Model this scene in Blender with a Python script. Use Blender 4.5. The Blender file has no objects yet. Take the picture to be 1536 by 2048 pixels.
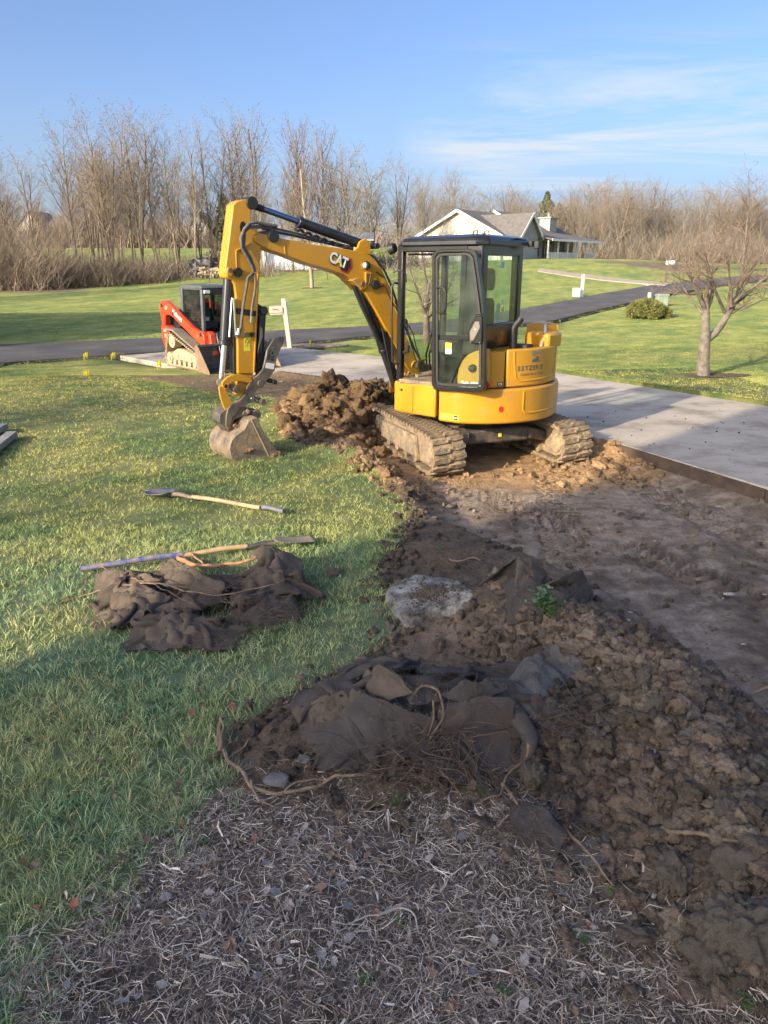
import bpy, math, random
import numpy as np
from mathutils import Vector, Matrix
random.seed(7); np.random.seed(7)
SC = bpy.context.scene
COL = SC.collection
R = math.radians
# ------------------------------------------------------------------ camera
CAMZ = 1.95; PITCH = R(18.2); FPX = 1500.0
cam_d = bpy.data.cameras.new('camera'); cam = bpy.data.objects.new('camera', cam_d); COL.objects.link(cam)
cam.location = (0, 0, CAMZ); cam.rotation_euler = (math.pi/2-PITCH, 0, 0)
cam_d.sensor_fit = 'VERTICAL'; cam_d.sensor_height = 24; cam_d.lens = 24*FPX/2048
cam_d.clip_start = 0.05; cam_d.clip_end = 3000
SC.camera = cam
# ------------------------------------------------------------------ sun and sky
SUN_EL = R(21)
SH = Vector((0.70, 0.714, 0)).normalized()          # horizontal direction in which shadows fall
sd = bpy.data.lights.new('sun', 'SUN'); sun = bpy.data.objects.new('sun', sd); COL.objects.link(sun)
sun.rotation_euler = Vector((SH.x*math.cos(SUN_EL), SH.y*math.cos(SUN_EL), -math.sin(SUN_EL))).to_track_quat('-Z', 'Y').to_euler()
sd.energy = 2.5; sd.angle = R(0.55); sd.color = (1.0, 0.83, 0.60)
W = bpy.data.worlds.new('World'); SC.world = W; W.use_nodes = True
nt = W.node_tree; nt.nodes.clear()
def wn(t, **k):
    n = nt.nodes.new(t)
    for a, b in k.items(): setattr(n, a, b)
    return n
sky = wn('ShaderNodeTexSky', sky_type='NISHITA'); sky.sun_disc = False
sky.sun_elevation = SUN_EL
sky.sun_rotation = math.atan2(-SH.x, -SH.y)
sky.air_density = 0.55; sky.dust_density = 4.2; sky.ozone_density = 2.3
tc = wn('ShaderNodeTexCoord'); sep = wn('ShaderNodeSeparateXYZ')
nt.links.new(tc.outputs['Generated'], sep.inputs[0])
def wm(op, a, b=None, clamp=False):
    n = wn('ShaderNodeMath', operation=op); n.use_clamp = clamp
    for i, s in enumerate((a, b)):
        if s is None: continue
        if isinstance(s, (int, float)): n.inputs[i].default_value = s
        else: nt.links.new(s, n.inputs[i])
    return n.outputs[0]
zc = wm('MAXIMUM', sep.outputs[2], 0.03)
px = wm('DIVIDE', sep.outputs[0], wm('ADD', zc, 0.10)); py = wm('DIVIDE', sep.outputs[1], wm('ADD', zc, 0.10))
cmb = wn('ShaderNodeCombineXYZ'); nt.links.new(wm('ADD', wm('MULTIPLY', px, 0.30), wm('MULTIPLY', py, 0.10)), cmb.inputs[0])
nt.links.new(wm('MULTIPLY', py, 0.9), cmb.inputs[1])
nz = wn('ShaderNodeTexNoise'); nz.inputs['Scale'].default_value = 1.5; nz.inputs['Detail'].default_value = 9
nz.inputs['Roughness'].default_value = 0.62; nz.inputs['Distortion'].default_value = 0.7
nt.links.new(cmb.outputs[0], nz.inputs['Vector'])
nz2 = wn('ShaderNodeTexNoise'); nz2.inputs['Scale'].default_value = 0.55; nz2.inputs['Detail'].default_value = 2
nt.links.new(cmb.outputs[0], nz2.inputs['Vector'])
c1 = wm('MULTIPLY', wm('SUBTRACT', nz.outputs[0], 0.43), 4.2, True)
# thin high cloud thickens towards the east (right) and thins overhead
east = wm('MULTIPLY', wm('ADD', sep.outputs[0], -0.01), 9.0, True)
low = wm('SUBTRACT', 1.0, wm('MULTIPLY', wm('ABSOLUTE', wm('SUBTRACT', sep.outputs[2], 0.135)), 8.5), True)
cl = wm('MULTIPLY', wm('MULTIPLY', c1, east), wm('MULTIPLY', low, 1.8))
mixc = wn('ShaderNodeMixRGB'); nt.links.new(cl, mixc.inputs[0]); 
hs = wn('ShaderNodeHueSaturation'); hs.inputs['Saturation'].default_value = 1.06; hs.inputs['Value'].default_value = 1.0
nt.links.new(sky.outputs[0], hs.inputs['Color'])
nt.links.new(hs.outputs[0], mixc.inputs[1]); mixc.inputs[2].default_value = (2.35, 2.6, 2.85, 1)
bg = wn('ShaderNodeBackground'); bg.inputs['Strength'].default_value = 0.108
hz_f = wm('MULTIPLY', wm('POWER', wm('SUBTRACT', 1.0, wm('MULTIPLY', wm('MAXIMUM', sep.outputs[2], 0.0), 4.2), True), 1.6), 0.75)
mixh = wn('ShaderNodeMixRGB'); nt.links.new(hz_f, mixh.inputs[0]); nt.links.new(mixc.outputs[0], mixh.inputs[1]); mixh.inputs[2].default_value = (1.75, 2.2, 2.65, 1)   # pale haze along the whole horizon
nt.links.new(mixh.outputs[0], bg.inputs[0])
wo = wn('ShaderNodeOutputWorld'); nt.links.new(bg.outputs[0], wo.inputs[0])
SC.view_settings.view_transform = 'Standard'; SC.view_settings.look = 'None'
SC.view_settings.gamma = 1.0; SC.view_settings.use_curve_mapping = False
SC.view_settings.exposure = 1.62

# ------------------------------------------------------------------ tagging and mesh helpers
def tag(o, label=None, cat=None, group=None, kind=None):
    if label: o['label'] = label
    if cat: o['category'] = cat
    if group: o['group'] = group
    if kind: o['kind'] = kind
    return o
def thing(name, label, cat, loc=(0, 0, 0), rz=0.0, group=None):
    o = bpy.data.objects.new(name, None); COL.objects.link(o)
    o.location = loc; o.rotation_euler = (0, 0, rz); o.empty_display_size = 0.2
    return tag(o, label, cat, group)
def wloc(o):
    v = Vector((0, 0, 0))
    while o is not None: v += o.location; o = o.parent
    return v
def np_mesh(name, verts, facelist, smooth=False, cols=None, sharp=None):
    me = bpy.data.meshes.new(name)
    verts = np.asarray(verts, dtype=np.float32).reshape(-1, 3)
    facelist = [np.asarray(f, dtype=np.int32) for f in facelist if len(f)]
    me.vertices.add(len(verts)); me.vertices.foreach_set('co', verts.ravel())
    loops = np.concatenate([f.ravel() for f in facelist]); tot = np.concatenate([np.full(len(f), f.shape[1], np.int32) for f in facelist])
    start = np.concatenate([[0], np.cumsum(tot)[:-1]]).astype(np.int32)
    me.loops.add(len(loops)); me.loops.foreach_set('vertex_index', loops)
    me.polygons.add(len(tot)); me.polygons.foreach_set('loop_start', start); me.polygons.foreach_set('loop_total', tot)
    if smooth: me.polygons.foreach_set('use_smooth', np.ones(len(tot), dtype=bool))
    me.update(calc_edges=True); me.validate()
    if cols is not None:
        a = me.color_attributes.new('Col', 'FLOAT_COLOR', 'POINT')
        c = np.ones((len(verts), 4), np.float32); c[:, :3] = cols
        a.data.foreach_set('color', c.ravel())
    if sharp is not None:
        me.polygons.foreach_set('use_smooth', np.ones(len(tot), dtype=bool)); me.set_sharp_from_angle(angle=R(sharp))
    return me
def link(name, me, m=None, parent=None, bevel=0, world=True, label=None, cat=None, group=None, kind=None, segs=2):
    if parent is not None and world:
        w = wloc(parent)
        if w.length > 1e-6: me.transform(Matrix.Translation(-w))
    o = bpy.data.objects.new(name, me); COL.objects.link(o)
    if m is not None: me.materials.append(m)
    if parent is not None: o.parent = parent
    if bevel:
        b = o.modifiers.new('bevel', 'BEVEL'); b.width = bevel; b.segments = segs; b.limit_method = 'ANGLE'; b.angle_limit = R(40)
        b.harden_normals = False
    return tag(o, label, cat, group, kind)
class MB:
    def __init__(s): s.v = []; s.f = {}; s.n = 0
    def add(s, v, faces):
        v = np.asarray([tuple(p) for p in v], dtype=float) if not isinstance(v, np.ndarray) else v
        for f in (faces if not isinstance(faces, np.ndarray) else [faces]):
            a = np.asarray(f)
            if a.ndim == 1: a = a[None, :]
            s.f.setdefault(a.shape[1], []).append(a+s.n)
        s.v.append(v); s.n += len(v); return s
    def para(s, c, ax, ay, az):                       # centre and three half-axis vectors
        c, ax, ay, az = (Vector(q) for q in (c, ax, ay, az))
        v = [c+i*ax+j*ay+k*az for k in (-1, 1) for j in (-1, 1) for i in (-1, 1)]
        q = [(0, 2, 3, 1), (4, 5, 7, 6), (0, 1, 5, 4), (2, 6, 7, 3), (0, 4, 6, 2), (1, 3, 7, 5)]
        if ax.cross(ay).dot(az) < 0: q = [x[::-1] for x in q]
        return s.add(v, q)
    def box(s, x0, x1, y0, y1, z0, z1):
        return s.para(((x0+x1)/2, (y0+y1)/2, (z0+z1)/2), (abs(x1-x0)/2, 0, 0), (0, abs(y1-y0)/2, 0), (0, 0, abs(z1-z0)/2))
    def bar(s, p0, p1, w, h, up=(0, 0, 1)):           # rectangular bar, w across, h along up
        p0, p1 = Vector(p0), Vector(p1); d = p1-p0; u = Vector(up)
        sd_ = d.cross(u).normalized(); u = sd_.cross(d).normalized()
        return s.para((p0+p1)/2, d/2, sd_*w/2, u*h/2)
    def tube(s, pts, rad, sides=8, caps=True):
        pts = [Vector(p) for p in pts]; n = len(pts)
        if not hasattr(rad, '__len__'): rad = [rad]*n
        vs = []; prev = None
        for i, p in enumerate(pts):
            d = (pts[min(i+1, n-1)]-pts[max(i-1, 0)])
            if d.length < 1e-9: d = Vector((0, 0, 1))
            d.normalize()
            if prev is None:
                a = d.orthogonal().normalized()
            else:
                a = prev-d*prev.dot(d)
                a = a.normalized() if a.length > 1e-6 else d.orthogonal().normalized()
            prev = a; b = d.cross(a)
            for k in range(sides):
                t = 2*math.pi*k/sides; vs.append(p+(a*math.cos(t)+b*math.sin(t))*rad[i])
        fs = [(i*sides+k, i*sides+(k+1) % sides, (i+1)*sides+(k+1) % sides, (i+1)*sides+k) for i in range(n-1) for k in range(sides)]
        if caps: fs += [tuple(reversed(range(sides))), tuple((n-1)*sides+k for k in range(sides))]
        return s.add(vs, fs)
    def cyl(s, p0, p1, r0, r1=None, sides=20): return s.tube([p0, p1], [r0, r0 if r1 is None else r1], sides)
    def prism(s, poly, vec):                          # planar polygon extruded by vec
        poly = [Vector(p) for p in poly]; vec = Vector(vec); n = len(poly)
        nrm = Vector((0, 0, 0))
        for i in range(n): nrm += poly[i].cross(poly[(i+1) % n])
        if nrm.dot(vec) > 0: poly = poly[::-1]
        v = poly+[p+vec for p in poly]
        f = [tuple(range(n)), tuple(range(2*n-1, n-1, -1))]+[(i, i+n, (i+1) % n+n, (i+1) % n) for i in range(n)]
        return s.add(v, f)
    def strip(s, a, b):                               # ribbon of quads between two point rows
        n = len(a); return s.add(list(a)+list(b), [(i, i+1, n+i+1, n+i) for i in range(n-1)])
    def ball(s, c, r, n=10):
        rr = r if hasattr(r, '__len__') else (r, r, r); vs = [(c[0], c[1], c[2]+rr[2])]; m = n//2
        for i in range(1, m):
            a = math.pi*i/m
            for k in range(n):
                t = 2*math.pi*k/n; vs.append((c[0]+rr[0]*math.sin(a)*math.cos(t), c[1]+rr[1]*math.sin(a)*math.sin(t), c[2]+rr[2]*math.cos(a)))
        vs.append((c[0], c[1], c[2]-rr[2])); L = len(vs)-1
        f = [(0, 1+k, 1+(k+1) % n) for k in range(n)]
        f += [(1+(i-1)*n+k, 1+i*n+k, 1+i*n+(k+1) % n, 1+(i-1)*n+(k+1) % n) for i in range(1, m-1) for k in range(n)]
        f += [(L, 1+(m-2)*n+(k+1) % n, 1+(m-2)*n+k) for k in range(n)]
        return s.add(vs, f)
    def build(s, name, m, parent=None, bevel=0, sharp=35, **k):
        me = np_mesh(name, np.concatenate([np.asarray(v, dtype=float).reshape(-1, 3) for v in s.v]), [np.concatenate(a) for a in s.f.values()], sharp=sharp)
        return link(name, me, m, parent, bevel, **k)
def copy_tree(o, parent=None):
    c = o.copy(); COL.objects.link(c)
    if parent is not None: c.parent = parent
    for ch in list(o.children): copy_tree(ch, c)
    return c
# ------------------------------------------------------------------ numpy noise
def _h(ix, iy, s):
    v = np.sin(ix*127.1+iy*311.7+s*74.7)*43758.5453
    return v-np.floor(v)
def vnoise(x, y, s=0):
    ix = np.floor(x); iy = np.floor(y); fx = x-ix; fy = y-iy
    fx = fx*fx*(3-2*fx); fy = fy*fy*(3-2*fy)
    a = _h(ix, iy, s); b = _h(ix+1, iy, s); c = _h(ix, iy+1, s); d = _h(ix+1, iy+1, s)
    return (a+(b-a)*fx)+((c+(d-c)*fx)-(a+(b-a)*fx))*fy
def fbm(x, y, o=4, s=0, g=0.5):
    t = 0; a = 1; n = 0
    for i in range(o):
        t = t+a*vnoise(x, y, s+i*13); n += a; a *= g; x = x*2.03+3.1; y = y*2.03+1.7
    return t/n
def clods(x, y, sc, s=0, fill=0.7):
    x = x/sc; y = y/sc; ix = np.floor(x); iy = np.floor(y); best = np.zeros_like(x)
    for dx in (-1, 0, 1):
        for dy in (-1, 0, 1):
            cx = ix+dx; cy = iy+dy
            jx = cx+0.15+0.7*_h(cx, cy, s+1); jy = cy+0.15+0.7*_h(cx, cy, s+2)
            r = (0.25+0.45*_h(cx, cy, s+3))*(_h(cx, cy, s+4) < fill)
            ex_, ey_ = x-jx, y-jy; d_ = np.abs(ex_*.9+ey_*.3)*.35+np.hypot(ex_, ey_*1.15)*.75
            t_ = np.clip(1.9*(r-d_), 0, .62*r)*(1+.9*((_h(cx, cy, s+5)-.5)*ex_+(_h(cx, cy, s+6)-.5)*ey_)/(r+.01))
            best = np.maximum(best, t_)
    return best*sc
def sstep(a, b, x):
    t = np.clip((x-a)/(b-a), 0, 1); return t*t*(3-2*t)
# ------------------------------------------------------------------ rays through the photograph's lens, used to measure the place
CP, SP = math.cos(PITCH), math.sin(PITCH)
def ray(u, v):
    a = (u-768)/FPX; b = (1024-v)/FPX
    return Vector((a, CP+b*SP, -SP+b*CP))
def atY(u, v, Y):
    d = ray(u, v); t = Y/d.y; return Vector((d.x*t, Y, CAMZ+d.z*t))
def onp(u, v, P, n):
    d = ray(u, v); o = Vector((0, 0, CAMZ)); n = Vector(n); t = (Vector(P)-o).dot(n)/d.dot(n); return o+d*t
# ------------------------------------------------------------------ land form: thin plate through surveyed spots
CT = [(x, y, 0) for x in (-14, -5, 5, 14) for y in (-12, 0, 5, 9)] + [
 (-12,13,-.12),(-4,13,-.15),(3,13,-.12),(10,13,-.02),(-14,18,-.35),(-5,18,-.38),(1,18,-.3),(8,18,-.1),(16,18,.1),
 (-3,21.5,-.2),(-12,23,-.25),(6,27,.02),(16,27,.35),(-18,35,.1),(-6,33,.1),(4,38,.4),(12,38,.4),(24,38,.9),
 (-25,46,.45),(-14,48,.6),(-4.5,45,.74),(8,50,1.0),(17,45,.75),(30,50,1.2),(-20,56,.8),(-8,60,1.6),(4,62,1.7),
 (14,66,2.3),(24,70,2.4),(33,66,1.3),(46,66,1.2),(12,80,2.5),(26,88,2.5),(0,85,2.4),(-32,65,1.1),
 (-42,108,4.6),(-10,108,4.4),(20,110,3),(60,100,2.2),(-60,20,0),(60,20,.5),(-60,-40,0),(60,-40,0),
 (-400,-150,0),(400,-150,0),(-400,600,10),(400,600,10),(0,600,10),(-200,160,5),(200,160,4),(0,200,5.5)]
CT = np.array(CT, float)
def _tps():
    n = len(CT); d = np.hypot(CT[:, None, 0]-CT[None, :, 0], CT[:, None, 1]-CT[None, :, 1])
    K = d*d*np.log(d+1e-9)*1e-3+np.eye(n)*0.02; Pm = np.c_[np.ones(n), CT[:, :2]]
    A = np.zeros((n+3, n+3)); A[:n, :n] = K; A[:n, n:] = Pm; A[n:, :n] = Pm.T
    return np.linalg.solve(A, np.r_[CT[:, 2], 0, 0, 0])
TW = _tps()
def land(x, y):
    x = np.asarray(x, float); y = np.asarray(y, float); z = TW[-3]+TW[-2]*x+TW[-1]*y
    for i in range(len(CT)):
        d = np.hypot(x-CT[i, 0], y-CT[i, 1]); z = z+TW[i]*d*d*np.log(d+1e-9)*1e-3
    return z
def _hit(u, v, fn):
    d = ray(u, v); t = np.geomspace(1.5, 450, 1500)
    z = CAMZ+d.z*t-fn(d.x*t, d.y*t); k = np.argmax(z < 0)
    if z[k] >= 0: k = len(t)-1
    a = z[k-1]/(z[k-1]-z[k]+1e-12); tt = t[k-1]+(t[k]-t[k-1])*a
    return Vector((d.x*tt, d.y*tt, CAMZ+d.z*tt))
def G0(u, v): return _hit(u, v, land)
def poly_px(L): return np.array([[*G0(u, v)[:2]] for u, v in L])
def inside(P, x, y):
    r = np.zeros(x.shape, bool); n = len(P)
    for i in range(n):
        x0, y0 = P[i]; x1, y1 = P[(i+1) % n]
        c = ((y0 > y) != (y1 > y)); xi = (x1-x0)*(y-y0)/((y1-y0) if abs(y1-y0) > 1e-12 else 1e-12)+x0
        r ^= c & (x < xi)
    return r
def sdist(P, x, y, closed=True):                     # signed distance, positive inside
    b = np.full(x.shape, 1e9); n = len(P)
    for i in range(n if closed else n-1):
        x0, y0 = P[i]; x1, y1 = P[(i+1) % n]; dx, dy = x1-x0, y1-y0; L = dx*dx+dy*dy+1e-12
        t = np.clip(((x-x0)*dx+(y-y0)*dy)/L, 0, 1); b = np.minimum(b, np.hypot(x-x0-t*dx, y-y0-t*dy))
    return np.where(inside(P, x, y), b, -b) if closed else b
# zones
DRIVE = np.array([[*G0(1240, 890)[:2]], [*G0(1536, 977)[:2]], [7.6, -1.0], [10.9, 1.1], [*G0(1445, 800)[:2]], [*G0(1097, 744)[:2]],
   [*G0(800, 718)[:2]], [*G0(600, 697)[:2]], [*G0(480, 692)[:2]], [*G0(240, 712)[:2]], [*G0(330, 728)[:2]], [*G0(520, 742)[:2]], [*G0(640, 760)[:2]]])
SOIL = poly_px([(60, 2048), (0, 2120), (400, 2600), (2300, 2600), (2400, 1300), (1536, 975), (1240, 890), (790, 770), (640, 758), (520, 742), (330, 726), (185, 722), (190, 742), (330, 764),
   (430, 784), (545, 795), (560, 820), (562, 868), (600, 890), (650, 893), (700, 905), (750, 950), (830, 1020), (800, 1065), (790, 1110), (760, 1150),
   (780, 1190), (800, 1250), (775, 1300), (690, 1360), (610, 1400), (560, 1440), (470, 1440), (440, 1480), (450, 1560), (400, 1620), (310, 1690), (260, 1770), (190, 1830), (90, 1900), (20, 1960)])
MULCH = poly_px([(60, 2048), (0, 2120), (400, 2600), (2300, 2600), (1900, 2050), (1536, 1990), (1330, 1900), (1180, 1780), (1100, 1700), (1010, 1620),
   (820, 1600), (600, 1600), (450, 1590), (400, 1620), (310, 1690), (260, 1770), (190, 1830), (90, 1900), (20, 1960)])
DUG = poly_px([(690, 890), (770, 960), (850, 1030), (960, 1080), (1180, 1170), (1330, 1290), (1450, 1400), (1600, 1560), (2300, 2200), (2500, 1300), (1536, 935), (1300, 865), (1150, 825), (800, 795), (720, 850)])
ROAD_N = [(-300, 760), (0, 727), (200, 712), (330, 704), (460, 694), (580, 688), (700, 676), (840, 664), (1000, 654), (1110, 641), (1230, 612), (1330, 590), (1420, 573), (1536, 560), (1700, 549)]
ROAD_F = [(-300, 712), (0, 690), (200, 682), (330, 676), (460, 668), (580, 660), (700, 655), (840, 646), (960, 632), (1090, 610), (1200, 588), (1300, 571), (1400, 560), (1536, 550), (1700, 541)]
RN = poly_px(ROAD_N); RF = poly_px(ROAD_F); ROAD = np.r_[RN, RF[::-1]]
_seg = lambda L: np.array([[*G0(u, v)[:2]] for u, v in L])
RIDGE = _seg([(1010, 1260), (1180, 1330), (1330, 1440), (1400, 1580), (1470, 1720), (1560, 1850), (1750, 1960)])
CPILE = _seg([(640, 1480), (800, 1500), (960, 1490), (1080, 1470)])
def bump(x, y, cx, cy, rx, ry, h, ang=0):
    c, s = math.cos(ang), math.sin(ang); a = ((x-cx)*c+(y-cy)*s)/rx; b = (-(x-cx)*s+(y-cy)*c)/ry
    return h*np.exp(-(a*a+b*b)*1.3)
p_fab = G0(1090, 1230); p_back = G0(880, 1110)
def macro(x, y, full=True):
    z = land(x, y)
    z = z-0.21*sstep(0.0, 0.35, sdist(DUG, x, y)); dd_ = sdist(DRIVE, x, y); z = z+.085*np.exp(-(dd_/.22)**2)*(y > 4)
    d = sdist(RIDGE, x, y, False); z = z+0.25*np.exp(-(d/0.30)**2)
    d = sdist(CPILE, x, y, False); z = z+0.17*np.exp(-(d/0.22)**2)
    z = z+bump(x, y, p_fab.x, p_fab.y, .35, .22, .13)+bump(x, y, p_back.x, p_back.y, .5, .25, .10)
    z = z+bump(x, y, -.45, 10.15, .95, .55, .44, .1)+bump(x, y, .35, 10.9, .9, .5, .38)+bump(x, y, -.95, 9.75, .3, .35, .20)
    z = z+bump(x, y, 2.72, 8.75, .42, .38, .20, .9)+bump(x, y, 2.35, 8.1, .35, .3, .06)
    z = z+bump(x, y, .15, 7.0, .55, .14, .07, -.8)+bump(x, y, -.35, 7.9, .55, .2, .10, -.8)
    return z
def GM(u, v): return _hit(u, v, macro)
def mz(x, y): return float(macro(np.array([float(x)]), np.array([float(y)]))[0])
def lz(x, y): return float(land(np.array([float(x)]), np.array([float(y)]))[0])
# ------------------------------------------------------------------ materials
MATS = {}
def mat(name, col, rough=0.6, col2=None, scale=6.0, amt=1.0, metal=0.0, bump_=0.0, bscale=40.0, mud=0.0, mudcol=(.22, .15, .085), mudscale=5.0,
        vcol=False, coat=0.0, transl=0.0, spec=0.5, lo=.35, hi=.65, mud2=None):
    if name in MATS: return MATS[name]
    m = bpy.data.materials.new(name); m.use_nodes = True; n = m.node_tree.nodes; L = m.node_tree.links
    b = n['Principled BSDF']; tcn = n.new('ShaderNodeTexCoord')
    def noise_(sc, det=6, ro=.6):
        t = n.new('ShaderNodeTexNoise'); t.inputs['Scale'].default_value = sc; t.inputs['Detail'].default_value = det
        t.inputs['Roughness'].default_value = ro; L.new(tcn.outputs['Object'], t.inputs['Vector']); return t.outputs[0]
    def rmp(s, a, c):
        r = n.new('ShaderNodeMapRange'); r.inputs[1].default_value = a; r.inputs[2].default_value = c; L.new(s, r.inputs[0]); return r.outputs[0]
    def mix(f, a, c, mode='MIX'):
        x = n.new('ShaderNodeMixRGB'); x.blend_type = mode
        for i, s in enumerate((f, a, c)):
            if isinstance(s, (int, float)): x.inputs[i].default_value = s
            elif isinstance(s, tuple): x.inputs[i].default_value = (*s, 1)
            else: L.new(s, x.inputs[i])
        return x.outputs[0]
    cur = col
    if vcol:
        a = n.new('ShaderNodeAttribute'); a.attribute_name = 'Col'; cur = a.outputs['Color']
    if col2 is not None:
        f = rmp(noise_(scale), lo, hi)
        if vcol: cur = mix(f, mix(1.0, cur, col, 'MULTIPLY'), mix(1.0, cur, col2, 'MULTIPLY'))
        else: cur = mix(f, col, col2)
    rs = None
    if mud > 0:
        f = rmp(noise_(mudscale, 10, .7), 1-mud-.08, 1-mud+.14); fine = mix(noise_(60), tuple(c*.6 for c in mudcol), tuple(min(1, c*1.35) for c in mudcol))
        cur = mix(f, cur, fine); rs = n.new('ShaderNodeMapRange'); rs.inputs[3].default_value = rough; rs.inputs[4].default_value = .95; L.new(f, rs.inputs[0])
        met = n.new('ShaderNodeMapRange'); met.inputs[3].default_value = metal; met.inputs[4].default_value = 0; L.new(f, met.inputs[0]); L.new(met.outputs[0], b.inputs['Metallic'])
    if isinstance(cur, tuple): b.inputs['Base Color'].default_value = (*cur, 1)
    else: L.new(cur, b.inputs['Base Color'])
    b.inputs['Roughness'].default_value = rough
    if rs is not None: L.new(rs.outputs[0], b.inputs['Roughness'])
    else: b.inputs['Metallic'].default_value = metal
    b.inputs['Coat Weight'].default_value = coat; b.inputs['Coat Roughness'].default_value = .12
    b.inputs['Specular IOR Level'].default_value = spec
    if bump_ > 0:
        bn = n.new('ShaderNodeBump'); bn.inputs['Strength'].default_value = min(1, bump_); bn.inputs['Distance'].default_value = .02 if bump_ <= 1 else .02*bump_
        L.new(noise_(bscale, 8, .65), bn.inputs['Height']); L.new(bn.outputs[0], b.inputs['Normal'])
    if transl > 0:
        tr = n.new('ShaderNodeBsdfTranslucent'); ms = n.new('ShaderNodeMixShader'); ms.inputs[0].default_value = transl
        if isinstance(cur, tuple): tr.inputs[0].default_value = (*cur, 1)
        else: L.new(cur, tr.inputs[0])
        L.new(b.outputs[0], ms.inputs[1]); L.new(tr.outputs[0], ms.inputs[2]); L.new(ms.outputs[0], n['Material Output'].inputs[0])
    MATS[name] = m; return m
def glass(name, tint=(.75, .85, .82), refl=1.0, dust=.04):
    if name in MATS: return MATS[name]
    m = bpy.data.materials.new(name); m.use_nodes = True; n = m.node_tree.nodes; L = m.node_tree.links; n.clear()
    o = n.new('ShaderNodeOutputMaterial'); t = n.new('ShaderNodeBsdfTransparent'); t.inputs[0].default_value = (*tint, 1)
    g = n.new('ShaderNodeBsdfGlossy'); g.inputs['Roughness'].default_value = .03
    lw = n.new('ShaderNodeLayerWeight'); lw.inputs[0].default_value = .5; pw = n.new('ShaderNodeMath'); pw.operation = 'POWER'; L.new(lw.outputs['Facing'], pw.inputs[0]); pw.inputs[1].default_value = 4
    fr = n.new('ShaderNodeMath'); fr.operation = 'MULTIPLY_ADD'; L.new(pw.outputs[0], fr.inputs[0]); fr.inputs[1].default_value = .8; fr.inputs[2].default_value = .04*refl; ms = n.new('ShaderNodeMixShader')
    L.new(fr.outputs[0], ms.inputs[0]); L.new(t.outputs[0], ms.inputs[1]); L.new(g.outputs[0], ms.inputs[2])
    df = n.new('ShaderNodeBsdfDiffuse'); df.inputs[0].default_value = (.4, .38, .33, 1); m2 = n.new('ShaderNodeMixShader')
    tcn = n.new('ShaderNodeTexCoord'); nz_ = n.new('ShaderNodeTexNoise'); nz_.inputs['Scale'].default_value = 5; nz_.inputs['Detail'].default_value = 8; L.new(tcn.outputs['Object'], nz_.inputs[0])
    mr = n.new('ShaderNodeMapRange'); mr.inputs[1].default_value = .35; mr.inputs[2].default_value = .8; mr.inputs[3].default_value = 0; mr.inputs[4].default_value = dust*3; L.new(nz_.outputs[0], mr.inputs[0])
    L.new(mr.outputs[0], m2.inputs[0]); L.new(ms.outputs[0], m2.inputs[1]); L.new(df.outputs[0], m2.inputs[2]); L.new(m2.outputs[0], o.inputs[0])
    MATS[name] = m; return m
M_YEL = mat('yellow paint', (.57, .278, .016), .38, (.50, .245, .016), 3, coat=.2, mud=.37, mudcol=(.36, .23, .09), mudscale=3.5)
M_YELD = mat('dusty yellow paint', (.56, .28, .02), .42, (.44, .22, .025), 4, coat=.1, mud=.40, mudcol=(.24, .17, .09), mudscale=6)
M_BLK = mat('black cab paint', (.008, .0085, .0095), .28, (.014, .014, .015), 5, coat=.3, mud=.13, mudcol=(.11, .10, .085), mudscale=4)
M_BLKM = mat('matt black plastic', (.012, .012, .013), .55, (.024, .023, .022), 9, mud=.2, mudcol=(.10, .085, .07))
M_CYL = mat('black cylinder paint', (.012, .013, .016), .3, (.03, .03, .035), 8, coat=.3, mud=.28, mudcol=(.15, .12, .09), mudscale=10)
M_CHR = mat('chromed rod', (.75, .76, .78), .14, metal=1.0)
M_HOSE = mat('grey rubber hose', (.075, .072, .068), .55, (.14, .13, .12), 14)
M_STEEL = mat('worn steel', (.10, .095, .09), .42, (.20, .18, .15), 7, metal=.6, mud=.47, mudcol=(.23, .165, .10), mudscale=6, bump_=.2)
M_BUCK = mat('muddy bucket steel', (.15, .13, .11), .45, (.26, .22, .17), 5, metal=.45, mud=.52, mudcol=(.32, .225, .135), mudscale=7, bump_=.6, bscale=35)
M_RUB = mat('muddy track rubber', (.05, .045, .04), .8, (.12, .095, .07), 5, mud=.56, mudcol=(.40, .295, .175), mudscale=13, bump_=1.5, bscale=40)
M_RUBD = mat('dark track rubber', (.035, .033, .032), .75, (.08, .07, .06), 7, mud=.4, mudcol=(.22, .16, .10))
M_MUDM = mat('mud caked steel', (.16, .15, .13), .7, (.22, .17, .11), 4, mud=.54, mudcol=(.42, .31, .185), mudscale=9, bump_=1.5, bscale=22)
M_FRAME = mat('dark chassis paint', (.045, .043, .04), .6, (.09, .075, .06), 6, mud=.42, mudcol=(.25, .18, .11), mudscale=4, bump_=.2)
M_SEAT = mat('grey seat cloth', (.055, .052, .05), .9, (.09, .085, .08), 20, bump_=.3, bscale=200)
M_HEAD = mat('worn headrest cover', (.15, .135, .12), .8, (.25, .225, .20), 12, bump_=.5, bscale=30)
M_GLASS = glass('cab glass', (.86, .93, .90), 1, .025)
M_GLASSD = glass('dark cab glass', (.50, .58, .56), 1, .05)
M_WIN = mat('house window glass', (.03, .035, .04), .08, spec=.8)
M_RED = mat('red decal', (.45, .02, .02), .4)
M_WHITE = mat('white decal', (.78, .78, .76), .45)
M_DKD = mat('black decal', (.02, .02, .02), .4)
M_GREY = mat('grey decal', (.09, .095, .10), .4)
M_YST = mat('yellow sticker', (.75, .66, .05), .5)
M_ORG = mat('orange red paint', (.72, .070, .016), .38, (.55, .05, .015), 4, coat=.25, mud=.34, mudcol=(.32, .20, .12), mudscale=5)
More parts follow.
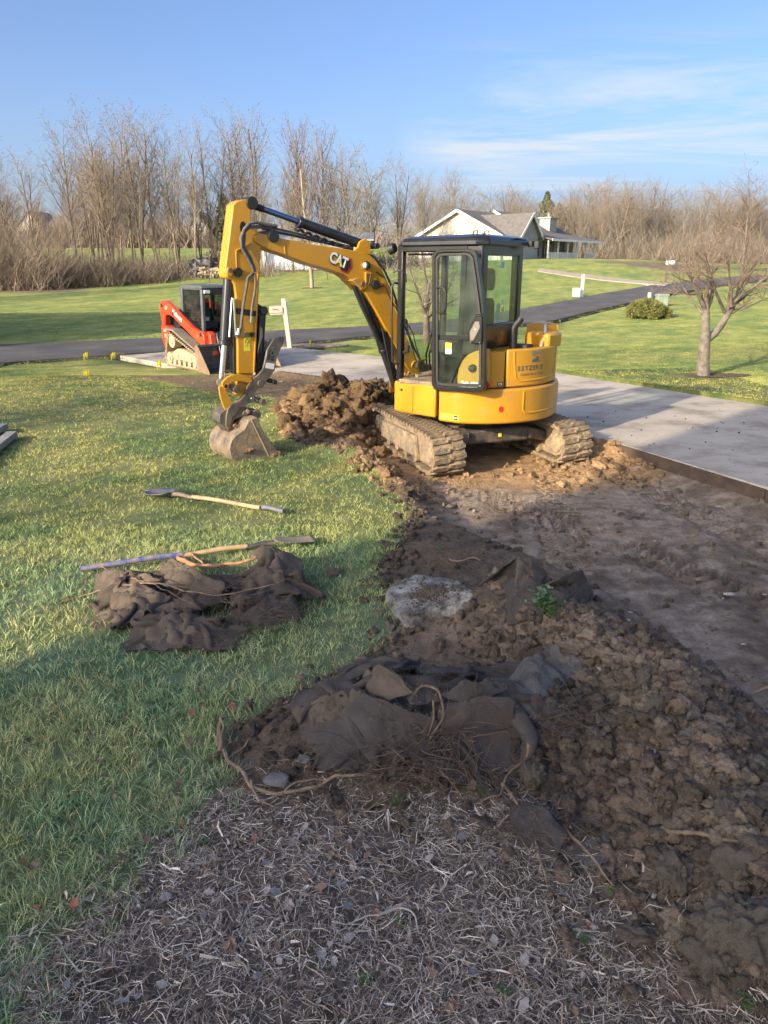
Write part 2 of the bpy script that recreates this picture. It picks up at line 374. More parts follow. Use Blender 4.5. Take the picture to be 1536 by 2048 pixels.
M_LGREY = mat('dark grey cab paint', (.075, .085, .09), .45, (.11, .12, .12), 4, mud=.3, mudcol=(.2, .18, .15))
M_LBLK = mat('loader black', (.015, .015, .016), .5, (.03, .03, .03), 8)
M_CONC = mat('concrete', (.50, .44, .36), .85, (.38, .34, .28), 1.3, bump_=.35, bscale=90, mud=.43, mudcol=(.24, .19, .14), mudscale=1.3)
M_ASPH = mat('asphalt', (.060, .058, .057), .85, (.105, .10, .098), .8, bump_=.5, bscale=110, mud=.34, mudcol=(.14, .135, .13), mudscale=.8)
M_GRAV = mat('pale gravel', (.40, .34, .26), .95, (.3, .26, .2), 3, bump_=.5, bscale=30)
M_BOARD = mat('wet form board', (.10, .068, .045), .8, (.055, .038, .028), 7, bump_=.4, bscale=30)
M_FAB = mat('dirty landscape fabric', (.075, .058, .045), .95, (.12, .097, .075), 8, bump_=.5, bscale=220, mud=.46, mudcol=(.085, .062, .045), mudscale=3.5)
M_FABB = mat('pale matted fabric', (.13, .12, .11), 1.0, (.24, .22, .20), 7, bump_=1, bscale=120, mud=.42, mudcol=(.07, .052, .04), mudscale=5)
M_ROOT = mat('root bark', (.20, .135, .09), .85, (.32, .23, .15), 20, bump_=.8, bscale=90)
M_ROOTD = mat('fine dark roots', (.075, .05, .036), .9, (.14, .10, .07), 15)
M_SLAB = mat('broken concrete', (.52, .51, .47), .9, (.26, .24, .21), 9, bump_=1.5, bscale=38, mud=.53, mudcol=(.075, .055, .04), mudscale=7)
M_CLOD = mat('soil clod', (.21, .17, .13), .95, (.36, .30, .23), 22, bump_=1, bscale=90)
M_CLODR = mat('ochre clay clod', (.36, .225, .115), .95, (.12, .075, .045), 9, bump_=2.5, bscale=22)
M_STONE = mat('field stone', (.12, .12, .13), .7, (.2, .19, .18), 9, bump_=.5, bscale=40)
M_WOODH = mat('worn ash handle', (.52, .36, .19), .55, (.40, .27, .15), 14, mud=.36, mudcol=(.2, .14, .09), mudscale=14)
M_BLUE = mat('chipped blue paint', (.05, .08, .30), .5, (.10, .14, .34), 20, mud=.52, mudcol=(.32, .25, .2), mudscale=18)
M_WGREY = mat('weathered grey timber', (.30, .29, .28), .8, (.20, .19, .18), 9, bump_=.5, bscale=30)
M_WPOST = mat('off white post paint', (.56, .50, .41), .6, (.48, .43, .35), 5)
M_LEAFD = mat('dry brown leaf', (.32, .22, .15), .8, (.20, .135, .095), 20, transl=.25)
M_LEAFG = mat('grey bleached leaf', (.42, .39, .37), .8, (.26, .235, .22), 20, transl=.2)
M_WEED = mat('weed leaf', (.075, .16, .045), .6, (.13, .22, .07), 30, transl=.3)
M_BARK = mat('grey brown bark', (.16, .125, .092), .9, (.27, .215, .155), 3, bump_=.8, bscale=12)
M_BARK2 = mat('dark bark', (.085, .067, .052), .9, (.16, .125, .09), 3, bump_=.8, bscale=12)
M_TWIG = mat('tan twigs', (.25, .212, .162), .9, (.18, .15, .115), 2)
M_TWIG2 = mat('dark twigs', (.18, .14, .105), .9, (.25, .20, .15), 2)
M_TWIGR = mat('red budded twigs', (.21, .15, .118), .9, (.18, .14, .11), 1.2)
M_LBARK = mat('lichen grey bark', (.22, .20, .155), .9, (.115, .095, .075), 9, bump_=1, bscale=30)
M_EVG = mat('evergreen needles', (.075, .10, .045), .85, (.13, .14, .07), 5)
M_JUN = mat('juniper foliage', (.11, .125, .03), .8, (.19, .18, .05), 7)
M_GRASS = mat('lawn grass', (1, 1, 1), .7, (1.2, 1.08, .92), .9, vcol=True, transl=.22, spec=.35)
M_STRAW = mat('dead straw', (1, 1, 1), .8, (.8, .78, .78), 7, vcol=True, transl=.15)
M_SOIL = mat('dug soil', (1, 1, 1), .95, (.62, .58, .55), 9, vcol=True, bump_=2.2, bscale=34)
M_LAWN = mat('turf ground', (1, 1, 1), .95, (.62, .70, .50), 2.2, vcol=True, bump_=1, bscale=14, lo=.40, hi=.60)
M_SIDE = mat('cream siding', (.66, .60, .50), .7, (.60, .55, .46), 1)
M_SIDEB = mat('grey white siding', (.55, .55, .55), .7)
M_ROOF = mat('grey shingles', (.11, .105, .10), .9, (.16, .15, .14), 3, bump_=.4, bscale=12)
M_TRIM = mat('white trim', (.75, .74, .72), .6)
M_CHIM = mat('pale stone chimney', (.45, .42, .37), .9, (.30, .28, .25), 3)
M_BRICKF = mat('far orange brick', (.38, .18, .10), .9, (.3, .14, .08), 2)
M_PINK = mat('faded pink mailbox paint', (.55, .38, .29), .6, (.48, .31, .24), 10)
M_PLAST = mat('black pole plastic', (.03, .03, .03), .6)
M_GREENB = mat('green utility box paint', (.16, .24, .17), .6, (.3, .34, .27), 4)
M_FLAG = mat('yellow flag vinyl', (.85, .74, .02), .5, transl=.3)
M_WIRE = mat('flag wire', (.3, .3, .3), .4, metal=1)
# ------------------------------------------------------------------ ground
NX0, NX1, NY0, NY1 = -7.0, 6.8, 0.7, 16.2
EXC = (1.10, 9.0)
def wob(x, y): return x+.09*(fbm(x*6, y*6, 3, 5)-.5), y+.09*(fbm(x*6, y*6, 3, 9)-.5)
def zones(x, y):
    xw, yw = wob(x, y); s = inside(SOIL, xw, yw); m = inside(MULCH, xw, yw); d = inside(DRIVE, x, y)
    return s & ~d, m & s & ~d, d
WOODS = poly_px([(-500, 592), (0, 587), (130, 587), (200, 574), (330, 561), (450, 550), (520, 544), (640, 542), (640, 532), (400, 528), (0, 526), (-500, 526)])
WOODS2 = poly_px([(1190, 522), (1340, 542), (1536, 542), (2000, 542), (2000, 527), (1340, 527)])
MAILBED = G0(590, 692); TREEB = G0(1408, 752); T2B = G0(624, 576)
def scraped(x, y):                                    # thin, torn turf between the loader and the pile
    xw, yw = wob(x, y); return inside(SCR, xw, yw)
SCR = poly_px([(170, 718), (450, 738), (560, 742), (660, 760), (720, 780), (600, 850), (540, 810), (430, 795), (300, 775), (170, 750)])
def soilcol(x, y):
    dark = np.array([.20, .152, .112]); clay = np.array([.52, .335, .165]); grey = np.array([.44, .36, .28]); tan = np.array([.30, .23, .165])
    n = fbm(x*1.7, y*1.7, 5, 21)[:, None]; n2 = fbm(x*5, y*9, 4, 22)[:, None]; n3 = fbm(x*22, y*22, 3, 31)[:, None]
    dd = sdist(DUG, x, y)[:, None]
    c = dark+(tan-dark)*sstep(.35, .65, n)
    n4 = fbm(x*8+y*1.5, y*13, 4, 26)[:, None]; comp = sstep(.12, .5, dd)*sstep(.40, .60, n2*.3+n*.3+n4*.4)*(1-sstep(7.2, 8.2, y))[:, None]
    c = c+(grey-c)*comp*.85
    de = np.hypot(x-EXC[0], (y-EXC[1])*1.0)[:, None]; w = 1-sstep(1.2, 1.95, de+.5*(n-.5)); d2 = np.hypot((x-1.9)/1.2, (y-7.9)/.6)[:, None]; w = np.maximum(w, .85*(1-sstep(.7, 1.3, d2+.7*(n2-.5))))  # second clay patch paints the sunlit gold of the ground by the tracks
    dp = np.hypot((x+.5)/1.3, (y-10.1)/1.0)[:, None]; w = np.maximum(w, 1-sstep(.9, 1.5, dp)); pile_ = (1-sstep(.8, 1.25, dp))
    ds = np.hypot((x-.0)/1.0, (y-7.4)/1.3)[:, None]; w = np.maximum(w, (1-sstep(.3, .9, ds))*.8)
    ds = np.hypot((x-2.7)/1.0, (y-8.5)/1.0)[:, None]; w = np.maximum(w, (1-sstep(.4, .9, ds)))
    c = c+(clay*(.65+.75*n2)-c)*np.clip(w, 0, 1)
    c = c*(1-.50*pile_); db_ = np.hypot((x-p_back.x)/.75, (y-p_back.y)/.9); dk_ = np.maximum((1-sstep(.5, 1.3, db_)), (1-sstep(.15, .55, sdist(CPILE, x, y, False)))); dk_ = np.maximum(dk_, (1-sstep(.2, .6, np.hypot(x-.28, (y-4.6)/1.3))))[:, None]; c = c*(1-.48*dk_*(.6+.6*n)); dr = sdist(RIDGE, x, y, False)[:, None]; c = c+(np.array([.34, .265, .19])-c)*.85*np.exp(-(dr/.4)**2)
    return c*(.72+.56*n3)
def relief(x, y, s, m):
    """height detail of dug soil on top of macro()"""
    dd = sdist(DUG, x, y); dr = sdist(RIDGE, x, y, False); dp = np.hypot((x+.4)/1.25, (y-10.1)/.85); dc = sdist(CPILE, x, y, False)
    z = .018*(fbm(x*5, y*5, 4, 3)-.5)+.008*(fbm(x*26, y*26, 3, 4)-.5)
    heap = np.clip(np.exp(-(dr/.45)**2)+.6*np.exp(-(dc/.35)**2), 0, 1)
    z = z+heap*(clods(x, y, .12, 40, .35)*.16+clods(x, y, .045, 44, .4)*.2+.035*(fbm(x*55, y*55, 2, 49)-.5)+.15*np.abs(fbm(x*8, y*8, 5, 46, .62)-.5)+.07*np.abs(fbm(x*21, y*21, 4, 45, .65)-.5)-.02)
    near = 1-sstep(0.0, .25, dd)
    z = z+.75*near*clods(x, y, .035, 47)+.35*clods(x, y, .02, 55)
    # broad clods of the clay heap behind the tracks
    w = 1-sstep(.75, 1.25, dp); z = z+w*(clods(x, y, .42, 50, .7)*.22+clods(x, y, .13, 52, .5)*.3+.5*np.abs(fbm(x*2.6, y*2.6, 6, 8, .62)-.5)+.16*np.abs(fbm(x*9, y*9, 5, 18, .65)-.5)-.06)
    de = np.hypot(x-2.45, y-8.3); z = z+(1-sstep(.3, .9, de))*clods(x, y, .09, 60)*.6
    ds = np.hypot((x-.05)/.7, (y-7.4)/1.2); z = z+(1-sstep(.4, .9, ds))*(clods(x, y, .09, 61)*.5+clods(x, y, .05, 62)*.4)
    # cleat prints pressed into the levelled bed: two passes curving away from the tracks
    flat = sstep(.12, .4, dd)*(y < 8.4)
    for (ax, ay, bx, by) in ((1.9, 8.2, 1.25, 4.6), (.75, 7.6, 2.6, 4.6), (2.6, 7.6, 3.4, 4.2)):
        dx, dy = bx-ax, by-ay; Ln = math.hypot(dx, dy); t = ((x-ax)*dx+(y-ay)*dy)/Ln; q = (-(x-ax)*dy+(y-ay)*dx)/Ln
        k = (np.abs(q) < .19+.02*np.sin(t*9))*(t > -.3)*(t < Ln+.4)
        z = z-flat*k*(.018+.028*np.clip(np.sin(t*2*math.pi/.095+np.abs(q)*14)*2, -1, 1)*(vnoise(x*4, y*4, 7) > .25))
    z = z+.012*flat*(fbm(x*9, y*22, 3, 12)-.5)
    return np.where(m, z*.5+.02*clods(x, y, .06, 70)*5*.3, z)
def near_ground():
    xs = np.r_[np.arange(NX0, -3.2, .045), np.arange(-3.2, NX1+.001, .021)]; xs[-1] = NX1; ys = [NY0]
    while ys[-1] < NY1: ys.append(ys[-1]+.012+.0034*ys[-1])
    ys = np.array(ys); ys = ys*(NY1-NY0)/(ys[-1]-NY0)+NY0*(1-(NY1-NY0)/(ys[-1]-NY0))
    X, Y = np.meshgrid(xs, ys); x = X.ravel(); y = Y.ravel(); ny, nx = X.shape
    s, m, d = zones(x, y); z = macro(x, y)
    lawn_bump = .02*(fbm(x*2.2, y*2.2, 3, 2)-.5)
    zr = relief(x, y, s, m); z = z+np.where(s, zr, lawn_bump)
    dd = sdist(DRIVE, x, y); z = np.where(dd > -.03, np.minimum(z, land(x, y)-.14*sstep(-.03, .03, dd)), z)
    edge = np.minimum(np.minimum(x-NX0, NX1-x), np.minimum(y-NY0, NY1-y))
    z = np.where(edge < .001, land(x, y), z)
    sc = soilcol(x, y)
    mc = np.array([.16, .13, .105])*(.6+.8*fbm(x*30, y*30, 3, 33))[:, None]
    lc = lawncol(x, y)*.40  # turf ground darkened, painting deeper shade under the blades
    scr = inside(SCR, *wob(x, y)); k = fbm(x*3, y*14, 4, 35)
    sc = np.where(scr[:, None], np.array([.25, .17, .095])*(.6+.8*k)[:, None], sc); sc = np.where((scr & (k > .60))[:, None], np.array([.20, .18, .085]), sc)
    z = z-np.where(scr & s & ~m, .0, 0)
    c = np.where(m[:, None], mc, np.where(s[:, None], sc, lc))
    idx = np.arange(nx*ny).reshape(ny, nx); q = np.stack([idx[:-1, :-1], idx[:-1, 1:], idx[1:, 1:], idx[1:, :-1]], -1).reshape(-1, 4)
    V = np.c_[x, y, z]
    zone = np.where(m, 2, np.where(s | d, 1, 0))[q[:, 0]]
    for k_, nm, mt in ((0, 'lawn_edge', M_LAWN), (1, 'excavated_soil', M_SOIL), (2, 'mulch_bed', M_SOIL)):
        f = q[zone == k_]; u, inv = np.unique(f.ravel(), return_inverse=True)
        o = link(nm, np_mesh(nm, V[u], [inv.reshape(-1, 4)], True, c[u]), mt); tag(o, kind='structure')
        if k_ == 2: globals()['O_MULCH'] = o
        if k_ == 1: globals()['O_SOIL'] = o
def lawncol(x, y):
    fy = sstep(5, 16, y)[:, None]; ny_ = (1-sstep(3.4, 6, y))[:, None]; g = np.array([.27, .32, .105])-fy*np.array([.035, .045, .05])+ny_*np.array([.12, .17, .14]); yl = np.array([.42, .43, .165])-fy*np.array([.05, .06, .065])+ny_*np.array([.08, .16, .17]); dk = np.array([.165, .25, .095])-fy*np.array([0, .01, .035])+ny_*np.array([.12, .19, .15])  # near grass paler and bluer: brighter shade is put into its colour
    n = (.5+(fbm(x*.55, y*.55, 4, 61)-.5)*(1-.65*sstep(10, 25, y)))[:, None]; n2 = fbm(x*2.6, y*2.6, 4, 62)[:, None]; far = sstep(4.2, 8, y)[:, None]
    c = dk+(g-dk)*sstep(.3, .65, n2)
    c = c*1.0; mid_ = (sstep(3.9, 5.2, y)*(1-sstep(12, 20, y)))[:, None]; yl = yl*(1+.22*mid_); c = c*(1+.32*mid_)  # sunlight painted into the middle lawn, where low sun leaves blades dark
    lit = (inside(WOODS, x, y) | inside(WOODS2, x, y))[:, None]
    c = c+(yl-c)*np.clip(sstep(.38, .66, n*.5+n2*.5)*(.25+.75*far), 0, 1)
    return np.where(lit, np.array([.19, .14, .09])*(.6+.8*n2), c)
def far_ground():
    def ax(a, b, s0, s1, far, gr, st):
        l = [a]; s = st
        while l[-1] > -far: l.append(l[-1]-s); s *= gr
        r_ = [b]; s = st
        while r_[-1] < far: r_.append(r_[-1]+s); s *= gr
        mid = list(np.linspace(a, b, int((b-a)/st)+1))
        return np.array(l[::-1][:-1]+mid+r_[1:])
    xs = ax(NX0, NX1, 0, 0, 650, 1.035, .45); 
    ys = [-60, -40, -25, -15, -8, -4, -1.5]+list(np.linspace(NY0, NY1, 30)); s = .35
    while ys[-1] < 650: ys.append(ys[-1]+s); s *= 1.028
    ys = np.array(ys); X, Y = np.meshgrid(xs, ys); x = X.ravel(); y = Y.ravel(); ny, nx = X.shape
    z = land(x, y)+.05*(fbm(x*.35, y*.35, 3, 77)-.5)*sstep(14, 25, y)
    ins = (x > NX0+.01) & (x < NX1-.01) & (y > NY0+.01) & (y < NY1-.01); z = np.where(ins, z-.5, z)
    rd = sdist(ROAD, x, y); z = np.where(rd > -.35, z-.14, z); dd = sdist(DRIVE, x, y); z = np.where((dd > -.3) & ~ins, z-.14, z)
    idx = np.arange(nx*ny).reshape(ny, nx); q = np.stack([idx[:-1, :-1], idx[:-1, 1:], idx[1:, 1:], idx[1:, :-1]], -1).reshape(-1, 4)
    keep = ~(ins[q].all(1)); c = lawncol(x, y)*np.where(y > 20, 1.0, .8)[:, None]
    tag(link('lawn', np_mesh('lawn', np.c_[x, y, z], [q[keep]], True, c), M_LAWN), kind='structure')
def slab(name, P, m, top, thick, step, kind='structure'):
    """sheet with real thickness that follows the land inside polygon P"""
    x0, y0 = P.min(0); x1, y1 = P.max(0); bm = bmesh_from_poly(P, step)
    x, y = bm[0][:, 0], bm[0][:, 1]; z = land(x, y)+top
    n = len(x); F = bm[1]; V = np.r_[np.c_[x, y, z], np.c_[x, y, z-thick]]
    # side skirt from boundary edges
    from collections import Counter
    E = Counter(); order = {}
    for t in F:
        for i in range(3):
            a, b = int(t[i]), int(t[(i+1) % 3]); E[(min(a, b), max(a, b))] += 1; order[(min(a, b), max(a, b))] = (a, b)
    sk = [(order[e][1], order[e][0], order[e][0]+n, order[e][1]+n) for e, k in E.items() if k == 1]
    sk = [(a, b, c, d) for a, b, c, d in sk]
    me = np_mesh(name, V, [F, np.array(sk)], sharp=40)
    return tag(link(name, me, m), kind=kind)
def bmesh_from_poly(P, step):
    """triangulate polygon with interior grid points"""
    from mathutils.geometry import delaunay_2d_cdt
    pts = []; edges = []
    n = len(P); start = 0
    for i in range(n):
        a = P[i]; b = P[(i+1) % n]; k = max(1, int(np.hypot(*(b-a))/step))
        for j in range(k): pts.append(Vector(a+(b-a)*j/k))
    nb = len(pts); edges = [(i, (i+1) % nb) for i in range(nb)]
    x0, y0 = P.min(0); x1, y1 = P.max(0)
    gx, gy = np.meshgrid(np.arange(x0, x1, step), np.arange(y0, y1, step)); gx = gx.ravel(); gy = gy.ravel()
    ok = sdist(P, gx, gy) > step*.4
    pts += [Vector((a, b)) for a, b in zip(gx[ok], gy[ok])]
    r_ = delaunay_2d_cdt(pts, edges, [], 1, 1e-5)
    v = np.array([tuple(p) for p in r_[0]]); f = [t for t in r_[2] if len(t) == 3]; f = np.array(f)
    cen = v[f].mean(1); f = f[inside(P, cen[:, 0], cen[:, 1])]
    A = v[f]; cr = (A[:, 1, 0]-A[:, 0, 0])*(A[:, 2, 1]-A[:, 0, 1])-(A[:, 1, 1]-A[:, 0, 1])*(A[:, 2, 0]-A[:, 0, 0])
    f[cr < 0] = f[cr < 0][:, ::-1]
    return v, f
near_ground(); far_ground()
slab('concrete_driveway', DRIVE, M_CONC, .012, .12, .45)
slab('asphalt_road', ROAD, M_ASPH, .02, .22, .9)
GP = poly_px([(1075, 543), (1130, 552), (1220, 563), (1330, 572), (1342, 568), (1230, 557), (1140, 546), (1078, 538)])
slab('gravel_path', GP, M_GRAV, .05, .2, 1.2)
# form boards along the dug edge of the driveway
fb = thing('form_board', 'brown timber form board along the dug edge of the concrete driveway', 'board', (*DRIVE[0], 0))
a = Vector((*DRIVE[0], 0)); b = Vector((*DRIVE[1], 0)); dv = (Vector((*DRIVE[2], 0))-b).normalized(); nn = Vector((-(b-a).normalized().y, (b-a).normalized().x, 0))
if nn.x > 0: nn = -nn
zz = lz(a.x, a.y)
M_ = MB(); M_.bar(a+nn*.02+Vector((0, 0, zz-.075)), b+nn*.02+Vector((0, 0, zz-.075)), .035, .17); M_.build('board', M_BOARD, fb, bevel=.004)
M_ = MB(); M_.bar(b+nn*.022+(b-a).normalized()*.01+Vector((0, 0, zz-.078)), b+dv*3+nn*.02+Vector((0, 0, zz-.078)), .035, .17); M_.build('board', M_BOARD, fb, bevel=.004)

# ------------------------------------------------------------------ grass blades
def blades(px_, py_, pz_, H, Wd, lean, segs, col, seed):
    rg = np.random.RandomState(seed); n = len(px_); a = rg.rand(n)*2*math.pi
    if isinstance(lean, tuple): la, ll = lean
    else: la = rg.rand(n)*2*math.pi; ll = lean*rg.rand(n)
    dx, dy = np.cos(la)*ll, np.sin(la)*ll; wx, wy = np.cos(a)*Wd, np.sin(a)*Wd
    base = np.stack([px_, py_, pz_-.005], -1); out = []; 
    wv = np.stack([wx, wy, np.zeros(n)], -1)
    def pt(t): return base+np.stack([dx*H*t**1.7, dy*H*t**1.7, H*t*(1-.35*ll*t)], -1)
    if segs == 1:
        V = np.stack([base-wv, base+wv, pt(1.0)], 1).reshape(-1, 3); i = np.arange(n)*3
        F = [np.stack([i, i+1, i+2], -1)]; C = np.repeat(col, 3, 0)
    else:
        mwv = wv*.8; V = np.stack([base-wv*.7, base+wv*.7, pt(.55)-mwv, pt(.55)+mwv, pt(1.0)], 1).reshape(-1, 3); i = np.arange(n)*5
        F = [np.stack([i, i+1, i+3, i+2], -1), np.stack([i+2, i+3, i+4], -1)]; C = np.repeat(col, 5, 0)
    return V, F, C
def lawn_blades():
    rg = np.random.RandomState(3)
    bands = [(0.9, 3.2, 950, 12, (.035, .080), .0016, 2, 1), (3.2, 5.5, 620, 9, (.028, .062), .0019, 2, 2), (5.5, 9, 360, 6, (.022, .05), .003, 1, 3),
             (9, 16.2, 130, 5, (.022, .045), .005, 1, 4), (16.2, 21, 75, 4, (.018, .034), .008, 1, 5), (21, 34, 24, 4, (.02, .035), .013, 1, 6)]
    GY = bpy.data.objects
    for (y0, y1, dens, per, hh, wd, segs, sd_) in bands:
        xl, xr = -(.56*y1*1.12+1.2), .56*y1*1.12+1.2
        n = int(dens*(y1-y0)*(xr-xl)); x = rg.uniform(xl, xr, n); y = rg.uniform(y0, y1, n)
        ok = np.abs(x) < .56*y*1.12+1.2; x, y = x[ok], y[ok]
        s, m, d = zones(x, y); scr = inside(SCR, *wob(x, y)); rd = sdist(ROAD, x, y) > -.04
        dsoil = sdist(SOIL, *wob(x, y)); rnd = rg.rand(len(x))
        keep = (~s & ~d & ~rd) | (scr & ~d & (fbm(x*3, y*14, 4, 35) > .58) & (rnd < .35)) | (s & m & (dsoil < .12) & (rnd < .25)) | (s & ~m & (dsoil < .06) & (rnd < .3))
        keep &= ~((np.abs(x-MAILBED.x-.3) < 1.1) & (np.abs(y-MAILBED.y) < .45)) & ~(np.hypot((x-TREEB.x)/.75, (y-TREEB.y)/.45) < 1) & ~(np.hypot(x-T2B.x, y-T2B.y) < .6)
        thin = fbm(x*1.3, y*1.3, 3, 91); keep &= (rnd < .45+1.1*thin)
        x, y = x[keep], y[keep]; nt_ = len(x)
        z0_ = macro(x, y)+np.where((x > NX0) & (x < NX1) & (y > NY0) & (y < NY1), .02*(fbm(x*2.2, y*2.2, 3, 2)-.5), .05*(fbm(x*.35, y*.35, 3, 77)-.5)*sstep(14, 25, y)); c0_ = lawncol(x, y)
        x = np.repeat(x, per); y = np.repeat(y, per); ang = rg.rand(len(x))*2*math.pi; rr = np.abs(rg.randn(len(x)))*(.012+wd*2.2)
        cx = np.cos(ang)*rr; cy = np.sin(ang)*rr; lean_a = ang+rg.randn(len(x))*.5; lean_l = .25+.9*rg.rand(len(x))
        x = x+cx; y = y+cy; tuft = np.repeat(.65+.7*rg.rand(nt_), per); H = rg.uniform(hh[0], hh[1], len(x))*tuft
        z = np.repeat(z0_, per)
        c = np.repeat(c0_, per, 0); r2 = rg.rand(len(x)); straw = np.where((y > 5)[:, None], c*1.0+.03, np.array([.52, .46, .26])); fr = np.where(y < 4.5, .18, .24)
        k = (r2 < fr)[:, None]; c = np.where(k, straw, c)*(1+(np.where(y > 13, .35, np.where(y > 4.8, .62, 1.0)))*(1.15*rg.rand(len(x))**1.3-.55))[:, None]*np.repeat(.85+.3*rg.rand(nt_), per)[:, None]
        V, F, C = blades(x, y, z, H, np.full(len(x), wd), (lean_a, lean_l), segs, c, sd_)
        tag(link('lawn_grass', np_mesh('lawn_grass', V, F, False, C), M_GRASS), 'short yellow green spring grass of the lawn', 'grass', kind='stuff')
lawn_blades()
def hsoil(x, y):
    s, m, d = zones(x, y); return macro(x, y)+relief(x, y, s, m)
def straw():
    rg = np.random.RandomState(11); n = 240000
    y = 1.2+2.9*rg.rand(n)**.8; x = rg.uniform(-1, 1, n)*(.56*y*1.1+.7); s, m, d = zones(x, y)
    s2 = inside(SOIL, *wob(x, y)); edge_ = sdist(MULCH, x, y); keep = (m | ((edge_ > -.16) & (rg.rand(n) < .35))) & (rg.rand(n) < .1+1.3*fbm(x*4, y*4, 3, 14)); x, y = x[keep], y[keep]; n = len(x)
    patch = fbm(x*2.1, y*2.1, 3, 15); L = rg.uniform(.012, .045, n); a = rg.rand(n)*2*math.pi; pit = rg.randn(n)*.22; bend = rg.randn(n)*.38*(1+(rg.rand(n) < .15)*2)
    w = np.where(rg.rand(n) < .03, rg.uniform(.0016, .004, n), rg.uniform(.0004, .0012, n)); L = L*np.where(rg.rand(n) < .5, .55, 1.15); z = hsoil(x, y)+rg.rand(n)*.022
    d1 = np.stack([np.cos(a)*np.cos(pit), np.sin(a)*np.cos(pit), np.sin(pit)], -1); a2 = a+bend
    d2 = np.stack([np.cos(a2)*np.cos(pit*.3), np.sin(a2)*np.cos(pit*.3), -np.sin(pit)*.6], -1)
    p0 = np.stack([x, y, z], -1); p1 = p0+d1*L[:, None]; p2 = p1+d2*L[:, None]
    wv = np.stack([-np.sin(a), np.cos(a), rg.randn(n)*.5], -1)*w[:, None]
    V = np.stack([p0-wv, p0+wv, p1-wv, p1+wv, p2], 1).reshape(-1, 3); i = np.arange(n)*5
    base = np.array([.82, .71, .58]); dk = np.array([.25, .19, .14]); pal = np.array([.92, .84, .74]); t = rg.rand(n)[:, None]
    c = dk+(base-dk)*sstep(.22, .9, t)+(pal-base)*sstep(.72, 1, t)*sstep(.35, .6, patch)[:, None]
    c = c*(.6+.7*rg.rand(n))[:, None]
    tag(link('dead_straw', np_mesh('dead_straw', V, [np.stack([i, i+1, i+3, i+2], -1), np.stack([i+2, i+3, i+4], -1)], False, np.repeat(c, 5, 0)), M_STRAW),
        'thatch of grey tan dead straw lying over the mulch bed', 'straw', kind='stuff')
straw()
# ------------------------------------------------------------------ clods
def lump(sub, seed, rough_=1.0, flat=.75):
    import bmesh
    from mathutils import noise
    bm = bmesh.new(); bmesh.ops.create_icosphere(bm, subdivisions=sub, radius=1); rg = random.Random(seed); off = Vector((rg.random()*50, rg.random()*50, rg.random()*50))
    for v in bm.verts:
        d = v.co.normalized(); N = lambda s: noise.noise(d*s+off)
        k = .62+.35*N(.9)+rough_*(.75*abs(N(1.5))+.50*abs(N(3.3))+.30*abs(N(7.5))+.18*abs(N(16))+(.10*abs(N(36)) if sub > 3 else 0))
        v.co = Vector((d.x*k*1.1, d.y*k, d.z*k*flat))
    V = np.array([v.co[:] for v in bm.verts]); F = np.array([[v.index for v in f.verts] for f in bm.faces]); bm.free(); return V, F
def ico(sub, seed, rough_=.35, flat=.75):
    import bmesh
    bm = bmesh.new(); bmesh.ops.create_icosphere(bm, subdivisions=sub, radius=1); rg = random.Random(seed); off = Vector((rg.random()*50, rg.random()*50, rg.random()*50))
    from mathutils import noise
    PL = []
    for _ in range(11):
        q = Vector((rg.gauss(0, 1), rg.gauss(0, 1), rg.gauss(0, 1))).normalized(); PL.append((q, rg.uniform(.55, .95)))
    for v in bm.verts:
        d = v.co.normalized(); k = min([1.15]+[dd/max(.05, d.dot(q)) for q, dd in PL])
        k = k*(1+rough_*.7*noise.noise(d*1.6+off)+rough_*.45*noise.noise(d*4+off)+rough_*.35*noise.noise(d*9+off)+rough_*.2*noise.noise(d*19+off)); v.co = Vector((d.x*k, d.y*k, d.z*k*flat))
    V = np.array([v.co[:] for v in bm.verts]); F = np.array([[v.index for v in f.verts] for f in bm.faces]); bm.free(); return V, F
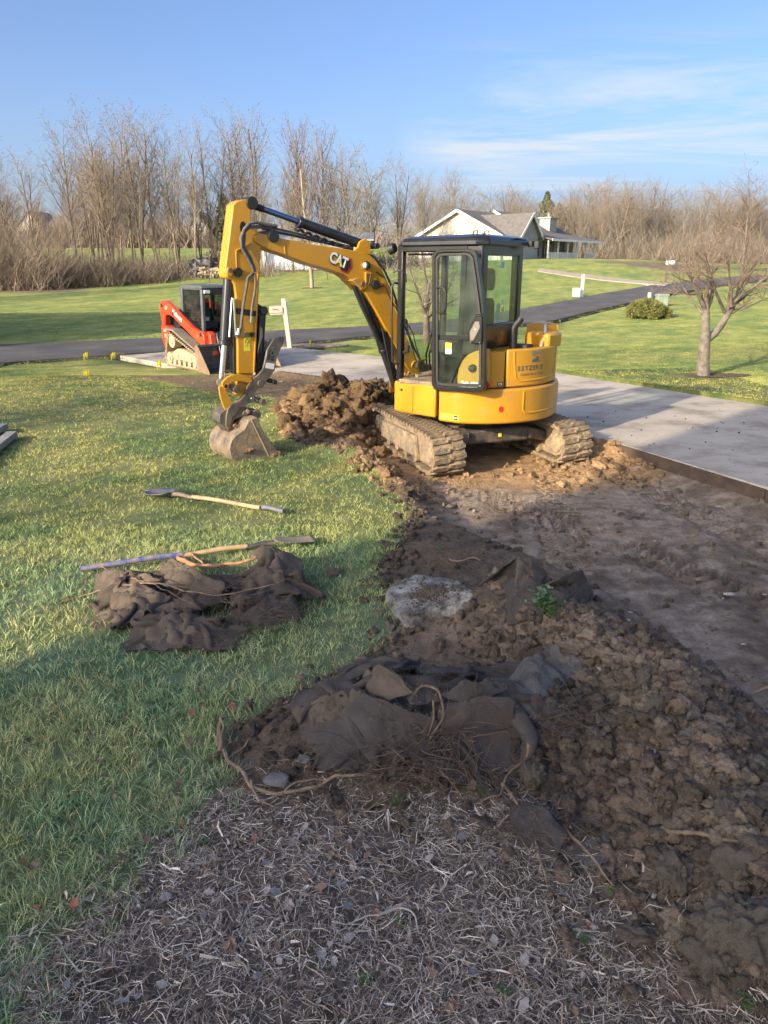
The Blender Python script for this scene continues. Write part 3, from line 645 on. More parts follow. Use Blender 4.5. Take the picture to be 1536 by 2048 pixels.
def scatter_clods():
    rg = np.random.RandomState(5); shapes = [ico(1, i, .55) for i in range(10)]; big_ = [lump(3, 50+i, 1.4, .8) for i in range(8)]; VV = []; FF = []; CC = []; off = 0
    def lay(x, y, r, colr=None):
        nonlocal off
        s, m, d = zones(x, y); z = hsoil(x, y); c = soilcol(x, y)*(.45+.65*rg.rand(len(x)))[:, None]
        for i in range(len(x)):
            V, F = shapes[i % 10] if r[i] < .014 else big_[i % 8]; a = rg.rand()*6.28; ca, sa = math.cos(a), math.sin(a); k = r[i]*(.7+.6*rg.rand(3))
            P = V*k; P = np.c_[P[:, 0]*ca-P[:, 1]*sa, P[:, 0]*sa+P[:, 1]*ca, P[:, 2]]
            VV.append(P+[x[i], y[i], z[i]+r[i]*.25]); FF.append(F+off); off += len(V); CC.append(np.repeat(c[i:i+1], len(V), 0))
    def along(P, n, sdv, r0, r1, pw=3):
        k = rg.randint(0, len(P)-1, n); t = rg.rand(n)[:, None]; p = P[k]+(P[k+1]-P[k])*t+rg.randn(n, 2)*sdv
        lay(p[:, 0], p[:, 1], r0+(r1-r0)*rg.rand(n)**pw)
    along(RIDGE, 17000, .27, .0025, .034, 8); along(CPILE, 3500, .22, .0025, .028, 7)
    n = 5000; u = rg.uniform(3.2, 8.2, n); x = rg.uniform(-.2, 1, n)*u*.6; ok = inside(SOIL, x, u) & ~inside(DRIVE, x, u) & ~inside(MULCH, x, u); lay(x[ok], u[ok], .003+.018*rg.rand(ok.sum())**6)
    n = 1800; x = -.5+rg.randn(n)*.8; y = 9.9+rg.randn(n)*.55; ok = inside(SOIL, x, y); lay(x[ok], y[ok], .008+.10*rg.rand(ok.sum())**7)
    EDG = _seg([(600, 880), (650, 893), (700, 915), (760, 965), (830, 1025), (805, 1065), (785, 1120), (765, 1160), (795, 1235), (770, 1300), (690, 1362), (610, 1405), (560, 1445)]); along(EDG, 2600, .07, .0025, .026, 7)
    n = 350; t = rg.rand(n); x = -.35+t*.75+rg.randn(n)*.16; y = 8.4-t*1.7+rg.randn(n)*.12; lay(x, y, .01+.04*rg.rand(n)**3)
    n = 300; x = 2.4+rg.randn(n)*.45; y = 8.1+rg.randn(n)*.4; ok = ~inside(DRIVE, x, y); lay(x[ok], y[ok], .008+.035*rg.rand(ok.sum())**3)
    tag(link('loose_soil', np_mesh('loose_soil', np.concatenate(VV), [np.concatenate(FF)], False, np.concatenate(CC)), M_SOIL), 'crumbs and small clods of loose soil over the dug ground', 'soil', kind='stuff')
    VV.clear(); FF.clear(); CC.clear(); off = 0
    n = 220; x = -1.35+rg.randn(n)*.8; y = 13.2+rg.randn(n)*.45; ok = sdist(DRIVE, x, y) > .08; x, y = x[ok], y[ok]
    for i in range(len(x)):
        V, F = shapes[i % 10]; k = .012+.05*rg.rand()**3; VV.append(V*k+[x[i], y[i], lz(x[i], y[i])+.014+k*.3]); FF.append(F+off); off += len(V); CC.append(np.tile([.05, .037, .028], (len(V), 1)))
    n = 160; x = rg.uniform(2.3, 5, n); y = rg.uniform(6, 11, n); ok = sdist(DRIVE, x, y) > .03; x, y = x[ok], y[ok]
    for i in range(len(x)):
        V, F = shapes[i % 10]; k = .004+.012*rg.rand()**3; VV.append(V*k+[x[i], y[i], lz(x[i], y[i])+.014+k*.3]); FF.append(F+off); off += len(V); CC.append(np.tile([.07, .052, .04], (len(V), 1)))
    tag(link('spilled_soil', np_mesh('spilled_soil', np.concatenate(VV), [np.concatenate(FF)], True, np.concatenate(CC)), M_SOIL), 'dark crumbs of soil spilled on the concrete driveway', 'soil', kind='stuff')
scatter_clods()
CLODM = []
def clod_things():
    for i in range(6):
        V, F = lump(5, 100+i, .75, .85); me = np_mesh('soil_clod', V, [F], True); me.materials.append(M_CLOD); CLODM.append(me)
    special = [(1480, 1880, .115, 1.05, 'largest brown soil clod at the lower right edge, rooty and pointed'),
        (1350, 1760, .065, 1.1, 'upright oval soil clod left above the largest clod'),
        (1462, 1750, .06, 1.2, 'tall narrow soil clod standing right above the largest clod'),
        (1425, 1925, .07, .8, 'long soil clod leaning on the left flank of the largest clod'),
        (1190, 1490, .055, .8, 'rounded soil clod just right of the centre fabric heap'),
        (1470, 1640, .06, .9, 'brown soil clod near the right edge above the buried root'),
        (1060, 1555, .075, .75, 'crumbly tan soil clod under the right end of the centre fabric heap'),
        (1270, 1880, .055, .6, 'flattened soil clod at the edge of the straw bed'),
        (1125, 1372, .03, 1.0, 'small tan soil clod at the corner of the pale matted fabric'),
        (1420, 1375, .035, .8, 'lone tan soil clod on the far flank of the spoil ridge'),
        (668, 1150, .05, .8, 'small dark dirt clump lying alone on the shaded lawn'),
        (300, 1530+0, 0, 0, '')]
    for i, (u, v, r, fl, lab) in enumerate(special):
        if r == 0: continue
        p = GM(u, v); o = bpy.data.objects.new('soil_clod', CLODM[i % 6]); COL.objects.link(o); o.location = (p.x, p.y, p.z+r*.4)
        o.scale = (r, r*.9, r*fl); o.rotation_euler = (.2*i % .5, .3*i % .4, i*1.3); tag(o, lab, 'soil clod')
    rg = np.random.RandomState(17); n = 0
    while n < 26:
        k = rg.randint(0, len(RIDGE)-1); p = RIDGE[k]+(RIDGE[k+1]-RIDGE[k])*rg.rand()+rg.randn(2)*.22; r = .018+.03*rg.rand()**2
        if inside(MULCH, np.array([p[0]]), np.array([p[1]]))[0]: continue
        o = bpy.data.objects.new('soil_clod', CLODM[n % 6]); COL.objects.link(o); o.location = (p[0], p[1], mz(*p)+r*.7); o.scale = (r, r*(.7+.5*rg.rand()), r*(.7+.4*rg.rand()))
        o.rotation_euler = tuple(rg.rand(3)*6.28); tag(o, 'fist sized brown soil clod among the crumbs of the spoil ridge', 'soil clod', 'soil clods on the spoil ridge'); n += 1
    cl = []
    for i in range(4):
        V, F = lump(4, 200+i, 1.2, .85); me = np_mesh('clay_clod', V, [F], True); me.materials.append(M_CLODR); cl.append(me)
    for i, (u, v, r) in enumerate([(655, 855, .17), (690, 830, .15), (640, 870, .13), (715, 805, .2), (745, 795, .17), (775, 780, .16), (620, 850, .14), (700, 865, .13), (670, 810, .13), (605, 865, .10), (730, 840, .16), (760, 775, .15), (690, 785, .15), (650, 825, .12), (720, 870, .12), (600, 825, .1), (590, 850, .09), (745, 870, .12), (705, 845, .1), (675, 880, .1)]):
        p = GM(u, v); o = bpy.data.objects.new('clay_clod', cl[i % 4]); COL.objects.link(o); o.location = (p.x, p.y+.06, p.z-.02); r *= .8; o.scale = (r, r*.8, r*(.8+.1*(i % 3)))
        o.rotation_euler = (.3*i, .5*i, i*1.7); tag(o, 'big ochre clay clod on the heap behind the excavator', 'clay clod', 'clay clods on the heap')
clod_things()
def pebbles():
    V, F = ico(2, 300, .3, .6); mw = np_mesh('pebble', V, [F], True); mw.materials.append(mat('pale limestone', (.42, .40, .36), .9, (.35, .33, .3), 5))
    V, F = ico(3, 301, .22, .7); ms_ = np_mesh('stone', V, [F], True); ms_.materials.append(M_STONE)
    for u, v, r, lab in [(610, 1525, .032, 'smooth dark grey stone in the soil left of the centre fabric heap'), (1240, 1575, .013, 'pale pebble in the middle of the spoil ridge'),
            (560, 1570, .05, 'dark round stone half buried near the curved root')]:
        p = GM(u, v); o = bpy.data.objects.new('stone', ms_); COL.objects.link(o); o.location = (p.x, p.y, p.z+r*.5); o.scale = (r*1.1, r, r); tag(o, lab, 'stone')
    for u, v, r, lab in [(1458, 1192, .032, 'white stone chip alone on the tracked soil at the right'), (1277, 935, .022, 'white pebble beside the form board'), (1437, 1015, .025, 'white pebble farther down the form board'),
            (1150, 1303, .022, 'pale flat chip on the crest below the green weed')]:
        p = GM(u, v); o = bpy.data.objects.new('pebble', mw); COL.objects.link(o); o.location = (p.x, p.y, p.z+r*.4); o.scale = (r*1.2, r*.7, r*.8); tag(o, lab, 'pebble')
    rg = np.random.RandomState(8)
    for i in range(40):
        u = rg.uniform(1050, 1536); v = rg.uniform(1000, 1850); p = GM(u, v); r = rg.uniform(.005, .012); o = bpy.data.objects.new('pebble', mw); COL.objects.link(o); o.location = (p.x, p.y, p.z+r*1.5); o.scale = (r*1.2, r, r*.8); o.rotation_euler = (0, 0, i)
        tag(o, 'tiny pale pebble scattered in the dug soil', 'pebble', 'tiny pebbles in the soil')
pebbles()
def leaves():
    rg = np.random.RandomState(23); meshes = []
    for i in range(4):
        n = 9; a = []
        for k in range(n):
            t = k/(n-1); w = math.sin(math.pi*t**.8)*(.38+.1*math.sin(k*2.5+i)); a.append((t-.5, w, .12*math.sin(t*3+i)+.10*rg.rand()))
        c = [(t[0], 0, t[2]-.12+.05*rg.rand()) for t in a]; b_ = [(t[0], -t[1], t[2]*.8) for t in a]
        V = a+c+b_; F = [(k, k+1, n+k+1, n+k) for k in range(n-1)]+[(n+k, n+k+1, 2*n+k+1, 2*n+k) for k in range(n-1)]
        meshes.append((V, F))
    for i in range(150):
        if i < 118: v = rg.uniform(1660, 2040); u = rg.uniform(60, 1250) if v > 1800 else rg.uniform(330, 1150)
        else: u = rg.uniform(20, 640); v = rg.uniform(1340, 1760)
        p = GM(u, v); m_ = bool(zones(np.array([p.x]), np.array([p.y]))[1][0]); V, F = meshes[i % 4]
        me = np_mesh('dead_leaf', V, [F], True); mt = M_LEAFG if (rg.rand() < .45 and m_) else M_LEAFD
        if rg.rand() < .07: mt = mat('rust brown leaf', (.34, .15, .08), .7, transl=.2)
        me.materials.append(mt); s = rg.uniform(.018, .042)
        o = bpy.data.objects.new('dead_leaf', me); COL.objects.link(o); o.location = (p.x, p.y, p.z+(.022 if m_ else .045)); o.scale = (s*1.25, s, s*1.2); o.rotation_euler = (rg.uniform(-.6, .6), rg.uniform(-.6, .6), rg.rand()*6.28)
        if m_: o.parent = O_MULCH
        else: tag(o, 'dry brown leaf caught in the shaded grass', 'leaf', 'dry leaves in the lawn')
leaves()
# ------------------------------------------------------------------ excavator
GZ = -0.215
ex = thing('mini_excavator', 'yellow and black compact excavator with its cab door open, parked on the dug bed', 'excavator', (EXC[0], EXC[1], GZ))
def c1(x, y): return (700+x/2.954, 440+y/2.954)       # reading marks off enlarged crops of the photograph
def c2(x, y): return (400+x/3.6575, 380+y/3.657)
def c6(x, y): return (780+x/4.518, 470+y/4.516)
def c7(x, y): return (860+x/5.69, 660+y/5.69)
# --- undercarriage frame: a forwards (away, left), b to the right
ha = R(19); UF = Vector((-math.sin(ha), math.cos(ha), 0)); UR = Vector((math.cos(ha), math.sin(ha), 0)); UC = Vector((EXC[0]+.0, EXC[1]-.02, 0))
def U(a, b, z): return UC+UF*a+UR*b+Vector((0, 0, z))
def loop(r, a0, a1, zc, n=14):
    P = [];
    for k in range(n+1): t = -math.pi/2-math.pi*k/n; P.append((a0+r*math.cos(t), zc+r*math.sin(t)))
    for k in range(n+1): t = math.pi/2-math.pi*k/n; P.append((a1+r*math.cos(t), zc+r*math.sin(t)))
    return P
def resample(P, step, closed=True):
    P = [Vector(p) for p in P]; Q = P+[P[0]] if closed else P; L = [0]
    for i in range(len(Q)-1): L.append(L[-1]+(Q[i+1]-Q[i]).length)
    n = int(round(L[-1]/step)); out = []
    for k in range(n):
        d = L[-1]*k/n; i = max(j for j in range(len(L)) if L[j] <= d+1e-9); i = min(i, len(Q)-2); t = (d-L[i])/max(1e-9, L[i+1]-L[i])
        out.append((Q[i].lerp(Q[i+1], t), (Q[i+1]-Q[i]).normalized()))
    return out
def build_track(root, fr, b0, w, A0, A1, r, zc, path=None, lugn=.098, matt=M_RUB, lugm=M_RUB, lugh=.026):
    """rubber belt with two staggered rows of lugs; fr(a,b,z) maps to world"""
    P = path or loop(r, A0, A1, zc); n = len(P); mb = MB(); th = .03
    cx = sum(p[0] for p in P)/n; cz = sum(p[1] for p in P)/n
    inn = []
    for i in range(n):
        p0 = Vector(P[i-1]); p1 = Vector(P[(i+1) % n]); d = (p1-p0).normalized(); nn_ = Vector((-d.y, d.x)); 
        if nn_.dot(Vector(P[i])-Vector((cx, cz))) > 0: nn_ = -nn_
        inn.append((P[i][0]+nn_.x*th, P[i][1]+nn_.y*th))
    v = []
    for b in (b0-w/2, b0+w/2):
        v += [fr(p[0], b, p[1]) for p in P]+[fr(p[0], b, p[1]) for p in inn]
    f = []
    for i in range(n):
        j = (i+1) % n
        f += [(i, j, 2*n+j, 2*n+i), (n+j, n+i, 3*n+i, 3*n+j), (j, i, n+i, n+j), (2*n+i, 2*n+j, 3*n+j, 3*n+i)]
    mb.add(v, f); tr = mb.build('track', matt, root, sharp=50)
    # lug mesh built once at the origin: x across, y along the belt, z outwards
    lb = MB(); hw = w*.25
    lb.prism([(-hw, -.030, -.012), (hw, -.012, -.012), (hw, .034, -.012), (0, .040, -.012), (-hw, .016, -.012)], (0, 0, lugh+.012))
    me = np_mesh('track_lug', np.concatenate([np.array(x_) for x_ in lb.v]), [np.concatenate(a_) for a_ in lb.f.values()], sharp=35); me.materials.append(lugm)
    w0 = wloc(tr)
    for row, bb in ((0, b0-w*.255), (1, b0+w*.255)):
        for k, (p, d) in enumerate(resample(P, lugn)):
            if row: p = p+d*lugn*.5
            nrm = Vector((d.y, -d.x))
            if nrm.dot(p-Vector((cx, cz))) < 0: nrm = -nrm
            O_ = fr(p.x, bb, p.y); X_ = (fr(p.x, bb+1, p.y)-O_).normalized(); Z_ = (fr(p.x+nrm.x, bb, p.y+nrm.y)-O_).normalized(); Y_ = Z_.cross(X_)
            if row: X_ = -X_; Y_ = Z_.cross(X_)
            M4 = Matrix(((X_.x, Y_.x, Z_.x, O_.x-w0.x), (X_.y, Y_.y, Z_.y, O_.y-w0.y), (X_.z, Y_.z, Z_.z, O_.z-w0.z), (0, 0, 0, 1)))
            lo = bpy.data.objects.new('track_lug', me); COL.objects.link(lo); lo.parent = tr; lo.matrix_local = M4
    return tr
TL = GZ+.02
for b0, sgn in ((-.785, -1), (.785, 1)):
    build_track(ex, U, b0, .36, -.84, .90, .205, TL+.205)
    o = b0+sgn*.10; i_ = b0-sgn*.13
    m_ = MB(); P = loop(.155, -.80, .86, TL+.20, 8)
    m_.prism([U(p[0], b0-.12, p[1]) for p in P], UR*.24); m_.build('track_frame', M_MUDM, ex, bevel=.015)
    m_ = MB(); lo_, hi_ = TL+.09, TL+.33
    m_.prism([U(-.50, b0+sgn*.12, lo_), U(.72, b0+sgn*.12, lo_), U(.72, b0+sgn*.12, hi_-.03), U(-.42, b0+sgn*.12, hi_)], UR*sgn*.05); m_.build('side_plate', M_MUDM, ex, bevel=.012)
    for a_ in (-.84, .90):
        m_ = MB(); m_.cyl(U(a_, b0-.15, TL+.20), U(a_, b0+.15, TL+.20), .13, sides=24); m_.cyl(U(a_, b0-.17, TL+.20), U(a_, b0+.17, TL+.20), .07, sides=16)
        m_.build('sprocket' if a_ < 0 else 'idler_wheel', M_MUDM, ex, bevel=.01)
    for a_ in (-.45, -.15, .15, .45):
        m_ = MB(); m_.cyl(U(a_, b0-.165, TL+.085), U(a_, b0+.165, TL+.085), .055, sides=16); m_.build('roller', M_MUDM, ex)
# muddy hub cover on each drive end
    m_ = MB(); m_.cyl(U(-.84, b0-.175, TL+.2), U(-.84, b0+.175, TL+.2), .10, .09, 20); m_.build('drive_motor', M_MUDM, ex, bevel=.02)
# centre frame, legs, swing bearing
m_ = MB(); m_.prism([U(-.62, -.40, .02), U(-.62, .40, .02), U(.55, .42, .02), U(.55, -.42, .02)], (0, 0, .17)); m_.build('centre_frame', M_FRAME, ex, bevel=.03)
for sgn in (-1, 1):
    for a0_, a1_ in ((-.55, -.40), (.45, .55)):
        m_ = MB(); m_.prism([U(a0_-.13, sgn*.38, .185), U(a0_+.16, sgn*.38, .19), U(a1_+.14, sgn*.70, .10), U(a1_-.14, sgn*.70, .10)], (0, 0, -.13)); m_.build('frame_leg', M_FRAME, ex, bevel=.02)
m_ = MB(); m_.cyl(U(0, 0, .19), U(0, 0, .31), .40, .40, 40); m_.build('swing_bearing', M_FRAME, ex, bevel=.01)
m_ = MB(); m_.para(U(-.625, .02, .115), UR*.018, UF*.004, (0, 0, .022)); m_.build('warning_sticker', M_YST, ex)
# dozer blade
m_ = MB(); prof = [(1.34, -.16), (1.31, -.06), (1.31, .04), (1.35, .13), (1.38, .13), (1.345, .04), (1.345, -.06), (1.38, -.17)]
m_.prism([U(a_, -.97, z_) for a_, z_ in prof], UR*1.94); m_.build('dozer_blade', M_STEEL, ex)
m_ = MB(); m_.prism([U(1.20, -.975, .14), U(1.40, -.975, .14), U(1.42, -.975, -.17), U(1.33, -.975, -.17), U(1.30, -.975, -.05)], UR*.025); m_.build('blade_side', M_STEEL, ex)
m_ = MB(); m_.prism([U(1.20, .95, .14), U(1.40, .95, .14), U(1.42, .95, -.17), U(1.33, .95, -.17), U(1.30, .95, -.05)], UR*.025); m_.build('blade_side', M_STEEL, ex)
for b_ in (-.45, .45):
    m_ = MB(); m_.bar(U(.5, b_*.7, .06), U(1.32, b_, -.02), .10, .12); m_.build('blade_arm', M_FRAME, ex, bevel=.01)
m_ = MB(); m_.cyl(U(.5, 0, .12), U(1.3, 0, .03), .05); m_.build('blade_cylinder', M_CYL, ex)
# --- upper structure: f forwards, l to the machine's left (towards the camera)
th = R(35); HF_ = Vector((-math.cos(th), math.sin(th), 0)); HL = Vector((-math.sin(th), -math.cos(th), 0)); HC = Vector((EXC[0], EXC[1], 0))
def H(f, l, z): return HC+HF_*f+HL*l+Vector((0, 0, z))
def wallband(pl, z0, z1, name, m, depth=.05, bevel=.012, zt=None, cap=True):
    """curved body panel: plan curve pl of (f,l), inner skin set back by depth"""
    n = len(pl); P = [Vector(p) for p in pl]; inn = []
    for i in range(n):
        d = (P[min(i+1, n-1)]-P[max(i-1, 0)]).normalized(); nn_ = Vector((-d.y, d.x))
        if nn_.dot(-P[i]) < 0: nn_ = -nn_
        inn.append(P[i]+nn_*depth)
    z1s = zt or [z1]*n
    v = [H(p.x, p.y, z0) for p in P]+[H(p.x, p.y, z) for p, z in zip(P, z1s)]+[H(p.x, p.y, z) for p, z in zip(inn, z1s)]+[H(p.x, p.y, z0) for p in inn]
    f = []
    for i in range(n-1):
        for k in range(4): f.append((k*n+i, k*n+i+1, ((k+1) % 4)*n+i+1, ((k+1) % 4)*n+i))
    f += [(0, n, 2*n, 3*n), (n-1, 4*n-1, 3*n-1, 2*n-1)]
    import bmesh
    me = np_mesh(name, np.array([tuple(q) for q in v]), [np.array(f)])
    bm = bmesh.new(); bm.from_mesh(me); bmesh.ops.recalc_face_normals(bm, faces=bm.faces); bm.to_mesh(me); bm.free()
    me.polygons.foreach_set('use_smooth', np.ones(len(me.polygons), dtype=bool)); me.set_sharp_from_angle(angle=R(35))
    return link(name, me, m, ex, bevel)
def arc(r, a0, a1, n=24, cf=0, cl=0): return [(cf+r*math.cos(R(a0+(a1-a0)*k/n)), cl+r*math.sin(R(a0+(a1-a0)*k/n))) for k in range(n+1)]   # angle from f towards l
ZB, ZS, ZT = .305, .685, 1.075
RB = .955
skirt_l = [(.62, .82), (.50, .85), (.26, .875), (.02, .90)]
cw = [(-.02, .902), (-.20, .912)]+arc(RB, 106, 262, 34)
pn = wallband([(.65, .76)]+skirt_l[:], ZB+.03, ZS, 'side_panel', M_YEL, .06, .02)
wallband(cw, ZB, ZS, 'counterweight', M_YEL, .10, .022)
wallband([(-.12, -.97), (.3, -.93), (.75, -.80), (.82, -.70)], ZB+.02, ZS, 'side_panel', M_YEL, .06, .02)
# floor deck closing the top and bottom of the skirt
deck = [(.58, .70), (0, .82)]+arc(RB-.07, 104, 256, 20)+[(.3, -.86), (.74, -.68)]
m_ = MB(); m_.prism([H(f, l, ZB+.06) for f, l in deck], (0, 0, .05)); m_.build('base_plate', M_FRAME, ex)
m_ = MB(); m_.prism([H(f, l, ZS-.07) for f, l in deck], (0, 0, .055)); m_.build('deck_plate', M_FRAME, ex)
# hatch in the front left side panel, a raised lid with a lock
def lerp2(a, b, t): return (a[0]+(b[0]-a[0])*t, a[1]+(b[1]-a[1])*t)
def skin(pl, s):                                       # point at arc length s along plan curve, and outward normal
    L = 0
    for i in range(len(pl)-1):
        d = math.dist(pl[i], pl[i+1])
        if s <= L+d or i == len(pl)-2:
            t = (s-L)/d; p = lerp2(pl[i], pl[i+1], t); q = Vector((pl[i+1][1]-pl[i][1], -(pl[i+1][0]-pl[i][0]))).normalized()
            if q.dot(Vector(p)) < 0: q = -q
            return p, q
        L += d
def skinpatch(name, pl, s0, s1, zlist, m, off=.004, thick=.008, ns=10, root=ex, bevel=.004, zfun=None):
    z0, z1 = zlist; v = []; 
    for k in range(ns+1):
        s = s0+(s1-s0)*k/ns; p, q = skin(pl, s); za, zb = (z0, z1) if zfun is None else zfun(k/ns)
        for o_ in (off, off+thick):
            for z in (za, zb): v.append(H(p[0]+q.x*o_, p[1]+q.y*o_, z))
    f = []
    for k in range(ns):
        a = 4*k; b = a+4; f += [(a+2, a+3, b+3, b+2), (a, b, b+1, a+1), (a+1, b+1, b+3, a+3), (a, a+2, b+2, b)]
    f += [(0, 1, 3, 2), (4*ns, 4*ns+2, 4*ns+3, 4*ns+1)]
    import bmesh
    me = np_mesh(name, np.array([tuple(q_) for q_ in v]), [np.array(f)]); bm = bmesh.new(); bm.from_mesh(me); bmesh.ops.recalc_face_normals(bm, faces=bm.faces); bm.to_mesh(me); bm.free()
    me.polygons.foreach_set('use_smooth', np.ones(len(me.polygons), dtype=bool)); me.set_sharp_from_angle(angle=R(35))
    return link(name, me, m, root, bevel)
hatch = skinpatch('hatch', [(.65, .76)]+skirt_l, .08, .36, (ZB+.055, ZS-.035), M_YEL, .001, .010, 12, zfun=lambda t: (ZB+.055, ZS-.035))
p, q = skin([(.65, .76)]+skirt_l, .20); m_ = MB(); m_.cyl(H(p[0]+q.x*.008, p[1]+q.y*.008, ZS-.085), H(p[0]+q.x*.018, p[1]+q.y*.018, ZS-.085), .016, sides=14); m_.build('lock', M_BLKM, hatch)
m_ = MB(); m_.cyl(H(p[0]+q.x*.008+.04, p[1]+q.y*.008, ZS-.08), H(p[0]+q.x*.014+.04, p[1]+q.y*.014, ZS-.08), .010, sides=14); m_.build('latch', M_YELD, hatch)
# raised ribs that frame the recesses pressed into the counterweight
def rib(pts_sz, pl, r=.010, m=M_YEL, off=.0, name='pressed_rib'):
    P = []
    for s, z in pts_sz:
        p, q = skin(pl, s); P.append(H(p[0]+q.x*off, p[1]+q.y*off, z))
    mb = MB(); mb.tube(P, r, 8); return mb.build(name, m, ex)
def clen(pl): return sum(math.dist(pl[i], pl[i+1]) for i in range(len(pl)-1))
LC = clen(cw)
s_of = lambda ang: .18+RB*R(ang-106)+math.dist(cw[1], cw[2])
rib([(s_of(151), ZS-.035), (s_of(151), ZB+.15), (s_of(153), ZB+.11)]+[(s_of(155+2.4*k), ZB+.105) for k in range(20)]+[(s_of(206), ZB+.13), (s_of(207), ZS-.04)], cw, .012, off=-.003)
skinpatch('red_reflector_dot', cw, s_of(133.5), s_of(137.0), (ZB+.13, ZB+.19), M_RED, .0, .003, 10, bevel=0, zfun=lambda t: (ZB+.165-.034*math.sqrt(max(0, 1-(2*t-1)**2))-.001, ZB+.165+.034*math.sqrt(max(0, 1-(2*t-1)**2))))
skinpatch('yellow_label', cw, .03, .27, (ZB+.03, ZB+.095), mat('pale yellow label', (.85, .68, .06), .4), .0, .003, 6, bevel=0)
# text helper: letters as thin solid shapes mapped by a function (x,y)->world
def text_mesh(s, size, fn, m, parent, name='lettering', bold=.0, xs=1.0, spacing=1.0, shear=0.0, depth=.002):
    cu = bpy.data.curves.new('t', 'FONT'); cu.body = s; cu.size = size; cu.offset = bold; cu.space_character = spacing; cu.resolution_u = 3; cu.shear = shear
    ob = bpy.data.objects.new('t', cu); COL.objects.link(ob); dg = bpy.context.evaluated_depsgraph_get(); me = bpy.data.meshes.new_from_object(ob.evaluated_get(dg))
    bpy.data.objects.remove(ob); bpy.data.curves.remove(cu)
    for v in me.vertices: v.co = fn(v.co.x*xs, v.co.y)
    o = link(name, me, m, parent); return o
def flat_fn(O, X, Y):
    X = Vector(X).normalized(); Y = Vector(Y).normalized(); O = Vector(O)
    return lambda x, y: O+X*x+Y*y
def skin_fn(pl, s0, z0, off=.005):
    def fn(x, y):
        p, q = skin(pl, s0+x); return H(p[0]+q.x*off, p[1]+q.y*off, z0+y)
    return fn
text_mesh('7hr-Ret.nl', .040, skin_fn(cw, .045, ZB+.05, .0045), M_GREY, ex, shear=.4)
skinpatch('label_square', cw, .215, .258, (ZB+.04, ZB+.088), M_DKD, .003, .002, 3, bevel=0)
text_mesh('CAT', .019, skin_fn(cw, .218, ZB+.057, .0065), M_WHITE, ex, bold=.0008)
# upper engine cover, curved, two panels
rear = [(-.28, .915)]+[(p_[0], p_[1]) for p_ in arc(.955, 110, 214, 26)]
LR = clen(rear)
EPA = arc(.918, 119, 137.2, 6)
wallband(EPA, ZS+.012, ZT, 'engine_panel', M_YEL, .05, .014)
wallband(arc(.89, 116, 150, 8), ZS+.01, ZT-.02, 'inner_panel', M_BLKM, .03, 0)  # black backing added so the gap between the panels reads dark
wallband(arc(.918, 138.4, 212, 28), ZS+.012, 1.10, 'engine_cover', M_YEL, .09, .018)
top = [(-.22, .82)]+arc(.87, 108, 212, 20)+[(-.55, -.50), (-.42, -.2), (-.42, .2)]
m_ = MB(); m_.prism([H(f, l, ZT-.03) for f, l in top], (0, 0, .035)); m_.build('engine_deck', M_YELD, ex, bevel=.005)
ecov = arc(.918, 138.4, 212, 28); se = lambda ang: .918*R(ang-138.4)
def rib2(P, r=.011): return rib(P, ecov, r, off=-.003)
rib2([(se(143.5), 1.075), (se(144), .95), (se(145.5), .80), (se(148), .765)]+[(se(150+1.8*k), .757+.0007*k) for k in range(22)]+[(se(191), .78), (se(192), 1.06)])
text_mesh("SETZER'S", .068, skin_fn(ecov, se(146.5), .872, .004), M_GREY, ex, bold=.0022, spacing=1.42)
text_mesh('CONSTRUCTION', .036, skin_fn(ecov, se(149), .815, .004), M_GREY, ex, bold=.0006, spacing=1.25)
# emblem: folded ribbon in two tones
def emb(pts, m, nm):
    fn = skin_fn(ecov, se(158), .955, .0045); me = bpy.data.meshes.new(nm); me.from_pydata([tuple(fn(*p)) for p in pts], [], [tuple(range(len(pts)))]); link(nm, me, m, ex)
emb([(0, .065), (0, .10), (.015, .118), (.10, .118), (.10, .09), (.035, .09), (.035, .065)], mat('pale grey decal', (.20, .20, .19), .4), 'emblem')
emb([(.0, .0), (.02, .035), (.065, .038), (.066, .060), (.10, .060), (.10, .02), (.085, .0)], mat('blue grey decal', (.085, .10, .13), .4), 'emblem')
skinpatch('size_badge', EPA, .945*R(13), .945*R(13)+.062, (.715, .757), M_DKD, .0, .003, 3, bevel=0)
text_mesh('CR', .036, skin_fn(EPA, .945*R(13)+.008, .724, .0045), M_WHITE, ex, bold=.0012)
# right rear hump, grab rail, cap box, exhaust
m_ = MB(); m_.prism([H(-.62, -.45, ZT), H(-.92, -.30, ZT), H(-.90, .02, ZT), H(-.58, -.02, ZT)], (0, 0, .16)); m_.build('side_tank_cover', M_YEL, ex, bevel=.03)
m_ = MB(); m_.prism([H(-.42, -.40, ZT), H(-.42, -.92, ZT), H(-.80, -.50, ZT)], (0, 0, .23)); m_.build('tank_cover', M_YEL, ex, bevel=.03)
m_ = MB(); m_.tube([H(-.82, .06, ZT+.01), H(-.83, .0, ZT+.10), H(-.80, -.10, ZT+.19), H(-.74, -.22, ZT+.23), H(-.66, -.36, ZT+.22)], .014, 8); m_.build('grab_rail', mat('satin steel', (.45, .45, .44), .45, metal=.6), ex)
m_ = MB(); m_.prism([H(-.60, .18, ZT+.005), H(-.60, .34, ZT+.005), H(-.78, .32, ZT+.005), H(-.78, .16, ZT+.005)], (0, 0, .05)); m_.build('vent_cap', M_BLKM, ex, bevel=.01)
pe = onp(1032, 684, H(-.66, .5, 0), Vector((-.1, -1, 0)))
eb = H(-.67, .46, ZT); m_ = MB(); m_.tube([eb, eb+Vector((0, 0, .19)), eb+Vector((.004, 0, .235)), eb+Vector((.025, 0, .275)), eb+Vector((.055, -.01, .31)), eb+Vector((.075, -.012, .345))], [.036]*4+[.037, .038], 18, caps=False)
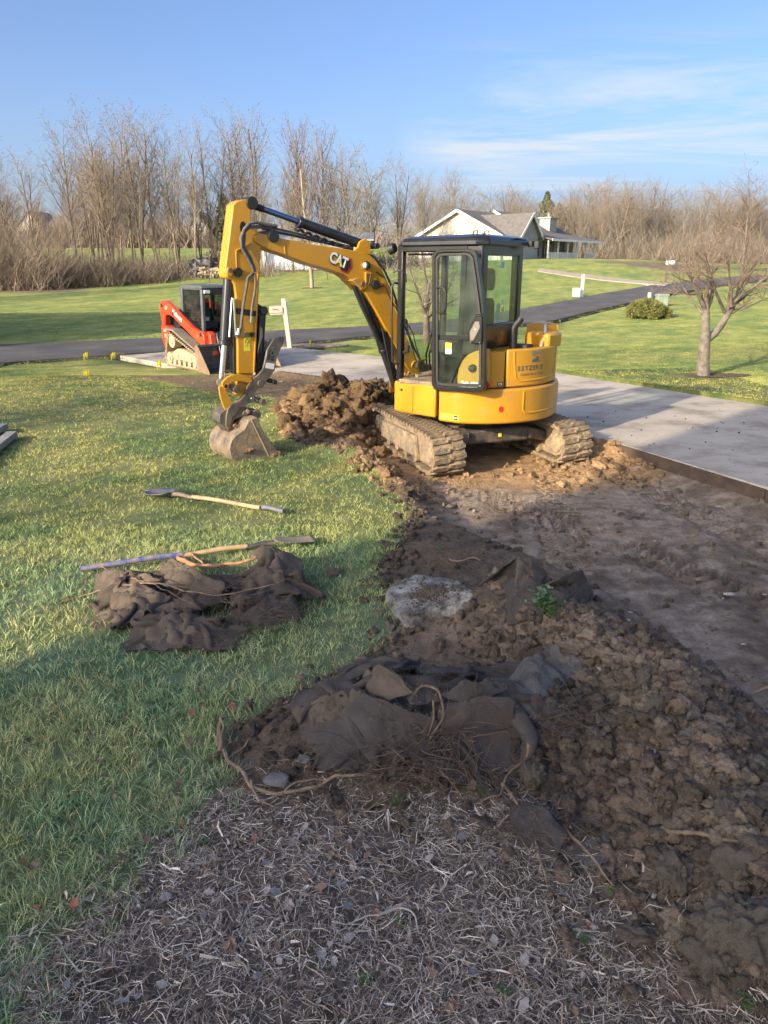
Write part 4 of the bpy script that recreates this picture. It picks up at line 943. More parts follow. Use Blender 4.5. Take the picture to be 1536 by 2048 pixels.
m_.tube([eb+Vector((.075, -.012, .345)), eb+Vector((.045, -.009, .30))], [.033, .03], 14, caps=False)
m_.build('exhaust_pipe', M_BLKM, ex, sharp=50)
# --- cab. plan (f,l): left side l=.85, rear f=-.45
CL, CR_ = .86, -.14; CRf, CFf = -.43, .575; ZC0, ZC1 = .70, 2.155
def post(name, pts, w, d, m=M_BLK, root=ex, up=None, bevel=.012):
    mb = MB()
    for i in range(len(pts)-1): mb.bar(pts[i], pts[i+1], w, d, up or HF_)
    return mb.build(name, m, root, bevel=bevel)
post('cab_post', [H(CFf-.03, CL-.04, ZC0), H(CFf-.05, CL-.04, ZC1)], .07, .07)
post('cab_post', [H(CFf-.03, CR_+.04, ZC0), H(CFf-.05, CR_+.04, ZC1)], .07, .07)
m_ = MB(); m_.prism([H(CRf+.17, CL+.004, 1.04), H(CRf+.02, CL+.004, 1.04), H(CRf-.05, CL-.01, 1.25), H(CRf-.05, CL-.01, ZC1), H(CRf+.14, CL+.004, ZC1)], HL*-.075); m_.build('cab_post', M_BLK, ex, bevel=.02)
post('cab_post', [H(CRf+.03, CR_+.04, 1.04), H(CRf+.03, CR_+.04, ZC1)], .09, .09)
# side rails above and below the door opening, sill step
post('door_header', [H(CFf-.06, CL-.035, ZC1-.03), H(CRf+.1, CL-.035, ZC1-.03)], .06, .08, up=Vector((0, 0, 1)))
post('door_sill', [H(CFf-.04, CL-.05, ZS+.012), H(CRf+.20, CL-.05, ZS+.012)], .11, .05, m=M_MUDM, up=Vector((0, 0, 1)))
# lower rear pillar inside the door gap
m_ = MB(); m_.prism([H(.08, CL-.02, ZS), H(-.12, CL-.02, ZS), H(-.30, CL-.02, 1.08), H(-.30, CL-.02, ZC1), H(-.22, CL-.02, ZC1), H(-.20, CL-.02, 1.15), H(-.03, CL-.02, 1.0)], HL*-.04); m_.build('door_jamb', M_BLK, ex, bevel=.008)
# yellow quarter shell seen through the door glass, with the model number
QP = H(0, CL+.03, 0)
def Q_(u, v, o=0): return onp(u, v, QP+HL*o, HL)
m_ = MB(); m_.prism([Q_(u, v) for u, v in [(914, 776), (913, 756), (916, 738), (923, 722), (934, 710), (947, 703), (960, 699), (973, 698), (973, 778)]], HL*-.10); qs = m_.build('quarter_shell', M_YELD, ex, bevel=.02)
m_ = MB(); m_.ball(tuple(Q_(947, 737)), (.058, .03, .045), 16); m_.build('door_stop_pad', M_BLKM, ex)
text_mesh('304E2', .115, flat_fn(Q_(921, 777, .006), -HF_, (0, 0, 1)), M_WHITE, ex, name='model_number', bold=.007, xs=.86)
m_ = MB(); m_.prism([Q_(u, v, .004) for u, v in [(966, 779), (974, 778), (981, 770), (975, 762), (966, 762)]], HL*.003); m_.build('model_badge', M_RED, ex)
m_ = MB(); m_.prism([H(CRf+.09, CL-.06, ZS), H(CRf+.06, CL-.06, 1.14), H(CRf+.06, CR_+.06, 1.14), H(CRf+.09, CR_+.06, ZS)], HF_*.03); m_.build('firewall', M_BLKM, ex)
m_ = MB(); m_.prism([H(CRf+.1, CL-.055, ZS), H(.02, CL-.055, ZS), H(-.08, CL-.055, .95), H(CRf+.06, CL-.055, 1.12)], HL*-.02); m_.build('inner_panel', M_BLKM, ex)
# roof: rounded slab with drip lip
rp = [(CFf+.04, CL-.10), (CFf-.08, CL+.03), (CRf+.02, CL+.03), (CRf-.10, CL-.05), (CRf-.12, CR_+.06), (CRf-.02, CR_-.02), (CFf-.10, CR_-.02), (CFf+.06, CR_+.10)]
rf_ = MB(); n = len(rp)
lay = [(1.0, ZC1-.012), (1.0, ZC1+.035), (.95, ZC1+.075), (.80, ZC1+.10)]
cf, cl_ = (CFf+CRf)/2-.02, (CL+CR_)/2; vv = []
for s_, z in lay:
    for f, l in rp: vv.append(H(cf+(f-cf)*s_, cl_+(l-cl_)*s_, z-(.035*max(0, (f-.35)) if z > ZC1 else 0)*2))
ff = [tuple(range(n-1, -1, -1)), tuple(range(3*n, 4*n))]+[(k*n+i, k*n+(i+1) % n, (k+1)*n+(i+1) % n, (k+1)*n+i) for k in range(3) for i in range(n)]
import bmesh
me = bpy.data.meshes.new('cab_roof'); me.from_pydata([tuple(q_) for q_ in vv], [], ff); bm = bmesh.new(); bm.from_mesh(me); bmesh.ops.recalc_face_normals(bm, faces=bm.faces); bm.to_mesh(me); bm.free()
me.polygons.foreach_set('use_smooth', np.ones(len(me.polygons), dtype=bool)); me.set_sharp_from_angle(angle=R(28)); link('cab_roof', me, M_BLK, ex, .015)
for f_, l_ in ((CRf+.10, CL-.05), (CRf+.0, CL-.10), (-.1, .2)):
    m_ = MB(); m_.tube([H(f_, l_, ZC1+.09), H(f_-.01, l_, ZC1+.125), H(f_-.05, l_, ZC1+.13), H(f_-.06, l_, ZC1+.09)], .006, 6); m_.build('lifting_eye', M_BLKM, ex)
# rear wall: lower panel, window frame, glass
m_ = MB(); m_.prism([H(CRf-.04, CL-.05, 1.10), H(CRf-.05, CL-.05, 1.36), H(CRf-.05, CR_+.05, 1.36), H(CRf-.04, CR_+.05, 1.10)], HF_*.05); m_.build('rear_panel', M_BLK, ex, bevel=.02)
m_ = MB(); m_.prism([H(CRf-.05, CL-.05, ZC1-.11), H(CRf-.05, CL-.05, ZC1), H(CRf-.05, CR_+.05, ZC1), H(CRf-.05, CR_+.05, ZC1-.11)], HF_*.05); m_.build('rear_panel', M_BLK, ex, bevel=.01)
for l_ in (CL-.085, CR_+.085):
    m_ = MB(); m_.prism([H(CRf-.048, l_+.045, 1.30), H(CRf-.048, l_-.045, 1.30), H(CRf-.048, l_-.045, ZC1), H(CRf-.048, l_+.045, ZC1)], HF_*.05); m_.build('rear_post', M_BLK, ex, bevel=.008)
m_ = MB(); m_.prism([H(CRf-.035, CL-.10, 1.30), H(CRf-.035, CR_+.10, 1.30), H(CRf-.035, CR_+.10, ZC1-.09), H(CRf-.035, CL-.10, ZC1-.09)], HF_*.005); rw = m_.build('rear_window', M_GLASS, ex)
m_ = MB(); m_.para(H(CRf-.040, .38, 1.955), HL*.035, HF_*.0015, (0, 0, .028)); m_.build('sticker', mat('pale blue sticker', (.25, .42, .50), .5), rw)
m_ = MB(); m_.para(H(CRf-.028, .42, 1.47), HL*.045, HF_*.0015, (0, 0, .09)); m_.build('sticker', mat('pale green sticker', (.50, .62, .55), .5), rw)
m_ = MB(); m_.para(H(CRf-.029, .31, 1.49), HL*.03, HF_*.0015, (0, 0, .028)); m_.build('sticker', M_YST, rw)
m_ = MB(); m_.para(H(CRf-.029, .31, 1.57), HL*.025, HF_*.0015, (0, 0, .025)); m_.build('sticker', M_WHITE, rw)
for l_ in (.70, .45):
    m_ = MB(); m_.cyl(H(CRf-.04, l_, 1.20), H(CRf-.055, l_, 1.20), .014, sides=12); m_.build('bolt', M_STEEL, ex)
# right wall: low panel, posts, glass
m_ = MB(); m_.prism([H(CRf+.05, CR_+.03, ZS), H(CFf-.05, CR_+.03, ZS), H(CFf-.05, CR_+.03, 1.0), H(CRf+.05, CR_+.03, 1.12)], HL*.04); m_.build('right_wall', M_BLKM, ex, bevel=.01)
m_ = MB(); m_.prism([H(CRf+.10, CR_+.04, 1.10), H(CFf-.08, CR_+.04, .98), H(CFf-.08, CR_+.04, ZC1-.05), H(CRf+.10, CR_+.04, ZC1-.05)], HL*.005); m_.build('side_window', M_GLASS, ex)
post('cab_post', [H(.12, CR_+.04, 1.05), H(.12, CR_+.04, ZC1)], .05, .05)
post('window_rail', [H(CFf-.06, CR_+.045, ZC1-.04), H(CRf+.06, CR_+.045, ZC1-.04)], .05, .07, up=Vector((0, 0, 1)))
post('front_header', [H(CFf-.05, CL-.05, ZC1-.03), H(CFf-.05, CR_+.05, ZC1-.03)], .06, .07, up=Vector((0, 0, 1)))
post('front_sill', [H(CFf-.04, CL-.05, ZS+.02), H(CFf-.04, CR_+.05, ZS+.02)], .08, .06, m=M_MUDM, up=Vector((0, 0, 1)))
m_ = MB(); m_.prism([H(CFf-.09, CL-.1, ZC1-.10), H(.0, CL-.1, ZC1-.10), H(.0, CR_+.1, ZC1-.10), H(CFf-.09, CR_+.1, ZC1-.10)], (0, 0, .02)); m_.build('raised_window', M_BLKM, ex)
m_ = MB(); m_.prism([H(CFf-.045, CL-.06, .75), H(CFf-.045, CR_+.06, .75), H(CFf-.045, CR_+.06, 1.13), H(CFf-.045, CL-.06, 1.13)], HF_*.005); m_.build('lower_windscreen', M_GLASS, ex)
# floor and mat
m_ = MB(); m_.prism([H(CFf-.06, CL-.10, ZS+.0), H(CRf+.1, CL-.10, ZS), H(CRf+.1, CR_+.06, ZS), H(CFf-.06, CR_+.06, ZS)], (0, 0, .035)); m_.build('cab_floor', M_MUDM, ex)
m_ = MB(); m_.tube([H(.45, .62, .73), H(.38, .42, .745), H(.46, .30, .74)], [.03, .035, .03], 8); m_.build('floor_mat', M_MUDM, ex)
# pedals and travel levers
for l_ in (.33, .40):
    m_ = MB(); m_.tube([H(.44, l_, .73), H(.46, l_, .95), H(.40, l_, 1.17)], .011, 8); m_.ball(tuple(H(.40, l_, 1.19)), .025, 8); m_.build('travel_lever', M_BLKM, ex)
    m_ = MB(); m_.para(H(.48, l_, .76), HF_*.06, HL*.03, (0, 0, .01)); m_.build('pedal', M_BLKM, ex)
m_ = MB(); m_.prism([H(.32, .12, ZS+.03), H(-.25, .12, ZS+.03), H(-.25, .12, 1.22), H(.15, .12, 1.24), H(.34, .12, 1.10)], HL*-.16); m_.build('console', M_BLKM, ex, bevel=.02)
m_ = MB(); m_.prism([H(.22, .72, 1.02), H(-.20, .72, 1.02), H(-.20, .72, 1.20), H(.20, .72, 1.22)], HL*-.10); m_.build('console', M_BLKM, ex, bevel=.02)
for l_ in (.04, .67):
    m_ = MB(); m_.tube([H(.17, l_, 1.2), H(.19, l_, 1.30), H(.17, l_, 1.40)], [.012, .014, .024], 8); m_.build('joystick', M_BLKM, ex)
# seat
m_ = MB(); m_.prism([H(-.22, .60, 1.02), H(.24, .60, 1.0), H(.27, .60, 1.06), H(.22, .60, 1.12), H(-.22, .60, 1.12)], HL*-.44); m_.build('seat_cushion', M_SEAT, ex, bevel=.03, segs=3)
m_ = MB(); m_.prism([H(.15, .57, .72), H(-.20, .57, .72), H(-.20, .57, 1.03), H(.15, .57, 1.03)], HL*-.38); m_.build('seat_base', M_BLKM, ex, bevel=.01)
sb = [(.0, 1.02), (.205, 1.06), (.215, 1.3), (.18, 1.56), (.12, 1.61), (0, 1.625)]; bp = [(-s_[0], s_[1]) for s_ in sb[1:-1]]
poly = [(.38+a_, z) for a_, z in [(-.20, 1.06), (-.215, 1.3), (-.17, 1.56), (-.11, 1.61), (.11, 1.61), (.17, 1.56), (.215, 1.3), (.20, 1.06)]]
m_ = MB(); m_.prism([H(-.17-.10*(z-1.06), l, z) for l, z in poly], HF_*-.10); m_.build('seat_back', M_SEAT, ex, bevel=.03, segs=3)
hp = [(.38+a_, z) for a_, z in [(-.11, 1.69), (-.13, 1.80), (-.115, 1.90), (-.08, 1.92), (.08, 1.92), (.115, 1.90), (.13, 1.80), (.11, 1.69)]]
m_ = MB(); m_.prism([H(-.235, l, z) for l, z in hp], HF_*-.10); m_.build('headrest', M_HEAD, ex, bevel=.025, segs=3)
for l_ in (.33, .43):
    m_ = MB(); m_.cyl(H(-.28, l_, 1.58), H(-.285, l_, 1.72), .006, sides=8); m_.build('headrest_rod', M_CHR, ex)
# --- the open door, folded back against the side: outline in the plane of the left wall, 13 cm outside it
PD = H(0, CL+.13, 0)
def D(u, v, off=0): return onp(u, v, PD+HL*off, HL)
outer = [(864, 512), (868, 503), (876, 499), (940, 497.5), (951, 501), (954, 512), (965, 590), (969, 640), (970, 774), (966, 783), (960, 785), (876, 781), (867, 779), (863, 771)]
inner = [(870, 515), (873, 508), (879, 505), (937, 504), (945, 508), (948, 516), (960, 600), (964, 645), (964, 768), (960, 776), (880, 773), (872, 770), (870, 762)]
def framed(name, A, B, m, root, t=.045, off=0.0):
    """ring between polygons A (outer) and B (inner), resampled to the same count"""
    def rs(P, n=64):
        return [q_[0] for q_ in resample([Vector((p[0], p[1], 0)) for p in P], sum(math.dist(P[i], P[(i+1) % len(P)]) for i in range(len(P)))/n)][:n]
    a = rs(A); b = rs(B); n = min(len(a), len(b)); a = a[:n]; b = b[:n]
    v = [D(p.x, p.y, off) for p in a]+[D(p.x, p.y, off) for p in b]; v += [q_-HL*t for q_ in v]; f = []
    for i in range(n):
        j = (i+1) % n; f += [(i, j, n+j, n+i), (2*n+i, 3*n+i, 3*n+j, 2*n+j), (i, 2*n+i, 2*n+j, j), (n+i, n+j, 3*n+j, 3*n+i)]
    me = bpy.data.meshes.new(name); me.from_pydata([tuple(q_) for q_ in v], [], f); bm = bmesh.new(); bm.from_mesh(me); bmesh.ops.recalc_face_normals(bm, faces=bm.faces); bm.to_mesh(me); bm.free()
    me.polygons.foreach_set('use_smooth', np.ones(len(me.polygons), dtype=bool)); me.set_sharp_from_angle(angle=R(35)); return link(name, me, m, root, .006)
door = framed('door', outer, inner, M_BLK, ex)
framed('rubber_seal', [(871, 516), (874, 509.5), (880, 506.5), (936, 505.5), (943, 509), (946.5, 517), (958, 600), (962.5, 645), (962.5, 767), (959, 774), (881, 771.5), (873.5, 768.5), (871.5, 762)],
       [(875, 518), (877, 513), (882, 511), (934, 510), (939, 512.5), (942.5, 520), (953, 602), (958, 646), (958, 764), (956, 768.5), (883, 766.5), (877, 764.5), (875.5, 760)], M_BLKM, door, .02, .008)
m_ = MB(); m_.prism([D(u, v, -.02) for u, v in [(871, 670), (963, 670), (963, 681), (871, 680)]], HL*-.03); m_.build('door_rail', M_BLK, door, bevel=.006)
m_ = MB(); m_.prism([D(u, v, -.022) for u, v in [(872, 508), (940, 506), (948, 520), (962, 640), (962, 672), (872, 671)]], HL*-.006); dg_ = m_.build('door_glass', M_GLASS, door)
m_ = MB(); m_.prism([D(u, v, -.022) for u, v in [(872, 679), (963, 680), (963, 772), (872, 770)]], HL*-.006); dg2 = m_.build('door_glass', M_GLASS, door)
m_ = MB(); m_.tube([D(875, 577, 0), D(876, 574, .03), D(886, 576, .05), D(891, 585, .05), D(891, 615, .05), D(887, 625, .05), D(876, 626, .03), D(875, 623, 0)], .012, 8); m_.build('door_handle', M_BLKM, door)
m_ = MB(); m_.tube([D(880, 579, .02), D(881, 600, .028), D(880, 622, .02)], .007, 8); m_.build('door_handle', M_BLKM, door)
lp = [(951, 632), (962, 633), (964, 640), (964, 682), (960, 689), (942, 687), (936, 681), (936, 660), (942, 645)]
m_ = MB(); m_.prism([D(u, v, .025) for u, v in lp], HL*-.05); m_.build('latch_housing', M_BLK, door, bevel=.012)
m_ = MB(); m_.prism([D(u, v, .031) for u, v in [(950, 643), (958, 643), (960, 655), (947, 680), (940, 682), (939, 664)]], HL*-.02); m_.build('latch_plate', mat('tan latch plate', (.17, .145, .12), .5), door, bevel=.003)
m_ = MB(); m_.cyl(D(950.5, 659, .02), D(950.5, 659, .036), .010, sides=12); m_.build('latch_pin', M_CHR, door)
for (u, v) in ((941, 684), (959, 685)):
    m_ = MB(); m_.cyl(D(u, v, .02), D(u, v, .034), .009, sides=8); m_.build('bolt', M_STEEL, door)
m_ = MB(); m_.tube([D(951, 632, .02), D(953, 627, .03), D(962, 628, .03), D(963, 636, .02)], .008, 6); m_.build('latch_bracket', M_BLKM, door)
m_ = MB(); m_.para(D(897, 691, -.018), HF_*.036, HL*.001, (0, 0, .028)); m_.build('sticker', M_YST, dg2)
m_ = MB(); m_.para(D(897, 702.5, -.018), HF_*.036, HL*.001, (0, 0, .028)); m_.build('sticker', mat('pale mint sticker', (.6, .68, .62), .5), dg2)
text_mesh('!  \u25b2', .03, flat_fn(D(892, 693, -.0165), -HF_, (0, 0, 1)), M_DKD, dg2)
# front left: grab loop, mirror arm, work lamps
m_ = MB(); m_.tube([D(797, 567, -.05), D(788, 566, .0), D(784, 572, .02), D(783, 640, .02), D(785, 722, .02), D(790, 728, .0), D(798, 728, -.05)], .012, 8); m_.build('grab_handle', M_BLKM, ex)
m_ = MB(); m_.tube([D(786, 545, .02), D(794, 541, .0), D(805, 541, .0), D(811, 548, -.02), D(812, 565, -.04)], .010, 8); m_.build('mirror_arm', M_BLKM, ex)
m_ = MB(); q0 = H(CFf+.04, CL-.03, ZC1-.02); m_.cyl(q0, q0+HF_*.07+Vector((0, 0, -.02)), .05, .062, 16); m_.build('work_lamp', M_BLKM, ex, bevel=.006)
m_ = MB(); q0 = H(CRf-.11, CR_+.03, ZC1+.02); m_.para(q0, HF_*.05, HL*.045, (0, 0, .03)); m_.para(q0+HF_*-.07+Vector((.02, 0, -.01)), HF_*.03, HL*.03, (0, 0, .04)); m_.build('rear_camera', M_BLKM, ex, bevel=.008)
m_ = MB(); q0 = H(CRf-.10, .35, ZC1+.05); m_.tube([q0, q0+HL*-.15+Vector((0, 0, .02)), q0+HL*-.4], .007, 6); m_.build('roof_cable', M_BLKM, ex)
m_ = MB(); m_.tube([D(808, 705, -.12), D(815, 703, -.10), D(816, 690, -.10)], .022, 8); m_.build('door_catch', M_BLKM, ex)
# swing post bracket that carries the boom
BF = Vector((.34, 9.35, .80)); BA = R(35.3); BD = Vector((-math.cos(BA), -math.sin(BA), 0)); BN = Vector((math.sin(BA), -math.cos(BA), 0))
m_ = MB(); m_.prism([H(.70, .28, .36), H(.70, -.28, .36), H(1.02, -.12, .36), H(1.02, .12, .36)], (0, 0, .30)); m_.build('swing_mount', M_YELD, ex, bevel=.02)
m_ = MB(); q0 = H(.92, 0, 0); m_.cyl(q0+Vector((0, 0, .30)), q0+Vector((0, 0, .70)), .13, sides=24); m_.build('swing_post', M_YELD, ex, bevel=.01)
for s_ in (-1, 1):
    m_ = MB(); P0_ = q0+BN*s_*.12; m_.prism([P0_+Vector((0, 0, .42)), P0_+BD*.25+Vector((0, 0, .42)), P0_+BD*.24+Vector((0, 0, .58)), BF+BN*s_*.12+BD*.08+Vector((0, 0, .05)), BF+BN*s_*.12-BD*.10+Vector((0, 0, .07)), P0_-BD*.06+Vector((0, 0, .62))], BN*s_*.03); m_.build('swing_bracket', M_YELD, ex, bevel=.01)
m_ = MB(); m_.cyl(BF-BN*.17, BF+BN*.17, .045, sides=20); m_.build('pin', M_STEEL, ex, bevel=.005)
# --- boom, arm and tool in the boom's own vertical plane
def B(uv, off=0.0): return onp(uv[0], uv[1], BF+BN*off, BN)
def plate(name, pts, m, off, thick, bevel=.01, root=ex, sharp=35):
    mb = MB(); mb.prism([B(p_, off) for p_ in pts], BN*-thick); return mb.build(name, m, root, bevel=bevel, sharp=sharp)
boom_top = [c2(400, 350), c2(412, 328), c2(435, 317), c2(480, 325), c2(620, 358), c2(860, 402), c2(1100, 437), c2(1200, 458), c2(1245, 478), c2(1290, 520), c2(1340, 600), c2(1395, 720), c2(1440, 860), c1(205, 390), c1(245, 480), c1(290, 580), c1(335, 690), c1(375, 790), c1(408, 850), c1(418, 880)]
boom_bot = [c1(405, 905), c1(375, 910), c1(352, 893), c1(318, 838), c1(240, 690), c1(160, 545), c1(90, 425), c1(50, 370), c2(1170, 715), c2(1130, 670), c2(1050, 615), c2(940, 580), c2(780, 535), c2(640, 480), c2(520, 440), c2(440, 402), c2(408, 380)]
boom = plate('boom', boom_top+boom_bot, M_YEL, .11, .22, .012)
plate('boom_gusset', [c2(1160, 700), c2(1110, 660), c2(1150, 640), c2(1200, 655), c2(1225, 690), c2(1215, 725), c2(1185, 735)], M_YELD, .125, .25, .01)
plate('weld_seam', [c2(612, 385), c2(622, 385), c2(630, 470), c2(622, 470)], M_YEL, .116, .01, .004, root=boom)
plate('boom_clevis', [c2(1130, 440), c2(1155, 415), c2(1168, 378), c2(1200, 358), c2(1215, 352), c2(1228, 372), c2(1255, 385), c2(1248, 402), c2(1250, 440), c2(1262, 478), c2(1200, 465)], M_YEL, .10, .03, .008)
plate('boom_clevis', [c2(1130, 440), c2(1155, 415), c2(1168, 378), c2(1200, 358), c2(1215, 352), c2(1228, 372), c2(1255, 385), c2(1248, 402), c2(1250, 440), c2(1262, 478), c2(1200, 465)], M_YEL, -.07, .03, .008)
def pinat(uv, r, o0, o1, m=M_STEEL, root=ex, name='pin'):
    mb = MB(); mb.cyl(B(uv, o0), B(uv, o0)+BN*(o1-o0), r, sides=18); return mb.build(name, m, root, bevel=.004)
def boss(uv, r, o0, o1, m=M_STEEL): pinat(uv, r, o0, o1, m, name='pin_boss')
boss(c2(1212, 412), .032, -.12, .12, M_BLKM); boss(c2(450, 345), .06, -.15, .135, M_BLKM); boss(c2(1185, 688), .05, -.15, .145, M_BLKM); boss(c1(405, 865), .055, -.16, .13, M_YELD)
pinat(c2(1190, 690), .03, .14, .155)
# logo on the boom side
Xb = (B(c2(1040, 510), .112)-B(c2(950, 470), .112)).normalized(); o0 = B(c2(940, 518), .1125); Yb = Vector((0, 0, 1))-Xb*Xb.z; Yb.normalize()
text_mesh('CAT', .155, flat_fn(o0+BN*.0045, Xb, Yb), M_WHITE, boom, name='lettering', bold=.006, xs=.82, spacing=.88)
text_mesh('CAT', .155, flat_fn(o0+BN*.0015-Yb*.006+Xb*.004, Xb, Yb), M_DKD, boom, name='lettering', bold=.014, xs=.82, spacing=.88)
hx = o0+Xb*.225+Yb*.035
def bpoly(pts, m, off, nm):
    me = bpy.data.meshes.new(nm); me.from_pydata([tuple(hx+Xb*a_+Yb*b_+BN*off) for a_, b_ in pts], [], [tuple(range(len(pts)))]); link(nm, me, m, boom)
hexp = [(-.055, .085), (.045, .085), (.085, .0), (.045, -.085), (-.045, -.085), (-.085, -.03)]
bpoly(hexp, M_RED, .0006, 'red_badge'); bpoly([(a_*.8-.006, b_*.8) for a_, b_ in hexp], M_DKD, .0010, 'black_badge')
bpoly([(-.145, -.033), (-.095, .030), (-.040, -.033), (-.092, -.012)], M_YST, .0065, 'yellow_triangle')
# boom lamp with bracket and cable
m_ = MB(); lc = B(c2(1235, 552), .13); m_.tube([lc-BD*.0+BN*.0, lc+BD*.035, lc+BD*.05], [.035, .05, .045], 18); m_.build('boom_lamp', M_BLKM, ex)
m_ = MB(); m_.ball(tuple(lc+BD*.047), (.03, .03, .034), 12); m_.build('lamp_lens', mat('lamp lens', (.6, .6, .58), .15), ex)
plate('lamp_bracket', [c2(1212, 600), c2(1262, 598), c2(1262, 612), c2(1222, 618), c2(1225, 680), c2(1212, 680)], M_YELD, .13, .02, .003)
m_ = MB(); m_.tube([B(c2(1250, 610), .13), B(c2(1235, 690), .14), B(c2(1300, 715), .135), B(c2(1345, 700), .125), B(c2(1350, 640), .12), B(c2(1290, 600), .12)], .006, 6); m_.build('lamp_cable', M_BLKM, ex)
# arm cylinder on top of the boom
def off2(uv, o_): return B(uv, o_)
ra, rb_ = B(c2(350, 100), 0), B(c2(1205, 405), 0); dd_ = (rb_-ra)
m_ = MB(); m_.cyl(ra+dd_*.10, ra+dd_*.44, .030, sides=18); m_.build('cylinder_rod', mat('blued rod', (.16, .24, .42), .18, metal=.9), ex)
m_ = MB(); m_.cyl(ra, ra+dd_*.12, .034, sides=16); m_.cyl(ra-BN*.08, ra+BN*.11, .062, sides=20); m_.build('rod_eye', M_BLKM, ex, bevel=.006)
m_ = MB(); m_.cyl(ra+dd_*.40, ra+dd_*.435, .062, sides=24); m_.cyl(ra+dd_*.43, ra+dd_*.97, .053, sides=24); m_.cyl(ra+dd_*.95, ra+dd_*1.0, .045, sides=18); m_.build('arm_cylinder', M_CYL, ex, bevel=.006)
# hard lines and hoses along the boom
rg = random.Random(4)
for k in range(4):
    o_ = -.06+.04*k; P = [B(c2(430+8*k, 262+6*k), o_), B(c2(560, 285+8*k), o_), B(c2(700, 318+6*k), o_), B(c2(860, 360+5*k), o_), B(c2(1000, 392+5*k), o_), B(c2(1120, 420+5*k), o_)]
    m_ = MB(); m_.tube(P, .013, 7); m_.build('hard_line', M_BLKM if k % 2 else M_STEEL, ex)
for k in range(4):
    o_ = -.07+.045*k; P = [B(c2(1245, 470), o_), B(c2(1285, 500), o_), B(c2(1345, 580), o_), B(c2(1400, 700), o_), B(c2(1452, 860), o_), B(c1(255, 475), o_), B(c1(330, 640), o_), B(c1(380, 760), o_+.02), B(c1(440, 870), o_)]
    m_ = MB(); m_.tube(P, .014, 7); m_.build('hydraulic_hose', M_HOSE if k % 2 else M_BLKM, ex)
for k in range(7):
    t = k/7; u_, v_ = 690+t*400, 262+t*150; m_ = MB(); m_.tube([B(c2(u_, v_+18), .05), B(c2(u_+20, v_+36), .07), B(c2(u_+50, v_+30), .06), B(c2(u_+70, v_+46), .05)], .014, 6); m_.build('hose_loop', M_BLKM, ex)
for o_, dy in ((.145, 0), (.12, 1)):
    P = [c2(560, 262+8*dy), c2(470, 250+20*dy), c2(410, 235+35*dy), c2(360, 245+25*dy), c2(325, 285+20*dy), c2(300+22*dy, 350+10*dy), c2(305+15*dy, 420), c2(345+20*dy, 490), c2(380+12*dy, 560), c2(392+8*dy, 600)]
    m_ = MB(); m_.tube([B(p_, o_) for p_ in P], .017, 9); m_.build('hydraulic_hose', M_HOSE, ex)
for P in ([c2(388, 605), c2(350, 640), c2(335, 740), c2(318, 830), c2(310, 900), c2(300, 1000), c2(280, 1060)], [c2(396, 608), c2(408, 680), c2(398, 760), c2(382, 850), c2(375, 920), c2(368, 970)]):
    m_ = MB(); m_.tube([B(p_, .125) for p_ in P], .015, 8); m_.build('hydraulic_hose', M_HOSE, ex)
    m_ = MB(); m_.cyl(B(P[-1], .125), B((P[-1][0]+1.2, P[-1][1]-13), .125), .018, sides=10); m_.build('hose_fitting', M_CHR, ex)
m_ = MB(); m_.tube([B(c2(188, 345), -.12), B(c2(165, 400), -.14), B(c2(170, 480), -.13), B(c2(185, 560), -.12)], .014, 7); m_.tube([B(c2(205, 355), -.11), B(c2(180, 430), -.13), B(c2(178, 520), -.13), B(c2(165, 640), -.10)], .014, 7); m_.build('hydraulic_hose', M_HOSE, ex)
# arm (dipper)
arm_p = [c2(243, 108), c2(268, 82), c2(305, 70), c2(345, 66), c2(372, 84), c2(388, 120), c2(372, 180), c2(378, 230), c2(370, 275), c2(400, 290), c2(428, 318), c2(447, 345), c2(450, 440), c2(440, 580), c2(434, 700), c2(429, 800), c2(413, 960), c2(400, 1090), c2(390, 1345), c2(278, 1345), c2(276, 1150), c2(268, 960), c2(262, 760), c2(252, 690), c2(232, 655), c2(212, 655), c2(192, 640), c2(184, 610), c2(190, 540), c2(210, 380), c2(226, 250)]
arm = plate('arm', arm_p, M_YEL, .085, .17, .010)
plate('arm_rib', [c2(425, 600), c2(436, 600), c2(402, 1340), c2(391, 1340)], M_YEL, .10, .20, .004, root=arm)
plate('arm_rib', [c2(262, 440), c2(370, 385), c2(372, 393), c2(266, 450)], M_YEL, .098, .02, .004, root=arm)
plate('arm_rib', [c2(262, 450), c2(268, 450), c2(275, 640), c2(269, 640)], M_YEL, .093, .01, .003, root=arm)
plate('arm_band', [c2(268, 862), c2(418, 885), c2(414, 925), c2(268, 905)], M_BLKM, .094, .19, .004, root=arm)
plate('arm_band', [c2(268, 1045), c2(402, 1040), c2(400, 1075), c2(268, 1082)], mat('tarnished band', (.25, .16, .05), .6), .092, .185, .004, root=arm)
plate('warning_label', [c2(322, 1075), c2(368, 1075), c2(366, 1178), c2(322, 1178)], M_YST, .0865, .003, 0, root=arm)
text_mesh('\u25b3\n-1', .05, flat_fn(B(c2(328, 1112), .090), BD*-1, (0, 0, 1)), M_DKD, arm)
mb = MB(); 
me = bpy.data.meshes.new('warning_triangle'); tp = [c2(327, 1118), c2(362, 1118), c2(345, 1084)]; me.from_pydata([tuple(B(p_, .0905)) for p_ in tp], [], [(0, 1, 2)]); link('warning_triangle', me, M_DKD, arm)
me = bpy.data.meshes.new('warning_triangle'); tp = [c2(332, 1115), c2(357, 1115), c2(345, 1091)]; me.from_pydata([tuple(B(p_, .0912)) for p_ in tp], [], [(0, 1, 2)]); link('warning_triangle', me, M_YST, arm)
plate('arm_opening', [c2(300, 235), c2(318, 228), c2(332, 245), c2(330, 285), c2(312, 315), c2(296, 300), c2(290, 265)], M_DKD, .0862, .003, 0, root=arm)
